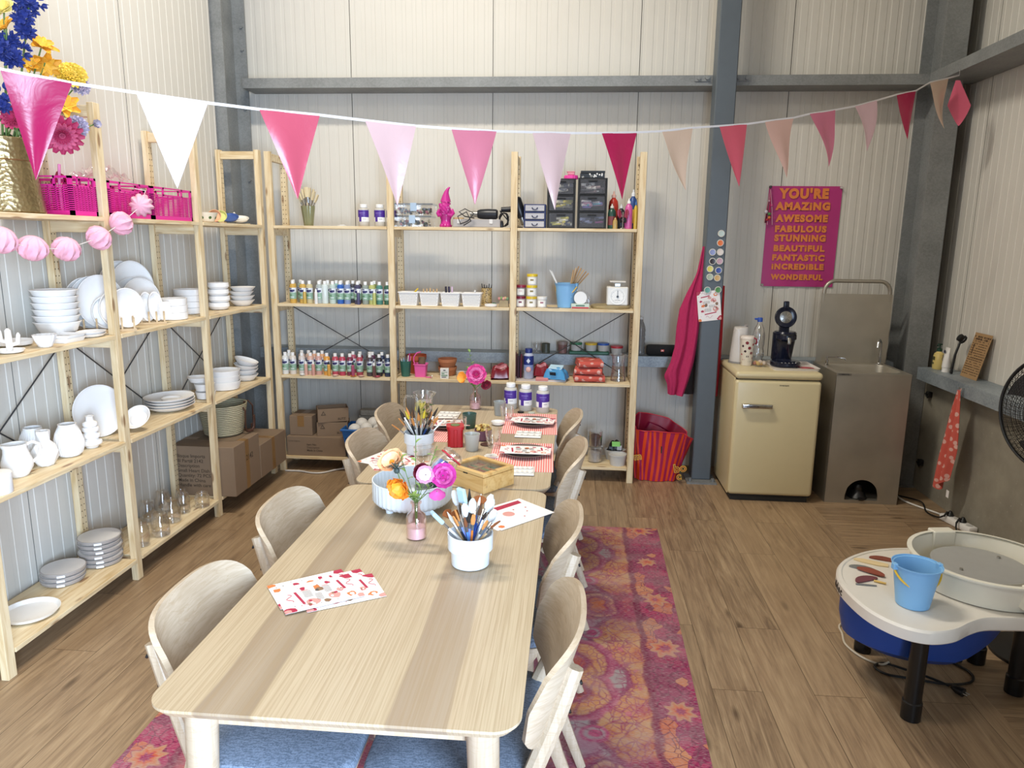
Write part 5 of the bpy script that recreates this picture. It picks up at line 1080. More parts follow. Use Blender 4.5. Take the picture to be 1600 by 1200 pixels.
def clear_box(lab, x, z, w, d, h, seed):
    t = thing('organiser_box', lab, 'organiser', (x, YM, z), 0, 'clear bead boxes'); b = MB(); T_ = .0022
    for q in ((-w/2, w/2, -d/2, -d/2+T_), (-w/2, w/2, d/2-T_, d/2), (-w/2, -w/2+T_, -d/2, d/2), (w/2-T_, w/2, -d/2, d/2)): b.box(*q, 0, h*.82)
    b.box(-w/2, w/2, -d/2, d/2, 0, T_); b.box(-T_/2, T_/2, -d/2, d/2, 0, h*.82); b.build('tray', GL, t); b = MB(); b.box(-w/2-.006, w/2+.006, -d/2-.006, d/2+.006, h*.82, h*.97, 0, .002); b.build('lid', glass('#cfd9e6', .03), t)
    b = MB(); b.box(-.022, .022, -d/2-.012, -d/2-.006, h*.3, h*1.0, 0, .002); b.build('latch', plain('#a8bcd0', .3), t); b = MB(); rr = random.Random(seed)
    for i in range(60): b.ball((rr.uniform(-w/2+.02, w/2-.02), rr.uniform(-d/2+.015, d/2-.015), rr.uniform(.012, h*.55)), rr.uniform(.006, .011), 6, rr.randrange(6))
    o = b.build('beads', [plain(c, .4) for c in ('#7c3a3a', '#d8c8a6', '#2d3542', '#b06a72', '#8a8f99', '#3f4b3c')], t); o['kind'] = 'stuff'
clear_box('lower clear bead box on the top shelf beside the garden gnome', -1.114, zA, .25, .17, .078, 3); clear_box('upper clear bead box on the top shelf beside the garden gnome', -1.104, zA+.0805, .255, .17, .08, 4)
# pink garden gnome
t = thing('garden_gnome', 'pink garden gnome with pointed hat and beard on the top shelf', 'figurine', (-.896, YM, zA)); GN = plain('#c22d8a', .25, 0, .03); b = MB()
b.lathe([(0, 0), (.040, 0), (.044, .012), (.036, .022), (.034, .05), (.044, .075), (.046, .10), (.040, .125), (.030, .14), (.026, .145), (0, .146)], 26, 0, (0, 0, 0), None, True, 1, .85)
for s in (-1, 1): b.lathe([(0, 0), (.02, 0), (.022, .012), (.016, .024), (0, .026)], 14, 0, (s*.02, -.022, 0), None, True, .9, 1.35); b.tube([(s*.040, 0, .12), (s*.053, -.012, .095), (s*.044, -.034, .08), (s*.018, -.043, .086)], [.013, .014, .012, .010], 10)
b.build('body', GN, t); b = MB(); b.ball((0, -.004, .162), .030, 18); b.ball((0, -.036, .160), .0085, 10)
for s in (-1, 1): b.ball((s*.013, -.031, .164), .008, 10); b.ball((s*.029, -.004, .16), .008, 8); b.tube([(s*.004, -.033, .172), (s*.016, -.030, .175), (s*.022, -.024, .171)], .004, 6)
b.build('head', GN, t); b = MB(); b.shell(lambda u, v: Vector(((u-.5)*.062*(1-.75*v**1.4)*(1+.1*math.sin(25*u)), -.036-.010*math.sin(PI*u)-.006*math.sin(PI*v)+.002*math.sin(40*u+6*v), .158-.07*v)), 22, 10, .012); b.tube([(-.022, -.04, .150), (0, -.046, .153), (.022, -.04, .150)], [.004, .008, .004], 8); b.build('beard', GN, t)
b = MB(); b.tube([(0, 0, .172), (0, 0, .186), (.002, 0, .212), (.006, 0, .238), (.016, 0, .258), (.027, 0, .270), (.032, 0, .268)], [.037, .034, .025, .016, .010, .006, .002], 20); b.build('hat', GN, t)
t = thing('storage_case', 'flat translucent plastic case under the heat gun with cable', 'case', (-.668, YM, zA)); b = MB(); b.box(-.163, .163, -.1, .1, 0, .055, 0, .004); b.build('case_body', plain('#b9b4b2', .3, 0, .05, Alpha=.75), t); b = MB()
for x in (-.12, .10): b.box(x-.012, x+.012, -.106, -.1, .025, .055, 0, .002); b.build('latch', plain('#d8d5d2', .3), t); b = MB()
b = MB(); b.lathe([(0, 0), (.036, 0), (.037, .004), (.036, .012), (0, .014)], 22, 0, (0, 0, 0), None, True, 1, .6); tag(b.build('wooden_lid', plain('#c9a878', .6), None, (-.806, YM, zA+.0555)), 'small light wooden lid on the flat plastic case by the gnome', 'lid')
for n_ in ('wooden_lid',): bpy.data.objects[n_].name = 'wooden_disc'
BLK = plain('#1b1c22', .35); 
def heatgun(lab, loc, M, cable):
    t = thing('heat_gun', lab, 'heat gun', loc, 0, 'heat guns on the top shelf'); b = MB(); b.lathe([(0, -.09), (.026, -.09), (.034, -.08), (.036, -.02), (.033, .03), (.026, .05), (0, .05)], 20, 0, (0, 0, 0), M @ Matrix.Rotation(PI/2, 4, 'Y')); b.build('barrel', BLK, t)
    b = MB(); b.lathe([(0, .048), (.020, .048), (.019, .10), (.016, .10), (.016, .06), (0, .06)], 18, 0, (0, 0, 0), M @ Matrix.Rotation(PI/2, 4, 'Y')); b.build('nozzle', STEEL, t)
    b = MB(); b.tube([M @ Vector(p) for p in ((-.02, 0, -.02), (-.03, 0, -.07), (-.045, 0, -.12))], [.02, .019, .017], 12); b.build('grip', BLK, t)
    b = MB(); b.tube([Vector(p) for p in cable], .004, 6); b.build('cable', BLK, t)
heatgun('black heat gun lying with coiled cable on the flat plastic case', (-.62, 5.08, zA+.0915), T(0, 0, 0, PI/2, 0, 0) @ T(0, 0, 0, 0, 0, PI), [(-.06, -.10, -.03), (-.12, -.13, -.02), (-.16, -.12, .01), (-.12, -.12, .03), (-.06, -.12, .0), (-.10, -.125, -.05), (-.15, -.12, -.07), (-.17, -.12, -.02), (-.11, -.12, .01), (-.08, -.12, -.05), (-.13, -.12, -.08)])
t = thing('coiled_cable', 'black coiled cable with plug beside the shelf post', 'cable', (-.478, 5.06, zA)); b = MB(); b.tube([(.03*math.cos(i*.5)+.006*math.sin(i*1.3)-.008, .02*math.sin(i*.7), .055+.045*math.sin(i*.5)) for i in range(46)], .004, 6); b.tube([(-.03, 0, .10), (-.035, 0, .115), (-.01, 0, .085), (.02, 0, .05)], .004, 6); b.build('cable', BLK, t)
b = MB(); b.lathe([(0, 0), (.012, 0), (.014, .02), (.009, .04), (0, .042)], 12, 0, (-.02, -.03, .004)); b.build('plug', BLK, t)
heatgun('black heat gun standing nozzle down beside the small drawer unit', (-.380, 5.09, zA+.118), T(0, 0, 0, 0, 0, 0) @ T(0, 0, 0, 0, 1.25, 0) @ T(0, 0, 0, 0, 0, 0), [(-.03, 0, .03), (-.06, .03, -.02), (-.05, .03, -.08), (-.02, .02, -.113), (.02, .0, -.113), (-.01, -.03, -.113), (-.04, -.01, -.113)])
NVY = plain('#20285c', .4); CLR = plain('#a9a8ac', .25, 0, .04, Alpha=.85); HND = plain('#20254a', .4)
def drawers(lab, loc, w, d, h, n, frame, name, front, group=None, fill=None, hand=True):
    t = thing(name, lab, 'drawer unit', loc, 0, group); b = MB(); e = .007 if hand else .013
    b.box(-w/2, w/2, -d/2, d/2, h-e, h); b.box(-w/2, w/2, -d/2, d/2, 0, e); b.box(-w/2, -w/2+e, -d/2, d/2, e, h-e); b.box(w/2-e, w/2, -d/2, d/2, e, h-e); b.box(-w/2+e, w/2-e, d/2-.004, d/2, e, h-e)
    for k in range(1, n): b.box(-w/2+e, w/2-e, -d/2, d/2, h*k/n-.004, h*k/n+.004)
    b.build('casing', frame, t); H = h/n
    for k in range(n):
        b = MB(); x0, x1 = -w/2+e+.002, w/2-e-.002; z0 = H*k+.008; z1 = H*(k+1)-.007; y = -d/2
        b.box(x0, x1, y-.004, y, z0, z1, 0, .001); b.box(x0, x1, y, d/2-.01, z0, z0+.002); b.box(x0, x0+.002, y, d/2-.01, z0, z1-.01); b.box(x1-.002, x1, y, d/2-.01, z0, z1-.01); dr = b.build('drawer', front, t)
        if hand:
            b = MB(); zc = (z0+z1)/2+.004; b.tube([(.018*math.cos(a), y-.008, zc-.014*math.sin(a)) for a in [PI*i/10 for i in range(11)]], .0035, 6); b.build('handle', HND, dr)
        else:
            b = MB(); b.box(-.03, .03, y-.010, y-.004, z1-.018, z1-.010, 0, .002); b.build('handle', frame, dr)
            b = MB(); rr = random.Random(k*7+int(loc[0]*100)); cols = fill[k]
            for i in range(16):
                x = rr.uniform(x0+.03, x1-.03); z = z0+.012+rr.uniform(0, (z1-z0)*.5); a = rr.uniform(-.5, .5); b.tube([(x-.03*math.cos(a), rr.uniform(y+.01, 0), z+.004), (x+.03*math.cos(a), rr.uniform(y+.01, 0), z+.03*math.sin(a)**2+.004)], rr.uniform(.006, .012), 6, i % len(cols))
            o = b.build('contents', [plain(c, .6) for c in cols], dr); o['kind'] = 'stuff'
drawers('small three drawer box with navy frame and curved handles', (-.272, YM, zA), .146, .17, .158, 3, NVY, 'drawer_box', plain('#b5b2b4', .3, 0, .04))
TF = plain('#9a9aa0', .45, 0, .03, Alpha=.12); BF = plain('#0e0e10', .65)
drawers('left black drawer tower of clear drawers with pottery tools on the top shelf', (-.095, YM, zA), .19, .19, .325, 3, BF, 'drawer_tower', TF, 'black drawer towers', [['#d9cf6a', '#e8e2d0', '#39445c', '#c9b98c'], ['#c9bb5c', '#ddd6c0', '#7c7a6c'], ['#4c5262', '#d8d2c2', '#6c6e78']], False)
drawers('right black drawer tower of clear drawers with scissors and ribbons on the top shelf', (.112, YM, zA), .195, .19, .330, 3, BF, 'drawer_tower', TF, 'black drawer towers', [['#3c4258', '#b0508c', '#7c86a8', '#202430'], ['#b88aa0', '#5c9ab0', '#d8d2d6', '#7c6cb0'], ['#33353c', '#d8d4d0', '#8c7a7c']], False)
t = thing('paper_punch', 'pink paper punch lying on the left black drawer tower', 'punch', (-.034, 5.08, zA+.3256)); b = MB(); b.lathe([(0, 0), (.044, 0), (.046, .012), (.042, .026), (0, .028)], 40, 0, (0, 0, 0), None, True, 1, .7, lambda a, z: 1+.05*math.cos(14*a)); b.build('punch_body', plain('#e6429e', .4), t); b = MB(); b.box(-.024, .024, -.02, .02, .028, .045, 0, .003); b.box(-.03, .026, -.02, .02, .045, .052, 0, .002); b.build('lever', plain('#d98a98', .35), t)
t = thing('gift_box', 'black box with white dots on the right black drawer tower', 'box', (.108, 5.08, zA+.3306)); b = MB(); b.box(-.082, .082, -.05, .05, 0, .032, 0, .002); b.box(-.078, .084, -.045, .045, .033, .048, 0, .002); b.build('box_body', BLACK, t); b = MB(); rn = random.Random(2)
for i in range(13): x = rn.uniform(-.07, .07); b.lathe([(0, 0), (.0055, 0)], 10, 0, (0, 0, 0), T(x, -.0506, .006+.022*rn.random(), PI/2))
b.build('dots', plain('#e8e6e2', .6), t)
def squeeze(lab, x, y, r, h, col, cap, lab2=None, z=zA, name='squeeze_bottle', group='craft bottles on the top shelf'):
    t = thing(name, lab, 'bottle', (x, y, z), 0, group); b = MB(); b.lathe([(0, 0), (r*.95, 0), (r, .005), (r, h*.62), (r*.85, h*.74), (r*.38, h*.82), (r*.38, h*.84), (0, h*.84)], 20); b.build('bottle_body', plain(col, .3), t)
    b = MB(); b.lathe([(0, h*.83), (r*.45, h*.83), (r*.45, h*.90), (r*.2, h*.93), (r*.14, h), (0, h)], 14); b.build('cap', plain(cap, .4), t)
    if lab2: b = MB(); b.lathe([(r+.0006, h*.15), (r+.0006, h*.5)], 20); b.build('label', plain(lab2, .5, 0, .2), t)
squeeze('red squeeze bottle of paint on the top shelf behind the green one', .262, 5.16, .034, .255, '#c93a2a', '#e9b8a8'); squeeze('dark green paint bottle on the top shelf in front of the red one', .247, 5.04, .027, .165, '#26483c', '#d8d2c4', '#7c3a3c'); squeeze('dark glass bottle with pale cap on the top shelf', .31, 5.06, .026, .165, '#23262a', '#cfd0cd')
squeeze('pink glue tube standing cap down on the top shelf', .357, 5.02, .026, .20, '#c95a9a', '#efeeea'); squeeze('tall blue and white paint bottle next to the right shelf post', .392, 5.13, .03, .265, '#2a4a86', '#e6e8ea', '#d8b24a'); squeeze('small gold bottle at the front of the top shelf', .268, 4.985, .016, .075, '#b89a5c', '#cdb27c')
squeeze('yellow striped paint bottle squeezed between the blue one and the post', .405, 5.03, .014, .19, '#c9a93a', '#3a6aa8')
t = thing('butterfly_mask', 'dark red glitter butterfly on a silver stand before the craft bottles', 'ornament', (.318, 4.985, zA)); b = MB()
for s in (-1, 1): b.shell(lambda u, v: Vector((s*(.004+.034*u), .004*math.sin(6*u), .085+.03*math.sin(PI*u*.9)*(2*v-1)+.022*u)), 8, 6, .004, 0); b.shell(lambda u, v: Vector((s*(.003+.022*u), .004*math.sin(6*u), .062+.018*math.sin(PI*u*.9)*(2*v-1)-.01*u)), 6, 5, .004, 1)
b.build('wings', [plain('#8c1c38', .35, 0, .4), plain('#1d1416', .4)], t); b = MB(); b.tube([(0, 0, .11), (0, -.004, .05), (0, 0, .012)], .003, 6); b.lathe([(0, 0), (.022, 0), (.02, .006), (.006, .012), (0, .013)], 16); b.build('stand', CHROME, t)
# --- middle shelf, second bay: white perforated baskets and small things
def pbasket(lab, x, y, z, w=.142, d=.10, h=.095):
    t = thing('storage_basket', lab, 'basket', (x, y, z), 0, 'white perforated baskets'); b = MB(); s = .82; e = .0022
    n = rrect(-w/2, w/2, -d/2, d/2, .012, 4); k = len(n); v = [(p*s, q*s, 0) for p, q in n]+[(p, q, h) for p, q in n]+[(p*.965, q*.965, h) for p, q in n]+[(p*s*.965, q*s*.965, .003) for p, q in n]
    F = [tuple(range(k))[::-1], tuple(range(3*k, 4*k))]+[(q*k+i, q*k+(i+1) % k, (q+1)*k+(i+1) % k, (q+1)*k+i) for q in range(3) for i in range(k)]; b.add(v, F, 0); b.build('basket_body', CER, t)
    b = MB(); b.tube([(p*1.02, q*1.02, h-.004) for p, q in n], .004, 6, 0, True); b.build('rim', CER, t); b = MB()
    for i in range(11):
        for j in range(7):
            f = (j+1)/8.6; sc = s+(1-s)*f; x_ = (-.42+.84*i/10+(.04 if j % 2 else 0))*w*sc*.92; yy = -d/2*sc-.0006; z_ = h*f; r = .0026
            b.add([(x_+r*math.cos(a), yy, z_+r*math.sin(a)) for a in [PI/3*q for q in range(6)]], [tuple(range(6))], 0)
    b.build('perforations', plain('#77716a', .8), t)
for k, (x, l) in enumerate(((-1.142, 'first'), (-.995, 'second'), (-.848, 'third'), (-.70, 'fourth'))): pbasket(f'{l} from the left of four white perforated baskets', x, 5.015, zB)
def stick(lab, name, cat, p, q, r, col, group=None):
    b = MB(); A = Vector(p); B = Vector(q); b.tube([Vector((0, 0, 0)), (B-A)*.5, B-A], [r, r*1.05, r*.9], 8); tag(b.build(name, plain(col, .5), None, p), lab, cat, group)
stick('yellow clay tool sticking out of the first white basket', 'clay_tool', 'tool', (-1.13, 5.0, zB+.06), (-1.075, 4.99, zB+.118), .006, '#d9b83a', 'tools in the white baskets')
for i in range(5): stick(f'wooden modelling stick, {ORD[i]} from the left in the second white basket', 'wooden_tool', 'tool', (-1.04+.022*i, 5.01, zB+.01), (-1.045+.024*i, 5.03, zB+.112+.004*(i % 3)), .006, '#c9a87c', 'sticks in the second basket')
for i in range(3): stick(f'dark marker, {ORD[i]} from the left in the third white basket', 'marker_pen', 'pen', (-.875+.02*i, 5.0, zB+.01), (-.885+.022*i, 5.02, zB+.133), .0075, ('#1e1b2c', '#2c2440', '#c9b2c4')[i], 'markers in the third basket')
stick('white sponge stick in the fourth white basket', 'sponge_stick', 'tool', (-.70, 5.0, zB+.02), (-.675, 5.0, zB+.112), .007, '#e2ded8')
WICK = NT('leopard_tin'); _v = WICK.n('TexVoronoi'); _v.inputs['Scale'].default_value = 90; WICK.l(WICK.co(), _v.inputs['Vector']); WICK.col(WICK.ramp(_v.outputs['Distance'], [(.3, '#3f3122'), (.45, '#b59a68')])); WICK.set(.5)
pot('pencil_tin', 'brown speckled tin of black pencils behind the white baskets', 'tin', (-.616, 5.17, zB), [(.036, 0), (.038, .002), (.038, .118)], WICK.m)
for i in range(5): stick(f'black pencil, {ORD[i]} from the left in the speckled tin', 'pencil', 'pencil', (-.63+.007*i, 5.17, zB+.01), (-.652+.018*i, 5.175, zB+.148-.006*(i % 3)), .0035, '#25231f', 'pencils in the speckled tin')
t = thing('paint_palette', 'small white oval palette in front of the speckled tin', 'palette', (-.565, 4.995, zB)); b = MB(); b.lathe(vessel([(.03, 0), (.04, .004), (.043, .02)], .004), 28, 0, (0, 0, 0), None, True, 1.05, .7); b.build('tray', CER, t)
t = thing('sponge_pack', 'small rack of green and pink sponge dabbers by the post', 'sponges', (-.478, 5.02, zB)); b = MB(); b.add([(-.035, -.03, 0), (.035, -.03, 0), (.035, .03, 0), (-.035, .03, 0), (-.025, -.002, .055), (.03, -.002, .055)], [(0, 3, 2, 1), (0, 1, 5, 4), (3, 4, 5, 2), (0, 4, 3), (1, 2, 5)]); b.build('card', plain('#8f7f62', .7, 0, .4), t)
for i, c in enumerate(('#c98a84', '#7f9a62', '#d39a92', '#c9a27c', '#6f8f6a')): b = MB(); b.ball((-.03+.014*i, -.004, .056+.004*(i % 2)), .0115, 10); b.build('sponge', plain(c, .9), t)
b = MB(); b.cyl(0, 0, 0, .018, .014); tag(b.build('sponge', plain('#3c6a4c', .8), None, (-.555, 5.11, zB)), 'small dark green sponge behind the white palette', 'sponge')
# --- middle shelf, third bay
def medium(lab, x, y, z, lid, body='#d9d5cd', r=.036, h=.076, lab_c=None, group='paint jars in the stack'):
    t = thing('paint_jar', lab, 'jar', (x, y, z), 0, group); b = MB(); b.lathe([(0, 0), (r*.95, 0), (r, .003), (r, h*.74), (r*.96, h*.78), (0, h*.78)], 24); b.build('jar_body', plain(body, .4), t); b = MB(); b.lathe([(0, h*.775), (r*1.04, h*.775), (r*1.05, h*.98), (r, h), (0, h)], 24); b.build('lid', plain(lid, .4), t)
    b = MB(); n = 10; v = []
    for k in range(n+1): a = -PI*.75+PI*.5*k/n; v += [((r+.0006)*math.cos(a), (r+.0006)*math.sin(a), h*.12), ((r+.0006)*math.cos(a), (r+.0006)*math.sin(a), h*.66)]
    b.add(v, [(2*k, 2*k+2, 2*k+3, 2*k+1) for k in range(n)], 0, True); v = []
    for k in range(5): a = -PI*.6+PI*.2*k/4; v += [((r+.0009)*math.cos(a), (r+.0009)*math.sin(a), h*.4), ((r+.0009)*math.cos(a), (r+.0009)*math.sin(a), h*.56)]
    b.add(v, [(2*k, 2*k+2, 2*k+3, 2*k+1) for k in range(4)], 1, True); b.build('label', [plain('#efece4', .5), plain(lab_c or '#8a7a4c', .5)], t, recalc=False)
medium('bottom white jar with yellow lid in the tall stack', -.285, 5.02, zB, '#d9b62a'); medium('middle white jar with yellow lid in the tall stack', -.283, 5.02, zB+.0765, '#e0c02c'); medium('top white jar with yellow lid in the tall stack', -.282, 5.02, zB+.153, '#e0c02c')
medium('bottom dark red lidded jar left of the yellow lids', -.362, 5.03, zB, '#7c1c34', '#b9a9a6', .034, .076, '#7c3a4c'); medium('upper dark red lidded jar left of the yellow lids', -.36, 5.03, zB+.0765, '#8c1f3a', '#8c8583', .034, .076, '#d9c9c4'); medium('small jar with white lid beside the yellow lids', -.212, 5.02, zB, '#e9e6e0', '#cfcac4', .034, .075, '#a8707c')
BUCK = plain('#7fb2dc', .4, 0, .02)
def bucket(lab, loc, r0, r1, h, rz, hz):
    t = thing('bucket', lab, 'bucket', loc, rz, 'light blue buckets with yellow handles'); b = MB(); b.lathe(vessel([(r0, 0), (r0+.003, .003), (r1-.003, h-.006), (r1+.002, h-.005), (r1+.003, h)], .0028), 40); b.build('bucket_body', BUCK, t)
    b = MB(); n = 16; b.tube([(r1*1.04*math.cos(PI*i/n), -r1*1.04*math.sin(PI*i/n)*math.cos(hz), h-.012-r1*1.04*math.sin(PI*i/n)*math.sin(hz)) for i in range(n+1)], .0042, 8, 0, False, None, True, .6); b.build('handle', plain('#d9ac2c', .4), t)
    for s in (-1, 1):
        b = MB(); b.box(s*r1-.008, s*r1+.008, -.01, .01, h-.02, h+.002, 0, .002); b.build('lug', BUCK, t)
bucket('light blue bucket of wooden sticks on the back shelf', (-.045, 5.065, zB), .058, .082, .168, -.55, 1.0)
for i in range(7): stick(f'flat wooden stick, {ORD[i]} from the left in the blue shelf bucket', 'wooden_stick', 'stick', (-.04-.008*i, 5.065+.0115*(i-3), zB+.01), (.0+.0175*i, 5.065+.0115*(i-3), zB+.285-.012*abs(i-2)), .0052, ('#b8905c', '#c9a474', '#a87f50')[i % 3], 'wooden sticks in the blue bucket')
for i in range(3): stick(f'thin white whisk wire, {ORD[i]} of three leaning left in the blue bucket', 'whisk_wire', 'whisk', (-.08, 5.04+.004*i, zB+.10), (-.165+.008*i, 5.04, zB+.258-.004*i), .0025, '#dcdad6', 'whisk wires in the blue bucket')
t = thing('round_pack', 'round clear pack with a white disc and red green label, leaning on the shelf', 'package', (.052, 4.99, zB)); b = MB(); M = T(0, 0, .066, PI/2-.12); b.lathe([(0, -.012), (.064, -.012), (.066, .0), (.064, .012), (0, .012)], 36, 0, (0, 0, 0), M); b.build('blister', GL, t); b = MB(); b.lathe([(0, -.006), (.042, -.006), (.044, .004), (0, .004)], 32, 0, (0, .006, 0), M); b.build('disc', CER, t)
b = MB(); b.box(-.062, .062, -.02, .02, 0, .034, 0, .002); b.build('label', plain('#c5d4c4', .5), t); b = MB(); b.box(-.058, .058, -.021, -.0202, .002, .013); b.box(-.03, .03, -.0212, -.0202, .018, .026, 1); b.build('print', [plain('#b8383c', .5), plain('#39684c', .5)], t)
b = MB(); b.box(-.04, .04, -.02, .02, 0, .004, 0, .001); tag(b.build('metal_rasp', plain('#7c7a76', .4), None, (-.13, 4.985, zB)), 'flat grey metal scraper before the blue bucket', 'scraper')
b = MB(); b.lathe([(0, 0), (.135, 0), (.138, .004), (.138, .016), (.134, .02), (0, .02)], 48); tag(b.build('turntable', m_pine('x', ('#9c8a62', '#ab9a72', '#857452'), 'worn_board'), None, (.262, 5.10, zB)), 'round wooden board under the kitchen scale', 'board')
t = thing('kitchen_scale', 'white kitchen scale with round dial on the wooden board', 'scale', (.307, 5.10, zB+.0203)); SCW = plain('#dddad3', .35); b = MB(); b.box(-.073, .073, -.055, .055, 0, .128, 0, .007); b.build('casing', SCW, t)
b = MB(); b.lathe([(0, 0), (.056, 0), (.056, .003), (.052, .003), (.052, .0012), (0, .0012)], 40, 0, (0, 0, 0), T(0, -.055, .062, PI/2)); b.build('dial', [plain('#efeeea', .4)], t)
b = MB()
for i in range(32):
    a = 2*PI*i/32; r0 = .040 if i % 4 else .036; M = T(.046*math.sin(a)*0, -.0564, .062) @ Matrix.Rotation(a, 4, 'Y'); b.box(-.0007, .0007, -.0006, 0, r0, .046, 0, 0, M)
b.build('tick_marks', BLACK, t); b = MB(); b.box(-.0016, .0016, -.0595, -.058, 0, .042); b.cyl(0, 0, 0, .008, .008, 0, 14, T(0, -.0545, 0, PI/2)); o = b.build('pointer', BLACK, t, (0, 0, .062)); text('KITCHEN', .009, INK5, 'printed_text', t, T(0, -.0567, .036) @ FRONT, 0, .0001)
b = MB(); b.box(-.02, .02, -.02, .02, .128, .150, 0, .002); b.build('stem', plain('#b9b7b2', .3, .4), t); b = MB(); b.box(-.055, .055, -.05, .05, .158, .166, 0, .003); b.lathe([(.03, .150), (.04, .158)], 20); b.build('weighing_plate', SCW, t)
# --- lower shelf, second bay
TERR = plain('#b0704a', .7, 0, .06)
pot('fluted_cup', 'dark green fluted cup of pens on the lower back shelf', 'cup', (-1.184, 5.04, zC), [(.028, 0), (.030, .004), (.040, .108), (.041, .112)], plain('#33685a', .4), None, .003, 60, 0, lambda a, z: 1+.03*math.cos(10*a))
for i in range(5): stick(f'{("white", "pale blue", "grey", "white", "pink")[i]} pen, {ORD[i]} from the left in the green cup', 'pen', 'pen', (-1.195+.006*i, 5.04, zC+.01), (-1.215+.017*i, 5.045, zC+.150-.008*abs(i-3)), .004, ('#cfd3d8', '#8fb0c9', '#6c7078', '#e3dedc', '#d96a9a')[i], 'pens in the green cup')
stick('magenta tipped brush in the green cup', 'paint_brush', 'paint brush', (-1.175, 5.05, zC+.01), (-1.158, 5.06, zC+.162), .006, '#a8336f')
pot('plant_pot', 'orange terracotta pot behind the green cup', 'pot', (-1.135, 5.185, zC), [(.05, 0), (.066, .10), (.072, .102), (.074, .135)], plain('#b5522c', .6))
t = thing('lidded_bucket', 'small pink lidded bucket with open lid on the lower back shelf', 'bucket', (-1.075, 5.05, zC)); PK = plain('#e05a9c', .4); b = MB(); n = rrect(-.045, .045, -.04, .04, .012, 4); k = len(n); s = .84
v = [(p*s, q*s, 0) for p, q in n]+[(p, q, .092) for p, q in n]+[(p*.95, q*.95, .092) for p, q in n]+[(p*s*.95, q*s*.95, .004) for p, q in n]; b.add(v, [tuple(range(k))[::-1], tuple(range(3*k, 4*k))]+[(q*k+i, q*k+(i+1) % k, (q+1)*k+(i+1) % k, (q+1)*k+i) for q in range(3) for i in range(k)]); b.build('bucket_body', PK, t); b = MB(); b.tube([(p*1.04, q*1.04, .09) for p, q in n], .004, 6, 0, True); b.build('rim', PK, t)
b = MB(); b.tube([(-.045, 0, .09), (-.052, 0, .11), (-.05, 0, .14), (-.03, .0, .168), (.0, .0, .178)], .0045, 8); b.build('handle', PK, t)
b = MB(); b.lathe([(0, 0), (.026, 0), (.026, .05), (0, .052)], 16, 0, (0, 0, .075), T(-.006, .02, 0, -.2)); tag(b.build('cactus_ball', plain('#6f5a44', .9, 0, .3), None, (-1.07, 5.055, zC+.01)), 'brown bristly brush head standing in the pink bucket', 'brush')
stick('pink clip lying beside the pink bucket', 'clip', 'clip', (-1.03, 5.0, zC+.004), (-.99, 5.0, zC+.004), .004, '#e05a9c'); b = MB(); b.tube([(.008*math.cos(a), 0, .012+.011*math.sin(a)) for a in [2*PI*i/14 for i in range(14)]], .0015, 5, 0, True); tag(b.build('wire_ring', STEEL, None, (-.985, 4.975, zC)), 'small wire ring at the shelf edge right of the pink bucket', 'ring')
TP = [(.045, 0), (.052, .003), (.064, .04), (.067, .042), (.068, .064)]
pot('terracotta_bowl', 'lower terracotta bowl of the pair on the lower back shelf', 'bowl', (-.895, 5.13, zC), TP, TERR, 'terracotta bowls'); pot('terracotta_bowl', 'upper terracotta bowl of the pair on the lower back shelf', 'bowl', (-.895, 5.13, zC+.058), TP, TERR, 'terracotta bowls')
t = thing('carton', 'small white printed carton before the terracotta bowls', 'carton', (-.892, 4.99, zC), .1); b = MB(); b.box(-.03, .03, -.02, .02, 0, .074, 0, .002); b.build('carton_body', plain('#e3e1da', .5), t); b = MB()
for z0, z1, x0, x1, m in ((.058, .066, -.008, .008, 1), (.046, .05, -.022, .022, 0), (.034, .043, -.02, .0, 0), (.02, .03, -.022, .022, 0), (.01, .016, -.02, .012, 1)): b.box(x0, x1, -.0206, -.02, z0, z1, m)
b.build('print', [plain('#86a086', .5), plain('#5a5a5a', .5)], t)
pot('plastic_tub', 'small clear plastic tub beside the white carton', 'tub', (-.785, 5.06, zC), [(.03, 0), (.036, .04)], plain('#cfcac4', .3, 0, .05, Alpha=.7)); pot('plastic_tub', 'orange rimmed plastic lid before the clear tub', 'lid', (-.775, 4.99, zC), [(.026, 0), (.032, .012)], plain('#d9a06a', .4))
t = thing('clear_packet', 'crumpled clear packet behind the pink flower', 'packet', (-.665, 5.05, zC+.012)); b = MB(); b.shell(lambda u, v: Vector(((u-.5)*.14, .02*math.sin(9*u)+.02*math.sin(7*v), .004+.08*v*math.sin(PI*u)**.5+.008*math.sin(20*u))), 16, 10); b.build('film', GL, t)
def pouch(lab, x, y, z, w, d, h, col, seed, white=None, rz=0, cat='pouch'):
    t = thing('foil_pouch', lab, cat, (x, y, z), rz); rr = random.Random(seed); k1, k2 = rr.uniform(8, 14), rr.uniform(8, 14)
    def top(u, v):
        X = 2*u-1; Y = 2*v-1; e = max(0, (1-X**4)*(1-Y**4)); return Vector((X*w/2*(1-.06*math.sin(3*v)), Y*d/2, h*(.12+.88*e**.55)*(1+.10*math.sin(k1*u+3*v)+.08*math.sin(k2*v))))
    b = MB(); b.shell(top, 22, 18); b.shell(lambda u, v: Vector(((2*u-1)*w/2*(1-.06*math.sin(3*v)), (2*v-1)*d/2, .0015)), 6, 6); 
    for a in ((0, 0), (0, 1), (1, 0), (1, 1)): pass
    b.build('pouch_body', plain(col, .22, 0, .15), t)
    if white:
        b = MB(); b.shell(lambda u, v: top(.22+.56*u, .10+.26*v)+Vector((0, -.002, .002)), 10, 6, 0, 0); b.build('print', plain(white, .4, 0, .3), t)
    return t
pouch('dark red foil bag of biscuits lying beside the shelf post', -.50, 5.07, zC, .15, .16, .098, '#7c1420', 4, '#a8606a', .15, 'bag')
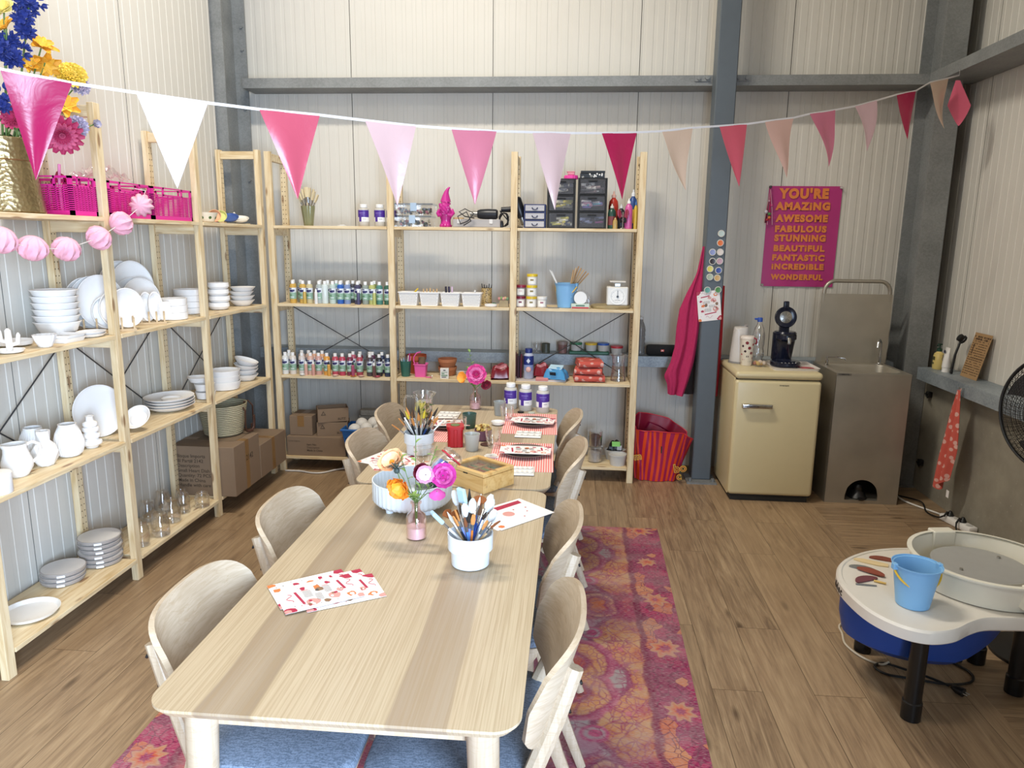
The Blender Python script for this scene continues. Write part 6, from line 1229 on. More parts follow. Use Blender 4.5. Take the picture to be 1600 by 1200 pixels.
# --- lower shelf, third bay
b = MB(); n = rrect(-.178, .178, -.10, .10, .02); b.prism(n, 0, .004, 0, None, True); k = len(n); b.add([(x, y, .004) for x, y in n]+[(x*1.02, y*1.03, .016) for x, y in n]+[(x*1.0, y*1.0, .016) for x, y in n]+[(x*.97, y*.96, .005) for x, y in n], [(i+q*k, (i+1) % k+q*k, (i+1) % k+(q+1)*k, i+(q+1)*k) for q in range(3) for i in range(k)], 0, True)
tag(b.build('serving_tray', plain('#d8cdc8', .4), None, (-.21, 5.07, zC)), 'pale tray with the milk bottle and wipes on the lower back shelf', 'tray'); zT = zC+.0055
t = thing('creamer_bottle', 'blue and white drink bottle with dark blue cap on the pale tray', 'bottle', (-.300, 5.06, zT)); b = MB(); b.lathe([(0, 0), (.033, 0), (.035, .004), (.035, .12), (.033, .128), (.036, .14), (.035, .165), (.024, .182), (.022, .185), (0, .185)], 24); b.build('bottle_body', plain('#b9bed0', .4), t); b = MB(); b.lathe([(.0355, .06), (.0357, .1185)], 24, 0); b.lathe([(.0358, .10), (.0365, .14), (.0357, .164)], 24, 1); b.build('label', [plain('#8d9cc9', .4, 0, .2), plain('#1d2f74', .4)], t); b = MB(); b.lathe([(0, .184), (.026, .184), (.027, .21), (.024, .215), (0, .215)], 22); b.build('cap', plain('#17286a', .4), t)
b = MB(); b.add([(-.014, -.0375, .13), (0, -.0378, .148), (.014, -.0375, .13), (0, -.0375, .112)], [(0, 1, 2, 3)]); b.build('emblem', plain('#d6dbe8', .5), t); b = MB(); b.lathe([(0, 0), (.02, .006), (.016, .02), (0, .026)], 12, 0, (0, 0, 0), T(.002, -.036, .07, PI/2)); b.build('print', plain('#e8b7ae', .5), t)
for i in range(6): stick(f'{("dark red", "brown", "plum", "black", "dark red", "brown")[i]} sachet stick, {ORD[i]} from the left beside the blue bottle', 'sachet_stick', 'sachet', (-.392+.009*i, 5.06+.02*(i % 2), zT), (-.392+.010*i, 5.07+.02*(i % 2), zT+.185-.014*(i % 3)), .006, ('#5c1c24', '#4a2c22', '#4c2438', '#231c1c', '#6c1f2c', '#503326')[i], 'sachets on the tray')
pouch('dark red foil bag behind the drink bottle on the tray', -.205, 5.125, zT+.002, .12, .10, .095, '#861822', 7, '#b06a70', -.1, 'bag')
t = pouch('blue pack of wet wipes with a black label on the tray', -.10, 5.02, zT+.004, .165, .11, .085, '#4a94c4', 9, None, -.3, 'wipes')
b = MB(); b.box(-.05, .05, -.03, .03, 0, .006, 0, .003, T(.0, -.012, .088, .35)); b.build('flap', plain('#b9d8e8', .4), t); b = MB(); b.box(-.022, .022, -.002, .002, -.012, .012, 0, .001, T(-.005, -.066, .05, .3)); b.build('print', plain('#1c2733', .5), t)
b = MB(); b.box(-.045, .045, -.03, .03, 0, .02, 0, .004); tag(b.build('sponge', plain('#d88a86', .9), None, (-.20, 4.995, zT)), 'pale red sponge at the front edge of the tray', 'sponge')
TOWEL = NT('coral_terry'); _v = TOWEL.n('TexVoronoi'); _v.inputs['Scale'].default_value = 22; TOWEL.l(TOWEL.co(), _v.inputs['Vector']); TOWEL.col(TOWEL.ramp(_v.outputs['Distance'], [(.28, '#d8a79c'), (.34, '#c75a4c'), (.6, '#c4574a')])); TOWEL.set(.95); TOWEL.bump(TOWEL.noise(TOWEL.co(), 300, 2), .4, .002)
for k in range(3):
    t = thing('folded_towel', ('bottom', 'middle', 'top')[k]+' coral patterned towel of the folded pile', 'towel', (.128, 5.08, zC+.004+.050*k), (.05, -.08, .12)[k], 'folded coral towels'); b = MB(); w, d, h = (.215-.02*k), .19, .045
    for q in range(3):
        z0 = .001+h/3*q; b.shell(lambda u, v: Vector(((u-.5)*w*(1-.02*q), (v-.5)*d*(1-.02*q)-.003*math.sin(9*u), z0+h/3*.92+.003*math.sin(7*u+q)*math.sin(5*v))), 12, 10, h/3*.85)
    b.tube([((i/10-.5)*w*.97, -d/2+.0, h/2+.002*math.sin(i)) for i in range(11)], h*.42, 10); b.build('towel_cloth', TOWEL.m, t)
t = thing('glass_pitcher', 'empty glass pitcher beside the coral towels', 'jug', (.335, 5.08, zC)); b = MB(); b.lathe(vessel([(.05, 0), (.056, .005), (.05, .06), (.045, .12), (.05, .17), (.056, .19)], .003), 30, 0, (0, 0, 0), None, True, 1, 1, lambda a, z: 1+(.2*max(0, math.cos(a-PI))**8 if z > .17 else 0)); b.build('jug_body', GL, t); b = MB(); b.tube([(.048, 0, .175), (.085, 0, .178), (.088, 0, .15), (.08, 0, .06), (.05, 0, .045)], .006, 10); b.build('handle', GL, t)
# things on the steel rail behind the shelving
zR = .8684; YR = 5.345
def tubjar(lab, x, r, h, lid, body, glassy=True, group='jars on the wall rail', y=YR):
    t = thing('lidded_tub', lab, 'tub', (x, y, zR if not isinstance(group, tuple) else 0), 0, group); b = MB(); b.lathe(vessel([(r*.9, 0), (r, h*.75)], .0025), 22); b.build('tub_body', body, t)
    b = MB(); b.lathe([(0, h*.755), (r*1.05, h*.755), (r*1.06, h), (0, h)], 22); b.build('lid', plain(lid, .4), t); return t
TUBC = plain('#bdbab4', .3, 0, .06)
pot('glass_tumbler', 'clear glass on the wall rail, first behind the third bay', 'glass', (-.26, YR, zR), [(.026, 0), (.03, .07)], GL); pot('tin_can', 'patterned dark tin on the wall rail beside the glass', 'tin', (-.19, YR, zR), [(.03, 0), (.031, .068)], plain('#4a4c40', .4, 0, .5))
tubjar('jar of reddish bits on the wall rail', -.065, .036, .085, '#8c7a72', plain('#7c5a54', .4, 0, .5))
b = MB(); b.box(-.145, .145, -.055, .055, 0, .022, 0, .004); tag(b.build('clay_tray', plain('#1f5a3e', .4), None, (.13, YR-.005, zR)), 'dark green plastic tray on the wall rail under the tubs', 'tray')
for lab, x, c in (('clear tub with green lid on the green tray, its lid askew', .035, '#2c7a50'), ('clear tub with yellow lid on the green tray', .145, '#d9b42c'), ('clear tub with blue lid on the green tray', .235, '#2a58a8')):
    t = tubjar(lab, x, .042, .058, c, TUBC, True, 'coloured lid tubs on the rail', YR); t.location.z = zR+.0224
tubjar('clear tub with red lid on the wall rail near the post', .335, .044, .062, '#b8303a', TUBC, True, 'coloured lid tubs on the rail')
t = thing('water_bottle', 'clear ridged plastic bottle on the wall rail behind the shelf post', 'bottle', (.505, YR, zR)); b = MB(); b.lathe(vessel([(.032, 0), (.035, .01)]+[(.035-.003*(i % 2), .02+.016*i) for i in range(11)]+[(.03, .21), (.014, .25), (.0135, .265)], .0015), 24); b.build('bottle_body', plain('#8f8c88', .2, 0, .05, Alpha=.55), t); b = MB(); b.lathe([(0, .262), (.016, .262), (.016, .28), (0, .28)], 16); b.build('cap', plain('#c9c6c2', .4), t)
t = thing('bluetooth_speaker', 'black cylindrical speaker with red badge on the wall rail', 'speaker', (.66, 5.315, zR)); b = MB(); b.lathe([(0, -.112), (.03, -.112), (.038, -.106), (.0415, -.09), (.0415, .09), (.038, .106), (.03, .112), (0, .112)], 28, 0, (0, 0, .0415), Matrix.Translation((0, 0, .0)) @ Matrix.Rotation(PI/2, 4, 'Y') @ Matrix.Translation((-.0415, 0, -.0415)))
b.build('speaker_body', m_fabric('#0c0c0d', '#1c1c1f', 400, 'speaker_mesh'), t); b = MB(); b.box(-.012, .012, -.044, -.041, .036, .052, 0, .001); b.build('badge', plain('#c8442c', .4), t); text('JBL', .011, CAPW, 'printed_text', t, T(0, -.0446, .044) @ FRONT, .0002, .0001)
# --- bottom shelf
t = carton('long flat cardboard box at the bottom of the left back bay', (-1.845, 5.115, zD), .44, .29, .145, 0, False, 'cardboard boxes on the back shelf', 'x')
for k, s in enumerate(('Item No:', 'Description', 'Made in China')): text(s, .02, INKB, 'printed_text', t, T(-.07, -.1458, .085-.022*k) @ FRONT, .0004 if k != 1 else 0, .0001, 'LEFT')
text('Carton Imports', .014, INKB, 'printed_text', t, T(-.21, -.1458, .11) @ FRONT, 0, .0001, 'LEFT')
carton('taped cardboard box standing left on the long box', (-1.965, 5.10, zD+.1462), .17, .20, .145, 0, False, 'cardboard boxes on the back shelf')
def obox(lab, x, y, z, rz):
    t = carton(lab, (x, y, z), .22, .14, .10, rz, True, 'open cardboard boxes on the back shelf')
    for sx, M in ((-1, T(-.07, -.0708, .065) @ FRONT), (1, T(.1108, 0, .065) @ Matrix.Rotation(PI/2, 4, 'Z') @ FRONT)):
        b = MB(); q = .017; b.tube([M @ Vector((q*math.cos(a), q*math.sin(a), 0)) for a in (PI/2, PI/2+2*PI/3, PI/2+4*PI/3)], .0035, 4, 0, True); b.build('recycling_mark', INKB, t)
    text('BLITZ', .022, INKB, 'printed_text', t, T(.06, -.0706, .02) @ FRONT, .0004, .0001)
    return t
obox('lower small open cardboard box with recycling marks', -1.748, 5.085, zD+.1462, .2); obox('upper small open cardboard box with recycling marks', -1.755, 5.09, zD+.2485, .42)
# blue shop basket with white balls
BLU = plain('#1f62a8', .4)
t = thing('shopping_basket', 'blue plastic basket full of white balls beside the cardboard boxes', 'basket', (-1.47, 5.045, zD)); b = MB(); w0, w1, d0, d1, h = .13, .165, .09, .12, .215
def wall(p0, p1, q0, q1):
    # slatted side between bottom edge p0-p1 and top edge q0-q1
    P = [Vector(v) for v in (p0, p1, q0, q1)]
    def at(u, v): return P[0].lerp(P[1], u).lerp(P[2].lerp(P[3], u), v)
    def strip(u0, u1, v0, v1): a = [at(u0, v0), at(u1, v0), at(u1, v1), at(u0, v1)]; nn = (a[1]-a[0]).cross(a[3]-a[0]).normalized()*.004; b.add(a+[x-nn for x in a], [(0, 1, 2, 3), (7, 6, 5, 4), (0, 4, 5, 1), (1, 5, 6, 2), (2, 6, 7, 3), (3, 7, 4, 0)])
    strip(0, 1, 0, .16); strip(0, 1, .74, 1); strip(0, 1, .42, .5)
    for k in range(11): strip(k/11, k/11+.045, .16, .74)
    strip(.955, 1, .16, .74)
B0 = [(-w0, -d0, 0), (w0, -d0, 0), (w0, d0, 0), (-w0, d0, 0)]; B1 = [(-w1, -d1, h), (w1, -d1, h), (w1, d1, h), (-w1, d1, h)]
for i in range(4): j = (i+1) % 4; wall(B0[i], B0[j], B1[i], B1[j])
b.box(-w0, w0, -d0, d0, 0, .006); b.build('basket_body', BLU, t); b = MB(); b.tube([(x*1.02, y*1.02, h) for x, y, z in B1], .009, 8, 0, True); b.build('rim', BLU, t)
bl = [(-.09, -.05, .19), (.0, -.06, .205), (.09, -.05, .195), (-.06, .035, .215), (.03, .03, .225), (.10, .035, .21), (-.08, -.02, .11), (.0, .0, .13), (.08, .0, .115)]
for i, (x, y, z) in enumerate(bl):
    b = MB(); b.ball((0, 0, 0), .046, 22); tag(b.build('white_ball', plain('#dedbd6', .6), None, (-1.47+x, 5.045+y, zD+z+.012)), (f'white ball in the blue basket, {ORD[i]} from the left in the front row' if i < 3 else f'white ball in the blue basket, {ORD[i-3]} from the left in the back row' if i < 6 else f'white ball deep in the blue basket, {ORD[i-6]} from the left below the others'), 'ball', 'white balls in the basket')
GF = m_fabric('#8f8d86', '#aaa79f', 150, 'grey_cloth')
for k in range(2):
    t = thing('folded_cloth', ('lower', 'upper')[k]+' folded grey cloth lying behind the white balls', 'cloth', (-1.43, 5.205, zD+.225+.044*k), 0, 'folded grey cloths'); b = MB()
    b.prism(rrect(-.15+.01*k, .15-.01*k, -.04, .04, .015), 0, .04, 0, None, True); b.build('cloth_body', GF, t); b = MB(); b.box(-.03, .06, -.0412, .0412, -.0004, .0412); b.build('paper_band', plain('#b5b3b4', .6), t)
b = MB(); b.box(-.15, .13, -.032, .035, 0, .218, 0, .004); tag(b.build('cardboard_box', CARD, None, (-1.44, 5.212, zD+.0005)), 'cardboard box hidden behind the blue basket, under the grey cloths', 'box')
# right end of the bottom shelf
for k, (z, r, h, c) in enumerate(((zD, .056, .115, '#a39c96'), (zD+.1165, .054, .115, '#3a2430'))):
    t = thing('storage_jar', ('lower clear jar with rings of white cord', 'upper clear jar of dark plum contents')[k]+' on the bottom back shelf', 'jar', (.19, 5.09, z), 0, 'stacked clear jars'); b = MB(); b.lathe(vessel([(r*.85, 0), (r*.92, .005), (r, h)], .0025), 28); b.build('jar_body', GL, t); b = MB(); b.lathe([(0, .006), (r*.84, .007), (r*.9, h*.6), (r*.5, h*.75), (0, h*.78)], 22, 0, (0, 0, 0), None, True, 1, 1, lambda a, q: 1+.05*math.sin(5*a+60*q)); b.build('contents', plain(c, .6, 0, .4), t); b = MB(); b.lathe([(0, h+.0005), (r*1.04, h+.0005), (r*1.04, h+.001)], 24); b.build('lid', GL, t)
WT = plain('#cfccc6', .35, 0, .04, Alpha=.85)
pot('plastic_tub', 'round translucent tub with lid at the front of the bottom back shelf', 'tub', (.352, 5.035, zD), [(.052, 0), (.062, .07), (.066, .072), (.066, .08)], WT); pot('plastic_tub', 'white oblong tub holding black gloves on the bottom back shelf', 'tub', (.34, 5.165, zD), [(.06, 0), (.075, .075)], WT, None, .003, 32, 0, None, 1.05, .75)
t = thing('glove_pack', 'black pack with green label lying in the white oblong tub', 'package', (.34, 5.165, zD+.02)); b = MB(); b.shell(lambda u, v: Vector(((u-.5)*.10, (v-.5)*.05, .05+.07*math.sin(PI*u)**.5*math.sin(PI*v)**.5+.012*math.sin(14*u+9*v))), 14, 10, .03); b.build('pack_body', BLACK, t); b = MB(); b.box(-.028, .032, -.03, .02, .128, .133, 0, .002, T(rx=.5)); b.build('label', plain('#7ec06a', .5), t); b = MB(); b.box(.01, .045, -.044, -.040, .06, .095, 0, .002); b.build('print', plain('#d8d8d4', .5), t)
# ---------------------------------------------------------------- right side: fridge, coffee corner, sink, column, wheel
def rbox(b, x0, x1, y0, y1, z0, z1, r, seg=4, m=0, axes='xyz'):
    bm = bmesh.new(); bmesh.ops.create_cube(bm, size=1)
    for v in bm.verts: v.co = ((x0+x1)/2+v.co.x*(x1-x0), (y0+y1)/2+v.co.y*(y1-y0), (z0+z1)/2+v.co.z*(z1-z0))
    ed = [e for e in bm.edges if 'xyz'[max(range(3), key=lambda i: abs((e.verts[0].co-e.verts[1].co)[i]))] in axes]
    bmesh.ops.bevel(bm, geom=ed, offset=r, segments=seg, profile=.5, affect='EDGES')
    bm.verts.index_update(); b.add([tuple(v.co) for v in bm.verts], [tuple(v.index for v in f.verts) for f in bm.faces], m, True); bm.free()
CREAM = plain('#d2c298', .28, 0, .02); DARK = plain('#2a2824', .7)
t = thing('fridge', 'cream retro fridge with chrome handle beside the grey column', 'fridge', (1.334, 4.68, 0))
b = MB(); rbox(b, -.268, .268, .058, .52, .03, .83, .012); b.build('cabinet', CREAM, t)
b = MB(); rbox(b, -.272, .272, 0, .055, .045, .822, .024, 5); d = b.build('door', CREAM, t)
b = MB(); b.box(-.262, .262, .02, .05, .822, .828); b.box(-.262, .262, .02, .056, .036, .046); b.build('door_gap', DARK, t)
b = MB(); rbox(b, -.275, .275, -.004, .52, .827, .877, .024, 5); b.build('top_cap', CREAM, t)
b = MB(); b.box(-.25, .25, .03, .50, .0, .03); b.build('plinth', DARK, t)
b = MB(); rbox(b, -.225, -.035, -.036, -.020, .640, .670, .005, 3); b.box(-.225, -.205, -.024, .002, .647, .666); b.box(-.055, -.035, -.024, .002, .647, .666); b.build('handle', CHROME, d)
text('inventum', .016, plain('#3a3426', .5), 'lettering', t, T(.035, -.0006, .792) @ FRONT, .0002, .0001)
zF = .8775
t = thing('electric_kettle', 'white electric kettle at the back of the fridge top', 'kettle', (1.155, 5.04, zF), .95); KW = plain('#d2ccc6', .3, 0, .02); b = MB(); b.lathe([(0, 0), (.062, 0), (.066, .01), (.064, .06), (.052, .20), (.049, .235), (.045, .245), (0, .247)], 28, 0, (0, 0, 0), None, True, 1, 1, lambda a, z: 1+(.35*max(0, math.cos(a-PI))**10 if .17 < z < .24 else 0)); b.build('kettle_body', KW, t)
b = MB(); b.tube([(.045, 0, .238), (.08, 0, .245), (.098, 0, .215), (.096, 0, .12), (.085, 0, .05), (.06, 0, .035)], .012, 10); b.build('handle', plain('#a9a6a6', .35), t); b = MB(); b.box(-.014, .012, -.0665, -.055, .06, .17, 0, .003); b.build('water_gauge', plain('#6a6a6c', .3), t); b = MB(); b.lathe([(0, 0), (.072, 0), (.072, .012), (0, .013)], 28); b.build('base', plain('#8a8886', .4), t)
t = thing('travel_mug', 'cream travel mug with dark red dots and a lid on the fridge', 'mug', (1.178, 4.93, zF)); b = MB(); b.lathe([(0, 0), (.033, 0), (.036, .004), (.044, .175), (.045, .18), (0, .18)], 26); b.build('mug_body', plain('#e6dccb', .4), t)
b = MB(); rn = random.Random(4)
for i in range(13):
    a = -PI+.12+PI*.9*((i*.618) % 1); z = .018+.0115*i; r = .0345+z*.054; n_ = Vector((math.cos(a), math.sin(a), -.05)); b.lathe([(0, .0006), (.0085 if i % 3 else .011, .0004)], 10, i % 3, (0, 0, 0), Matrix.Translation((r*math.cos(a), r*math.sin(a), z)) @ n_.to_track_quat('Z', 'Y').to_matrix().to_4x4())
b.build('dots', [plain('#7c1c24', .5), plain('#3a2226', .5), plain('#a8323a', .5)], t); b = MB(); b.lathe([(0, .180), (.047, .180), (.047, .190), (.042, .198), (0, .199)], 26); b.tube([(.03, -.03, .19), (.05, -.035, .18), (.052, -.03, .155), (.046, -.02, .15)], .006, 8, 1); b.build('lid', [plain('#e4d8cc', .4), plain('#8c2430', .4)], t)
t = thing('water_bottle', 'clear plastic water bottle with blue cap on the fridge', 'bottle', (1.262, 4.985, zF)); b = MB(); b.lathe(vessel([(.036, 0), (.041, .008), (.042, .03), (.038, .045), (.042, .06), (.042, .09), (.036, .115), (.041, .14), (.042, .20), (.032, .25), (.015, .28), (.0135, .295)], .0012), 28); b.build('bottle_body', GL, t); b = MB(); b.lathe([(0, .290), (.017, .290), (.0175, .312), (.014, .318), (0, .318)], 18); b.box(-.035, -.010, -.012, .012, .302, .314, 0, .003); b.build('cap', plain('#2a50a8', .4), t)
t = thing('serving_tray', 'white tray with a red corner under the coffee machine', 'tray', (1.462, 4.905, zF)); b = MB(); b.prism(rrect(-.145, .145, -.15, .15, .02), 0, .005, 0, None, True); n = rrect(-.145, .145, -.15, .15, .02); k = len(n); b.add([(x, y, .005) for x, y in n]+[(x*1.04, y*1.04, .016) for x, y in n]+[(x*1.0, y*1.0, .015) for x, y in n]+[(x*.95, y*.95, .0055) for x, y in n], [(i+q*k, (i+1) % k+q*k, (i+1) % k+(q+1)*k, i+(q+1)*k) for q in range(3) for i in range(k)], 0, True)
b.lathe([(0, .0056), (.05, .0056)], 20, 1, (.085, -.06, 0)); b.lathe([(0, .0056), (.035, .0056)], 20, 1, (.11, -.11, 0)); b.build('tray_body', [plain('#ddd5cd', .4), plain('#b8404c', .4)], t)
t = thing('coffee_machine', 'dark blue coffee pod machine with its lid up on the white tray', 'coffee machine', (1.425, 4.92, zF+.0062)); NV = plain('#171b2c', .18, 0, .02)
b = MB(); b.lathe([(0, 0), (.088, 0), (.094, .008), (.094, .028), (.085, .036), (0, .037)], 36, 0, (.0, -.02, 0), None, True, 1.02, 1.1); b.build('base', NV, t)
b = MB(); b.shell(lambda u, v: Vector((.066*(1+.16*v)*math.cos(2*PI*u), .075+.012*(1-v)+(.062+.008*v)*math.sin(2*PI*u)-.03*v, .03+.185*v)), 32, 12, 0, 0, None, True); b.lathe([(0, .2), (.07, .2), (.074, .214), (.066, .226), (0, .228)], 30, 0, (.0, .04, 0)); b.build('column_body', NV, t)
b = MB(); b.lathe([(0, .165), (.05, .165), (.066, .18), (.066, .206), (0, .206)], 30, 0, (0, .005, 0)); b.build('brew_head', NV, t); b = MB(); b.lathe([(0, .206), (.05, .206), (.052, .2105), (.04, .2105), (.038, .208), (0, .208)], 30, 0, (0, .005, 0)); b.tube([(0, -.062, .19), (0, -.075, .17), (0, -.073, .155)], .012, 10); b.build('pod_holder', STEEL, t)
b = MB(); M = T(0, .055, .318, PI/2-.12); b.lathe([(0, -.03), (.055, -.03), (.070, -.012), (.072, .006), (.066, .012), (.050, .006), (0, .004)], 36, 0, (0, 0, 0), M); rbox(b, -.018, .018, .05, .075, .37, .425, .008, 3); b.box(-.03, .03, .05, .09, .22, .26, 0, .006); lidp = b.build('lid', NV, t)
b = MB(); b.lathe([(0, .0085), (.036, .0075), (.042, .005)], 30, 0, (0, 0, 0), M); b.build('shower_head', STEEL, lidp)
b = MB(); rn = random.Random(3)
for i in range(8): a = PI*i/4; b.box(-.001, .001, .010, .034, .0086, .0096, 0, 0, M @ Matrix.Rotation(a, 4, 'Z'))
b.build('water_jets', plain('#5c5a56', .4), lidp)
b = MB(); b.lathe([(0, .037), (.058, .037), (.06, .041), (0, .041)], 30, 0, (0, -.035, 0)); b.build('drip_grid', plain('#23283c', .25), t); b = MB()
for i in range(5): b.lathe([(0, 0), (.006, 0), (.0055, .003), (0, .0035)], 10, 0, (-.045+.022*i, -.112+.003*abs(i-2), .0335))
b.build('button', CHROME, t)
t = thing('fruit_punnet', 'clear plastic punnet of sweets at the front of the fridge top', 'punnet', (1.258, 4.90, zF)); b = MB(); b.lathe(vessel([(.05, 0), (.062, .04), (.066, .042)], .0015), 4, 0, (0, 0, 0), T(rz=PI/4)); b.build('punnet_body', GL, t); b = MB()
for i in range(12): b.ball((.03*math.cos(i*2.4)*(.4+.6*(i % 2)), .03*math.sin(i*2.4)*(.4+.6*(i % 2)), .018+.004*(i % 3)), .013, 8, i % 3)
o = b.build('sweets', [plain('#b86a5c', .5), plain('#c9a86a', .5), plain('#d8c4b8', .5)], t); o['kind'] = 'stuff'

# stainless hand wash sink
SS = NT('brushed_steel'); _n = SS.noise(SS.co((1, 1, .15)), 60, 3); _b = SS.noise(SS.co(), 4, 3); SS.col(SS.ramp(_b, [(.3, '#a8a194'), (.7, '#bab3a5')])); SS.set(.42, .75); SS.bump(_n, .04, .001); SS = SS.m
t = thing('hand_wash_sink', 'free standing stainless steel hand wash sink with a foot pedal opening', 'sink', (1.938, 4.73, 0))
W2, D2, H2 = .234, .46, .862; b = MB(); b.box(-W2, -W2+.002, 0, D2, 0, H2); b.box(W2-.002, W2, 0, D2, 0, H2); b.box(-W2, W2, D2-.002, D2, 0, H2); b.box(-W2+.002, W2-.002, .002, D2-.002, 0, .02)
xl, xr, zb = -.105, .105, .022; n = 20; pa = [(xl+(xr-xl)*i/n) for i in range(n+1)]; za = lambda x: .055+.108*math.sqrt(max(0, 1-(x/.105)**2))
for y in (0, .003):
    b.add([(-W2, y, 0), (xl, y, 0), (xl, y, H2), (-W2, y, H2)], [(0, 1, 2, 3)]); b.add([(xr, y, 0), (W2, y, 0), (W2, y, H2), (xr, y, H2)], [(0, 1, 2, 3)]); b.add([(xl, y, 0), (xr, y, 0), (xr, y, zb), (xl, y, zb)], [(0, 1, 2, 3)])
    for i in range(n): b.add([(pa[i], y, za(pa[i])), (pa[i+1], y, za(pa[i+1])), (pa[i+1], y, H2), (pa[i], y, H2)], [(0, 1, 2, 3)])
b.build('cabinet', SS, t, recalc=False)
b = MB(); o_ = rrect(-.235, .235, -.002, .462, .006, 8); i_ = rrect(-.20, .205, .055, .375, .06, 8); k = len(o_)
loops = [[(x, y, H2) for x, y in o_], [(x, y, H2+.012) for x, y in o_], [(x, y, H2+.012) for x, y in i_], [(x*.99, .215+(y-.215)*.985, H2+.004) for x, y in i_], [(x*.93, .215+(y-.215)*.9, H2-.11) for x, y in i_], [(x*.7, .215+(y-.215)*.66, H2-.135) for x, y in i_]]
b.add(sum(loops, []), [(i+q*k, (i+1) % k+q*k, (i+1) % k+(q+1)*k, i+(q+1)*k) for q in range(5) for i in range(k)]+[tuple(range(5*k, 6*k))], 0, True); b.build('basin', SS, t)
b = MB(); b.lathe([(0, 0), (.02, 0), (.022, .003), (0, .004)], 18, 0, (0, .215, H2-.134)); b.build('drain', CHROME, t)
b = MB(); b.lathe([(0, 0), (.024, 0), (.024, .006), (.012, .012), (0, .013)], 18, 0, (.185, .40, H2+.012)); b.lathe([(.011, .01), (.011, .07)], 14, 0, (.185, .40, H2+.012)); b.tube([(.185, .40, H2+.07), (.185, .40, H2+.12), (.18, .395, H2+.165), (.160, .37, H2+.185), (.142, .34, H2+.17), (.136, .33, H2+.135)], .0095, 12); b.build('tap', CHROME, t)
b = MB(); b.lathe([(0, 0), (.018, 0), (.018, .004), (.011, .008), (.011, .032), (.006, .036), (.006, .055), (0, .056)], 16, 0, (-.185, .34, H2+.012)); b.tube([(-.185, .34, H2+.062), (-.13, .335, H2+.066), (-.075, .325, H2+.058), (-.068, .322, H2+.048)], .005, 8); b.build('soap_pump', CHROME, t)
b = MB(); b.box(-.222, .252, .456, .462, H2+.012, 1.35); b.box(-.005, .005, .454, .456, 1.147, 1.153); b.box(-.0012, .0012, .4545, .456, 1.14, 1.16); b.build('backsplash', SS, t)
b = MB(); b.tube([(-.205, .468, 1.30), (-.205, .468, 1.36)]+[(-.205+.07-.07*math.cos(a), .468, 1.36+.078*math.sin(a)) for a in [PI*i/12 for i in range(1, 7)]]+[(.235-.07+.07*math.sin(a), .468, 1.36+.078*math.cos(a)) for a in [PI*i/12 for i in range(0, 7)]]+[(.235, .468, 1.30)], .013, 12); b.build('guard_rail', SS, t)
b = MB(); b.box(-.232, -.142, -.0032, -.002, H2-.003, H2+.010); b.build('name_strip', plain('#8b857b', .4, .6), t); text('COMBISTEEL', .012, BLACK, 'printed_text', t, T(-.187, -.0036, H2+.0035) @ FRONT, .0003, .0001)
b = MB(); b.lathe([(0, 0), (.055, 0), (.058, .01), (.04, .04), (.028, .055), (.03, .08), (.02, .095), (0, .097)], 22, 0, (0, .06, .02)); b.tube([(0, .02, .035), (0, -.012, .028)], .02, 8, 0, False, None, True, .35); b.build('foot_pedal', plain('#1a1a1a', .4), t)

# poster, pins and the bag charm
t = thing('poster', 'magenta poster with orange hand lettered compliments on the back wall', 'poster', (1.618, 5.436, 1.733)); PINK = NT('poster_paper'); PINK.col(PINK.ramp(PINK.noise(PINK.co(), 3, 2), [(.3, '#ad2a72'), (.7, '#b83078')])); PINK.set(.4)
b = MB(); b.shell(lambda u, v: Vector((-.252+.504*u-.006*(1-v), -.002-.006*abs(math.sin(2.2*PI*u))*(1-v)-.002*v, -.352+.704*v)), 16, 10, .0006); b.build('sheet', PINK.m, t); ORG = plain('#e0803a', .45)
for s, zc, wd, h in (("YOU'RE", .302, .344, .076), ('AMAZiNG', .214, .378, .058), ('AWESOME', .130, .362, .054), ('FABULOUS', .056, .358, .049), ('STUNNiNG', -.008, .358, .050), ('BEAUTiFUL', -.080, .356, .046), ('FANTASTiC', -.146, .366, .046), ('iNCREDiBLE', -.210, .366, .044), ('WONDERFUL', -.284, .366, .042)):
    o = text(s, .07, ORG, 'lettering', t, Matrix.Identity(4), .0048, .0006, 'CENTER', 1, 1.22); xs = [v.co.x for v in o.data.vertices]; ys = [v.co.y for v in o.data.vertices]
    sx, sy = wd/(max(xs)-min(xs)), h/(max(ys)-min(ys)); cx, cy = (max(xs)+min(xs))/2, (max(ys)+min(ys))/2
    o.data.transform(T(-.012, -.0105, zc) @ FRONT @ Matrix.Diagonal((sx, sy, 1, 1)) @ Matrix.Translation((-cx, -cy, 0)))
for lab, x, z, c in (('dark push pin at the top left corner of the poster', -.246, .345, '#3a2a2e'), ('silver push pin at the top right corner of the poster', .240, .342, '#b9b4ae'), ('silver push pin at the bottom left corner of the poster', -.252, -.342, '#9a948c')):
    b = MB(); b.lathe([(0, 0), (.009, 0), (.006, .005), (.005, .012), (.008, .018), (0, .02)], 14, 0, (0, 0, 0), T(0, 0, 0, PI/2)); tag(b.build('push_pin', plain(c, .3), None, (1.618+x, 5.4255, 1.733+z)), lab, 'pin', 'pins holding the poster')
t = thing('bead_charm', 'string of coloured beads and tinsel hanging at the top left of the poster', 'charm', (1.372, 5.41, 2.04)); b = MB(); rn = random.Random(12)
for i in range(9): x = rn.uniform(-.02, .02); b.tube([(0, 0, .02), (x*.5, -.006, -.05), (x, -.008+rn.uniform(-.006, .006), -.12), (x*1.2+rn.uniform(-.012, .012), -.006, -.20-.012*(i % 3))], .0022, 5, i % 3)
b.build('strands', [plain('#c22a64', .35), plain('#5c1430', .4), plain('#d8a0b4', .4)], t)
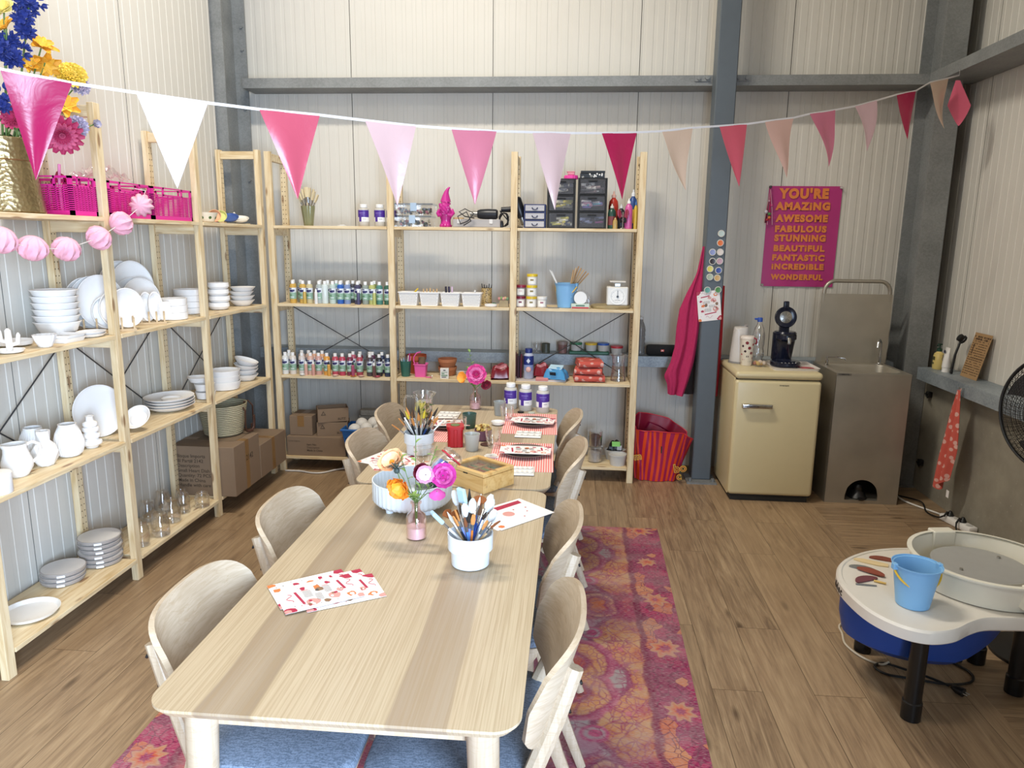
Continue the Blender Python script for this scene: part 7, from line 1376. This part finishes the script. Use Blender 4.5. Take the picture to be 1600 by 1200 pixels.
for i, (x, z, r, c) in enumerate(((-.024, -.135, .013, '#d8d0d8'), (.0, -.150, .012, '#4c8a4a'), (.002, -.175, .011, '#d97a34'), (-.012, -.19, .009, '#b8283c'), (.012, -.09, .008, '#d85a8c'), (-.008, -.06, .007, '#c9a0b4'))): b = MB(); b.ball((x, -.012, z), r, 12); b.build('bead', plain(c, .3), t)

# on the grey column: sample magnets, leaflet, aprons
MAGC = [(.983, 1.747, '#b9c9c4', 'mint'), (.981, 1.685, '#e0702a', 'orange'), (.933, 1.623, '#8a93c2', 'lavender'), (.984, 1.624, '#dcd0c8', 'white speckled'), (.937, 1.562, '#2c1a1c', 'black'), (.984, 1.564, '#c29aa8', 'mauve'), (.924, 1.511, '#d8cc5c', 'yellow'), (.981, 1.502, '#3a4f9c', 'blue'), (.926, 1.457, '#a9b49c', 'sage'), (.976, 1.451, '#d0a868', 'tan speckled'), (.915, 1.368, '#5c9a8c', 'teal'), (.986, 1.371, '#4c8a44', 'green')]
for x, z, c, nm in MAGC:
    t = thing('sample_magnet', f'round {nm} glaze sample magnet on the grey column', 'magnet', (x, 5.0692 if z > 1.4 else 5.0672, z), 0, 'glaze sample magnets'); b = MB(); M = T(rx=PI/2); b.lathe([(0, 0), (.0225, 0), (.0235, .003), (.0225, .008), (.018, .008)], 26, 0, (0, 0, 0), M); b.build('rim', plain('#d5d0c4', .4), t); b = MB(); b.lathe([(0, .0075), (.0185, .0085)], 24, 0, (0, 0, 0), M); b.build('glaze', plain(c, .25, 0, .12), t)
b = leaf_mesh(77, .205, .155); o = b.build('leaflet', [PAPER, INK, INK2, INK3, INK4, INK5], None, None, recalc=False); o.matrix_world = T(.934, 5.0682, 1.26) @ Matrix.Rotation(-.13, 4, 'Y') @ FRONT @ Matrix.Rotation(PI/2, 4, 'Z'); tag(o, 'leaflet pinned to the grey column by the teal and green magnets', 'leaflet')
def drape(lab, L, R, y, col, folds, amp, name='apron', nv=30):
    # cloth between a left and a right outline (x, z pairs from the hook down)
    t = thing(name, lab, 'apron', (L[0][0], y, L[0][1]), 0, 'aprons on the grey column')
    def along(P, v):
        f = v*(len(P)-1); i = min(int(f), len(P)-2); a = f-i; return Vector((P[i][0]+(P[i+1][0]-P[i][0])*a, 0, P[i][1]+(P[i+1][1]-P[i][1])*a))
    def fn(u, v): p = along(L, v).lerp(along(R, v), u); return Vector((p.x-L[0][0], amp*(.15+.85*v)*(math.sin(u*folds+2.2*v)+.4*math.sin(2.3*u*folds+1)), p.z-L[0][1]))
    b = MB(); b.shell(fn, 30, nv, .003); b.build('cloth', col, t); return t
HP = m_fabric('#a81e50', '#b82a5c', 350, 'pink_cotton')
drape('pink apron hanging on the left of the grey column', [(.874, 1.66), (.842, 1.463), (.788, 1.351), (.742, 1.23), (.728, 1.10), (.725, .966), (.70, .85), (.660, .752), (.686, .70), (.694, .625)], [(.884, 1.66), (.884, 1.55), (.884, 1.45), (.884, 1.34), (.882, 1.24), (.88, 1.10), (.872, .98), (.860, .86), (.835, .74), (.800, .612)], 5.11, HP, 11, .016)
drape('dark brown apron behind the pink one, against the column', [(.862, 1.25), (.858, 1.15), (.85, 1.0), (.84, .88), (.832, .74), (.822, .60)], [(.905, 1.25), (.915, 1.15), (.92, 1.0), (.925, .88), (.925, .74), (.922, .605)], 5.245, m_fabric('#2c231f', '#3a2f2a', 350, 'dark_cotton'), 5, .006)
drape('red apron hanging on the right of the grey column', [(1.022, 1.40), (1.022, 1.2), (1.024, 1.0), (1.024, .8), (1.024, .60)], [(1.058, 1.39), (1.062, 1.2), (1.066, 1.0), (1.066, .8), (1.062, .60)], 5.205, m_fabric('#a8161c', '#bb2227', 350, 'red_cotton'), 6, .008)

# big striped shopping bag
t = thing('shopping_bag', 'large orange and magenta striped shopping bag on the floor by the column', 'bag', (.655, 5.12, 0)); OB = plain('#e0481c', .35, 0, .06); MBG = plain('#a3154c', .35, 0, .06)
def bagp(u, v):
    a = 2*PI*u; sx, sy = .155+.052*v, .095+.035*v; c, s = math.cos(a), math.sin(a); p = 2/3.2; x = sx*math.copysign(abs(c)**p, c); y = sy*math.copysign(abs(s)**p, s)
    top = .36-.05*math.cos(a)+.05*max(0, s)-.025*math.sin(2*a+.6); return Vector((x-.02+.03*v+.012*math.sin(7*a+3*v)*v, y+.010*math.sin(9*a+5*v), .003+top*v))
b = MB(); nu, nv = 104, 14; fine = [bagp(i/2000, .5) for i in range(2001)]; cum = [0]
for p, q in zip(fine, fine[1:]): cum.append(cum[-1]+math.hypot(q.x-p.x, q.y-p.y))
arc = []; j_ = 0
for i in range(nu):
    while cum[j_] < cum[-1]*i/nu: j_ += 1
    arc.append(j_/2000)
for L_, off in ((0, 0), (1, .003)):
    V = [bagp(arc[i], j/nv)*1 for j in range(nv+1) for i in range(nu)]; V = [Vector((v.x*(1-off*6), v.y*(1-off*6), v.z)) for v in V]; o0 = len(b.V); b.V += [tuple(v) for v in V]
    for j in range(nv):
        for i in range(nu): b.F.append([o0+j*nu+i, o0+j*nu+(i+1) % nu, o0+(j+1)*nu+(i+1) % nu, o0+(j+1)*nu+i]); b.MI.append(2 if L_ else (i//2) % 2); b.S.append(True)
b.F.append(list(range(nu))); b.MI.append(1); b.S.append(False); b.build('bag_body', [OB, MBG, plain('#8c1030', .45)], t, recalc=False)
b = MB(); b.tube([bagp(i/60, 1.0) for i in range(60)], .004, 6, 0, True); b.build('hem', plain('#c92a3a', .4), t)
for s in (-1, 1):
    b = MB(); b.tube([Vector((-.09, s*.11, .34)), Vector((-.07, s*.09, .39 if s > 0 else .33)), Vector((.0, s*.07, .37 if s > 0 else .30)), Vector((.07, s*.08, .33)), Vector((.10, s*.11, .30))], .010, 6, 0, False, None, True, .3); b.build('handle', MBG, t)
for s, x, z, q in (('bo', .135, .115, .085), ('m', -.165, .19, .07), ('c', .13, .055, .075)):
    M = T(x, -.131 if x > 0 else -.128, z, 0, -.18, 0) @ FRONT; text(s, q, plain('#e0b43a', .4), 'lettering', t, M, .004, .0004); text(s, q, plain('#8c1818', .4), 'lettering', t, T(0, -.0012, 0) @ M, -.0005, .0004)
b = MB(); b.box(-.004, .004, -.126, -.124, .22, .27); b.build('toggle', DARK, t)

# ledge on the right wall
zL = .8745
t = thing('soap_dispenser', 'pump bottle of pale yellow soap on the right wall ledge', 'bottle', (2.445, 4.99, zL)); b = MB(); b.lathe([(0, 0), (.030, 0), (.033, .005), (.033, .085), (.028, .105), (.016, .115), (.014, .12), (0, .12)], 24, 0, (0, 0, 0), None, True, 1, 1.1); b.build('bottle_body', plain('#d5bd74', .2, 0, .03), t); b = MB(); b.lathe([(0, .119), (.016, .119), (.016, .138), (.006, .142), (.005, .160), (.014, .163), (.014, .170), (0, .171)], 16); b.tube([(0, 0, .167), (-.02, -.02, .168), (-.03, -.03, .160)], .005, 8); b.build('pump', plain('#1c4030', .4), t)
b = MB(); b.box(-.034, -.0325, -.016, .012, .062, .085); b.box(-.034, -.0325, -.010, .02, .035, .045); b.build('label', plain('#4c4a2c', .5), t)
t = thing('cream_tube', 'white squeeze tube standing on its cap on the right wall ledge', 'tube', (2.44, 4.875, zL)); b = MB(); b.lathe([(0, 0), (.022, 0), (.022, .03), (0, .03)], 20); b.build('cap', CER, t); b = MB(); b.shell(lambda u, v: Vector((.024*(1-.94*v**2)*math.cos(2*PI*u), (.024+.004*v)*math.sin(2*PI*u), .031+.13*v)), 24, 10, 0, 0, None, True); b.build('tube_body', CER, t); b = MB(); b.lathe([(0, 0), (.011, .001)], 16, 0, (0, 0, 0), T(-.0185, -.003, .135, 0, -PI/2)); b.tube([(-.024, .004, .11), (-.027, -.004, .10), (-.027, .004, .085), (-.028, -.004, .075)], .0016, 5); b.build('print', plain('#1b2547', .4), t)
t = thing('dish_brush', 'black dish brush leaning on the wall with its head up', 'brush', (2.44, 4.80, zL)); b = MB(); b.tube([(0, 0, .002), (.004, 0, .05), (.014, .01, .12), (.04, .02, .20), (.06, .02, .225)], [.009, .008, .0075, .007, .007], 10); b.build('handle', BLACK, t); b = MB(); b.lathe([(0, 0), (.026, .0), (.028, .012), (.022, .016), (.024, .036), (0, .036)], 20, 0, (0, 0, 0), T(.062, .02, .218, 0, -1.0, 0), True, 1, 1, lambda a, z: 1+.06*math.cos(11*a)); b.build('head', BLACK, t)
t = thing('kraft_card', 'brown kraft card covered in lettering leaning on the right wall ledge', 'card', (2.475, 4.665, zL)); t.rotation_euler = (0, .22, 0); KR = plain('#a5835a', .75, 0, .05); b = MB(); b.box(0, .002, -.095, .095, 0, .285); b.build('card', KR, t); b = MB(); rn = random.Random(8); K = -.0008
for r_ in range(17):
    z = .262-.0148*r_; y = .085
    while y > -.08:
        wd = rn.uniform(.005, .02); hh = .011 if r_ < 2 else .0045
        if rn.random() > .18: b.box(K, 0, max(-.088, y-wd), y, z-hh/2, z+hh/2)
        y -= wd+rn.uniform(.003, .008)
for z in (.245, .125, .07): b.box(K, 0, -.09, .09, z-.0008, z+.0008)
b.box(K*1.5, 0, .058, .066, .15, .215)
b.build('print', plain('#4a3626', .8), t)
t = thing('hand_towel', 'coral patterned towel hanging from a hook under the right ledge', 'towel', (2.335, 4.455, .835)); b = MB()
def fn(u, v):
    w_ = .012+.085*min(1, v*1.5)**.8*(1-.25*max(0, v-.62)*2.5); f = math.sin(u*13+2*v)*(.004+.016*v); zz = -.62*v*(1-.13*abs(u-.35))-.02*v*math.sin(5*u); return Vector((-.012-.025*v+f, .02*v+(u-.5)*-2*w_*(1-.1*v), .0+zz))
b.shell(fn, 34, 34, .004); b.build('towel_cloth', TOWEL.m, t); b = MB(); b.tube([(.0, 0, .012), (-.004, .006, .0), (-.008, 0, -.02), (-.004, -.006, .0)], .003, 6, 0, True); b.build('loop', plain('#d8a79c', .9), t); b = MB(); b.box(-.03, -.029, -.075, -.045, -.655, -.61); b.build('care_tag', PAPER, t)
t = thing('wall_hook', 'small metal hook on the right ledge holding the coral towel', 'hook', (2.352, 4.455, .845)); b = MB(); b.tube([(0, 0, 0), (-.02, 0, 0), (-.028, 0, -.002), (-.03, 0, .008)], .0025, 6); b.build('hook', STEEL, t)
for n_ in ('hook',): bpy.data.objects[n_].name = 'hook_wire'
# power strip and cables
t = thing('power_strip', 'white power strip with two black plugs on the floor by the right wall', 'power strip', (2.385, 4.385, 0), .23); b = MB(); rbox(b, -.03, .03, -.125, .125, .001, .042, .008, 2); b.build('strip_body', CER, t); b = MB()
for y in (.07, -.035): b.lathe([(0, .0425), (.02, .0425), (.021, .048), (.014, .062), (.008, .072), (0, .073)], 16, 0, (0, y, 0)); b.tube([(0, y, .06), (-.025, y-.0, .066), (-.05, y-.01, .045)], .006, 8)
for o_y, nm in ((0, 0),): b.build('plug', BLACK, t)
b = MB(); b.lathe([(0, .0422), (.012, .0424)], 14, 0, (0, .018, 0)); b.lathe([(0, .0422), (.0195, .0424)], 18, 0, (0, -.09, 0)); b.build('socket', plain('#b9b6b0', .5), t)
def cable(lab, pts, r, col, cat='cable'):
    b = MB(); P = [Vector(p) for p in pts]; q = []
    for i in range(len(P)-1):
        p0, p1, p2, p3 = P[max(0, i-1)], P[i], P[i+1], P[min(len(P)-1, i+2)]
        for k in range(6):
            s = k/6; q.append(.5*((2*p1)+(p2-p0)*s+(2*p0-5*p1+4*p2-p3)*s*s+(3*p1-p0-3*p2+p3)*s**3))
    q.append(P[-1]); b.tube(q, r, 8); tag(b.build('power_cable', plain(col, .4), None), lab, cat)
cable('white cable from the sink to the power strip', [(2.19, 5.0, .008), (2.235, 4.90, .008), (2.245, 4.795, .008), (2.30, 4.68, .008), (2.355, 4.58, .010), (2.352, 4.515, .02)], .006, '#d5d1c9')
cable('black cable from the sink to the power strip', [(2.19, 4.94, .006), (2.30, 4.86, .008), (2.335, 4.74, .02), (2.30, 4.60, .008), (2.31, 4.48, .02), (2.325, 4.44, .045)], .005, '#171717')
cable('black cable leaving the near end of the power strip', [(2.345, 4.33, .045), (2.33, 4.28, .01), (2.36, 4.20, .006), (2.42, 4.15, .006)], .005, '#171717')
cable('white cable along the floor by the back shelving', [(-2.07, 4.93, .008), (-1.957, 4.93, .008), (-1.86, 4.90, .008), (-1.78, 4.915, .008), (-1.70, 5.0, .008), (-1.60, 5.06, .008), (-1.45, 5.08, .008)], .006, '#d0ccc6')

# fan
t = thing('pedestal_fan', 'black mesh pedestal fan at the right edge by the wall', 'fan', (1.885, 2.9, 0)); FM = T(0, 0, 1.045) @ Vector((-.93, -.36, .02)).to_track_quat('Z', 'Y').to_matrix().to_4x4(); R = .232
b = MB()
for k in range(17):
    f = k/16; r = R*(.2+.8*f); z = .085*(1-f**2.4)
    for s in (-1, 1): b.tube([FM @ Vector((r*math.cos(2*PI*i/56), r*math.sin(2*PI*i/56), s*z)) for i in range(56)], .0011, 3, 0, True)
for k in range(72):
    a = 2*PI*k/72
    for s in (-1, 1): b.tube([FM @ Vector((R*q*math.cos(a+.35*(1-q)), R*q*math.sin(a+.35*(1-q)), s*.085*(1-q**2.4))) for q in (.2, .4, .6, .8, .92, 1)], .0011, 3)
b.build('cage', BLACK, t); b = MB(); b.tube([FM @ Vector((R*1.01*math.cos(2*PI*i/64), R*1.01*math.sin(2*PI*i/64), 0)) for i in range(64)], .007, 8, 0, True); b.build('rim', BLACK, t)
b = MB(); b.lathe([(0, -.17), (.05, -.17), (.065, -.15), (.065, -.06), (.05, -.04), (0, -.04)], 24, 0, (0, 0, 0), FM); b.build('motor', BLACK, t); b = MB(); b.lathe([(0, .084), (.046, .084), (.046, .09), (0, .092)], 24, 0, (0, 0, 0), FM); b.build('badge', BLACK, t)
for k in range(3):
    b = MB(); b.shell(lambda u, v: FM @ Matrix.Rotation(2*PI*k/3+.3, 4, 'Z') @ Vector(((.04+.165*v)*math.cos((u-.5)*(.5+.6*v)), (.04+.165*v)*math.sin((u-.5)*(.5+.6*v)), .03*(u-.5))), 8, 8, .002); b.build('blade', plain('#1f1f21', .35), t)
b = MB(); b.lathe([(0, -.04), (.03, -.04), (.03, .02), (.015, .035), (0, .036)], 18, 0, (0, 0, 0), FM); b.build('hub', BLACK, t)
mp = FM @ Vector((0, 0, -.10)); b = MB(); b.tube([(mp.x, mp.y, mp.z), (mp.x, mp.y, .03)], [.018, .016], 14); b.lathe([(0, 0), (.17, 0), (.17, .012), (.03, .03), (0, .031)], 36, 0, (mp.x, mp.y, 0)); b.build('stand', BLACK, t)

# pottery wheel
t = thing('pottery_wheel', 'pottery wheel with white table top, blue tub and black legs', 'pottery wheel', (1.42, 2.6, 0)); CT = [(1.00, 2.53), (1.02, 2.36), (1.08, 2.255), (1.16, 2.215), (1.25, 2.235), (1.33, 2.29), (1.40, 2.325), (1.50, 2.335), (1.62, 2.35), (1.75, 2.42), (1.82, 2.55), (1.82, 2.68), (1.75, 2.80), (1.62, 2.87), (1.48, 2.89), (1.35, 2.885), (1.22, 2.845), (1.10, 2.76), (1.03, 2.66)]
N = len(CT); oc = []
for i in range(N):
    P = [Vector((*CT[(i+k-1) % N], 0)) for k in range(4)]
    for k in range(5): s = k/5; q = .5*((2*P[1])+(P[2]-P[0])*s+(2*P[0]-5*P[1]+4*P[2]-P[3])*s*s+(3*P[1]-P[0]-3*P[2]+P[3])*s**3); oc.append((q.x-1.42, q.y-2.6))
k = len(oc); WW = plain('#d5cec2', .35, 0, .04); b = MB(); lv = [(.975, .425), (1, .432), (1, .468), (.985, .476), (.955, .476), (.945, .4715)]
b.add([(x*s, y*s, z) for s, z in lv for x, y in oc], [(i+q*k, (i+1) % k+q*k, (i+1) % k+(q+1)*k, i+(q+1)*k) for q in range(5) for i in range(k)]+[tuple(range(k))[::-1], tuple(range(5*k, 6*k))], 0, True); b.build('table_top', WW, t)
b = MB(); b.lathe([(0, .165), (.75, .165), (.95, .20), (1, .27), (1, .4255), (0, .4255)], 40, 0, (0, 0, 0), None, True, .30, .205); b.V = [(x-.04, y+.10, z+(max(0, x-.06)*.55 if z < .42 else 0)) for x, y, z in b.V]; b.V = [(x, y, min(z, .4255)) for x, y, z in b.V]; b.build('tub', plain('#163f8a', .4, 0, .03), t)
for x, y in ((1.264, 2.455), (1.735, 2.655), (1.263, 2.90), (1.70, 2.86)):
    b = MB(); b.lathe([(0, .002), (.034, .002), (.034, .07), (.0295, .074), (.0295, .426), (0, .426)], 22, 0, (x-1.42, y-2.6, 0)); b.build('leg', plain('#0f0f10', .3), t)
b = MB(); c0 = (.105, .0, 0); b.lathe(vessel([(.205, .4722), (.225, .476), (.236, .52), (.244, .565), (.252, .568), (.252, .574), (.240, .575)], .004), 56, 0, c0); bs = b.build('splash_pan', plain('#ddd8c8', .35, 0, .03), t)
for a in (1.72, -1.40):
    b = MB(); M = T(c0[0], c0[1], 0, 0, 0, a); b.box(.222, .268, -.045, .045, .495, .579, 0, .004, M); b.build('clip', plain('#d9d3c2', .35), bs)
b = MB(); b.lathe([(0, .520), (.158, .520), (.161, .523), (.161, .531), (.158, .533), (.15, .533)]+[(.15-.0125*i, .533-(.0006 if i % 2 else 0)) for i in range(1, 12)]+[(0, .533)], 64, 0, (.108, .03, 0)); b.lathe([(0, .473), (.03, .473), (.03, .521), (0, .521)], 20, 0, (.108, .03, 0)); wh = b.build('wheel_head', plain('#b5b4b0', .45, .5), t)
for a in (.55, 3.7):
    b = MB(); b.lathe([(0, .533), (.006, .533), (.006, .540), (0, .541)], 12, 0, (.108+.115*math.cos(a), .03+.115*math.sin(a), 0)); b.build('bat_pin', STEEL, wh)
# maker's lettering on the rim, set letter by letter round the edge
def on_rim(s, px, py, size, z):
    # follow the outline from the point nearest (px, py)
    j = min(range(k), key=lambda i: (oc[i][0]+1.42-px)**2+(oc[i][1]+2.6-py)**2); pts = [Vector((oc[(j+i) % k][0], oc[(j+i) % k][1], 0)) for i in range(12)]; d = 0; out = []
    adv = {'n': .6, 'i': .28, 'd': .62, 'e': .6, 'c': .55}
    for ch in s:
        acc = 0; i = 0; w_ = adv[ch]*size
        while i < 10 and acc+(pts[i+1]-pts[i]).length < d+w_/2: acc += (pts[i+1]-pts[i]).length; i += 1
        e = (pts[i+1]-pts[i]).normalized(); p = pts[i]+e*(d+w_/2-acc); n_ = Vector((e.y, -e.x, 0))
        M = Matrix(((e.x, 0, n_.x, p.x+n_.x*.0008), (e.y, 0, n_.y, p.y+n_.y*.0008), (0, 1, 0, z), (0, 0, 0, 1))); text(ch, size, BLACK, 'lettering', t, M, .0012, .0003); d += w_
on_rim('nidec', 1.015, 2.60, .040, .449)
bucket('light blue bucket with yellow handle on the pottery wheel table', (1.195, 2.405, .4722), .050, .077, .150, .1, .85)
zW = .4720
def rib(lab, pts, loc, rz, col, h=.004, name='clay_rib', g='clay ribs on the wheel table'):
    b = MB(); b.prism(pts, 0, h, 0, None, True); o = b.build(name, plain(col, .5, 0, .08), None, loc); o.rotation_euler = (0, 0, rz); tag(o, lab, 'rib tool', g)
KID = [(.05*math.cos(a), .022*math.sin(a)*(1 if math.sin(a) > 0 else .75)-.008*math.cos(a)**2) for a in [2*PI*i/24 for i in range(24)]]
rib('brown kidney rib at the back of the wheel table', KID, (1.245, 2.77, zW), -.35, '#7c4030'); rib('pale wooden rib with a hole in front of the brown one', [(-.06, -.012), (-.03, -.020), (.03, -.022), (.062, -.014), (.060, .012), (.02, .014), (-.03, .014), (-.058, .004)], (1.185, 2.735, zW), -.45, '#d8c193')
rib('grey metal kidney rib lying under the brown round rib', KID, (1.135, 2.675, zW), -.45, '#6f706c'); rib('brown round rib in the middle of the rib pile', KID, (1.150, 2.64, zW+.0045), -.7, '#8a4634', .005); rib('dark red kidney rib with grey smear at the front of the pile', KID, (1.105, 2.58, zW+.001), .45, '#6c3a40', .004)
stick('yellow handled wooden tool lying in front of the ribs', 'modelling_tool', 'tool', (1.13, 2.565, zW+.005), (1.165, 2.545, zW+.005), .004, '#cfa95a'); stick('thin dark metal needle lying in front of the ribs', 'needle_tool', 'tool', (1.055, 2.535, zW+.003), (1.125, 2.528, zW+.003), .003, '#6f6c66')
b = MB(); b.box(-.11, .11, -.06, .06, .002, .02, 0, .004); b.box(-.10, .10, -.055, .055, .022, .034, 0, .004, T(rx=.0, ry=-.12)); tag(b.build('foot_pedal', plain('#2c2a28', .5), None, (1.53, 2.90, 0)), 'black foot pedal on the floor behind the pottery wheel', 'pedal')
cable('white cable looped on the floor at the left of the pottery wheel', [(1.33, 3.13, .02), (1.275, 3.125, .006), (1.232, 3.085, .006), (1.222, 3.02, .006), (1.205, 2.93, .006), (1.235, 2.84, .006), (1.29, 2.79, .006), (1.33, 2.80, .012)], .0045, '#c9bda8')
cable('black cable looped on the floor under the pottery wheel', [(1.57, 2.87, .006), (1.63, 2.77, .006), (1.60, 2.70, .006), (1.50, 2.675, .006), (1.38, 2.70, .006), (1.29, 2.72, .006), (1.262, 2.77, .006), (1.31, 2.80, .006), (1.38, 2.755, .009), (1.45, 2.70, .012), (1.50, 2.662, .008)], .005, '#161616')
t = thing('mains_plug', 'black mains plug lying on the floor under the pottery wheel', 'plug', (1.50, 2.645, .016), -.3); b = MB(); b.lathe([(0, 0), (.008, 0), (.016, .02), (.017, .045), (0, .046)], 14, 0, (0, 0, 0), T(rx=PI/2, rz=.9)); b.build('plug_body', BLACK, t); b = MB()
for s in (-1, 1): b.tube([T(rx=PI/2, rz=.9) @ Vector((s*.008, 0, .046)), T(rx=PI/2, rz=.9) @ Vector((s*.008, 0, .062))], .0022, 6)
b.build('pins', STEEL, t)
# ---------------------------------------------------------------- bunting and paper ball garland
BUNT = [((-1.597, 2.004, 2.135), (-1.46, 2.104, 2.118), (-1.553, 2.036, 1.84), '#a01a50'), ((-1.327, 2.201, 2.11), (-1.164, 2.32, 2.101), (-1.251, 2.256, 1.834), '#e2d4d4'), ((-1.038, 2.411, 2.097), (-.876, 2.53, 2.098), (-.947, 2.478, 1.815), '#c8566c'),
 ((-.747, 2.623, 2.095), (-.589, 2.738, 2.093), (-.653, 2.692, 1.806), '#e0bdbd'), ((-.473, 2.823, 2.096), (-.314, 2.939, 2.103), (-.391, 2.883, 1.821), '#d87f94'), ((-.18, 3.037, 2.113), (-.027, 3.148, 2.125), (-.085, 3.106, 1.812), '#dfc0be'),
 ((.103, 3.242, 2.138), (.26, 3.357, 2.157), (.205, 3.317, 1.868), '#b8164f'), ((.377, 3.442, 2.174), (.528, 3.552, 2.204), (.507, 3.537, 1.923), '#dfc1a8'), ((.667, 3.654, 2.227), (.817, 3.763, 2.252), (.799, 3.75, 1.957), '#d95a6c'), ((.919, 3.837, 2.275), (1.09, 3.962, 2.312), (1.053, 3.935, 2.013), '#e2b6a6'),
 ((1.188, 4.033, 2.342), (1.353, 4.153, 2.381), (1.346, 4.148, 2.091), '#dd7f97'), ((1.486, 4.251, 2.416), (1.638, 4.361, 2.465), (1.634, 4.358, 2.198), '#eac5cc'), ((1.781, 4.465, 2.514), (1.927, 4.572, 2.554), (1.905, 4.556, 2.285), '#b8164f'), ((2.033, 4.649, 2.614), (2.184, 4.759, 2.66), (2.204, 4.773, 2.376), '#dfc3ae')]
t = thing('bunting', 'string of pink and cream triangular flags hung across the room', 'bunting', (.3, 3.4, 2.15)); O = Vector((.3, 3.4, 2.15))
line = [Vector((-2.1, 1.63, 2.2))]
for a, c, tip, col in BUNT: line += [Vector(a), (Vector(a)+Vector(c))/2, Vector(c)]
line += [Vector((2.277, 4.83, 2.69)), Vector((2.279, 4.835, 2.72))]
b = MB(); b.tube([p-O for p in line], .0045, 6, 0, False, None, True, .2, (-.6, .8, 0)); b.build('ribbon', plain('#e9e4e4', .4), t)
def vinyl(h):
    k = ('vinyl', h)
    if k not in _mc:
        q = NT('vinyl_flag'); q.p.inputs['Base Color'].default_value = rgb(h); q.set(.28); q.bump(q.noise(q.co(), 14, 3, .6, 1), .25, .006); _mc[k] = q.m
    return _mc[k]
for i, (a, c, tip, col) in enumerate(BUNT):
    A, B_, Tp = Vector(a)-O, Vector(c)-O, Vector(tip)-O; nn = (B_-A).cross(Tp-A).normalized()
    def fn(u, v):
        p = A.lerp(B_, u).lerp(Tp, v*.995); curl = .03 if i in (7, 9, 10, 11, 13) else .0
        return p+nn*(.006*math.sin(u*5+i*1.7)*v*(1-v)*4+curl*math.sin(v*2.6+i)*v)
    b = MB(); b.shell(fn, 10, 16, .0007); b.build('flag', vinyl(col), t)
A = Vector((2.27, 4.825, 2.66))-O
def fn(u, v):
    a = (u-.5)*1.5; r = .02+.09*v; return A+Vector((math.sin(a)*r*.9+.01*v, -.03*v-.05*math.cos(a*2)*v*.5, -.27*v*(1-.45*abs(2*u-1)**1.2)))
b = MB(); b.shell(fn, 14, 12, .0007); b.build('flag', vinyl('#e06a82'), t)
GAR = [(2.49, 1.667), (2.642, 1.636), (2.829, 1.631), (3.042, 1.676), (3.21, 1.742), (3.382, 1.829)]; GX = -2.06
t = thing('paper_ball_garland', 'garland of pink honeycomb paper balls looped along the left shelf front', 'garland', (GX, 2.9, 1.65)); PB = plain('#e8a9b9', .8, 0, .06)
pts = [(0, y-2.9, z-1.65) for y, z in [(2.3, 1.70)]+GAR+[(3.425, 1.90), (3.43, 1.905)]]; pts[-1] = (-.058, .53, .26); b = MB(); b.tube(pts, .0018, 5); b.build('string', plain('#d8d2cc', .7), t)
for i, (y, z) in enumerate(GAR):
    b = MB(); r = .052; n = 40; M = T(0, y-2.9, z-1.65, .3*i, .5-.25*i, .7*i)
    prof = [(r*math.sin(PI*k/14), -r*.92*math.cos(PI*k/14)) for k in range(15)]; v = []; F = []
    for k, (q, zz) in enumerate(prof):
        for j in range(n):
            a = 2*PI*j/n; w_ = 1+(.13*math.cos(10*a+.9*math.sin(6*PI*k/14))-.05)*min(1, q/(.5*r)); v.append((q*w_*math.cos(a), q*w_*math.sin(a), zz))
    for k in range(14):
        for j in range(n): F.append((k*n+j, k*n+(j+1) % n, (k+1)*n+(j+1) % n, (k+1)*n+j))
    b.add(v, F, 0, True, M); b.build('paper_ball', PB, t, ang=60)
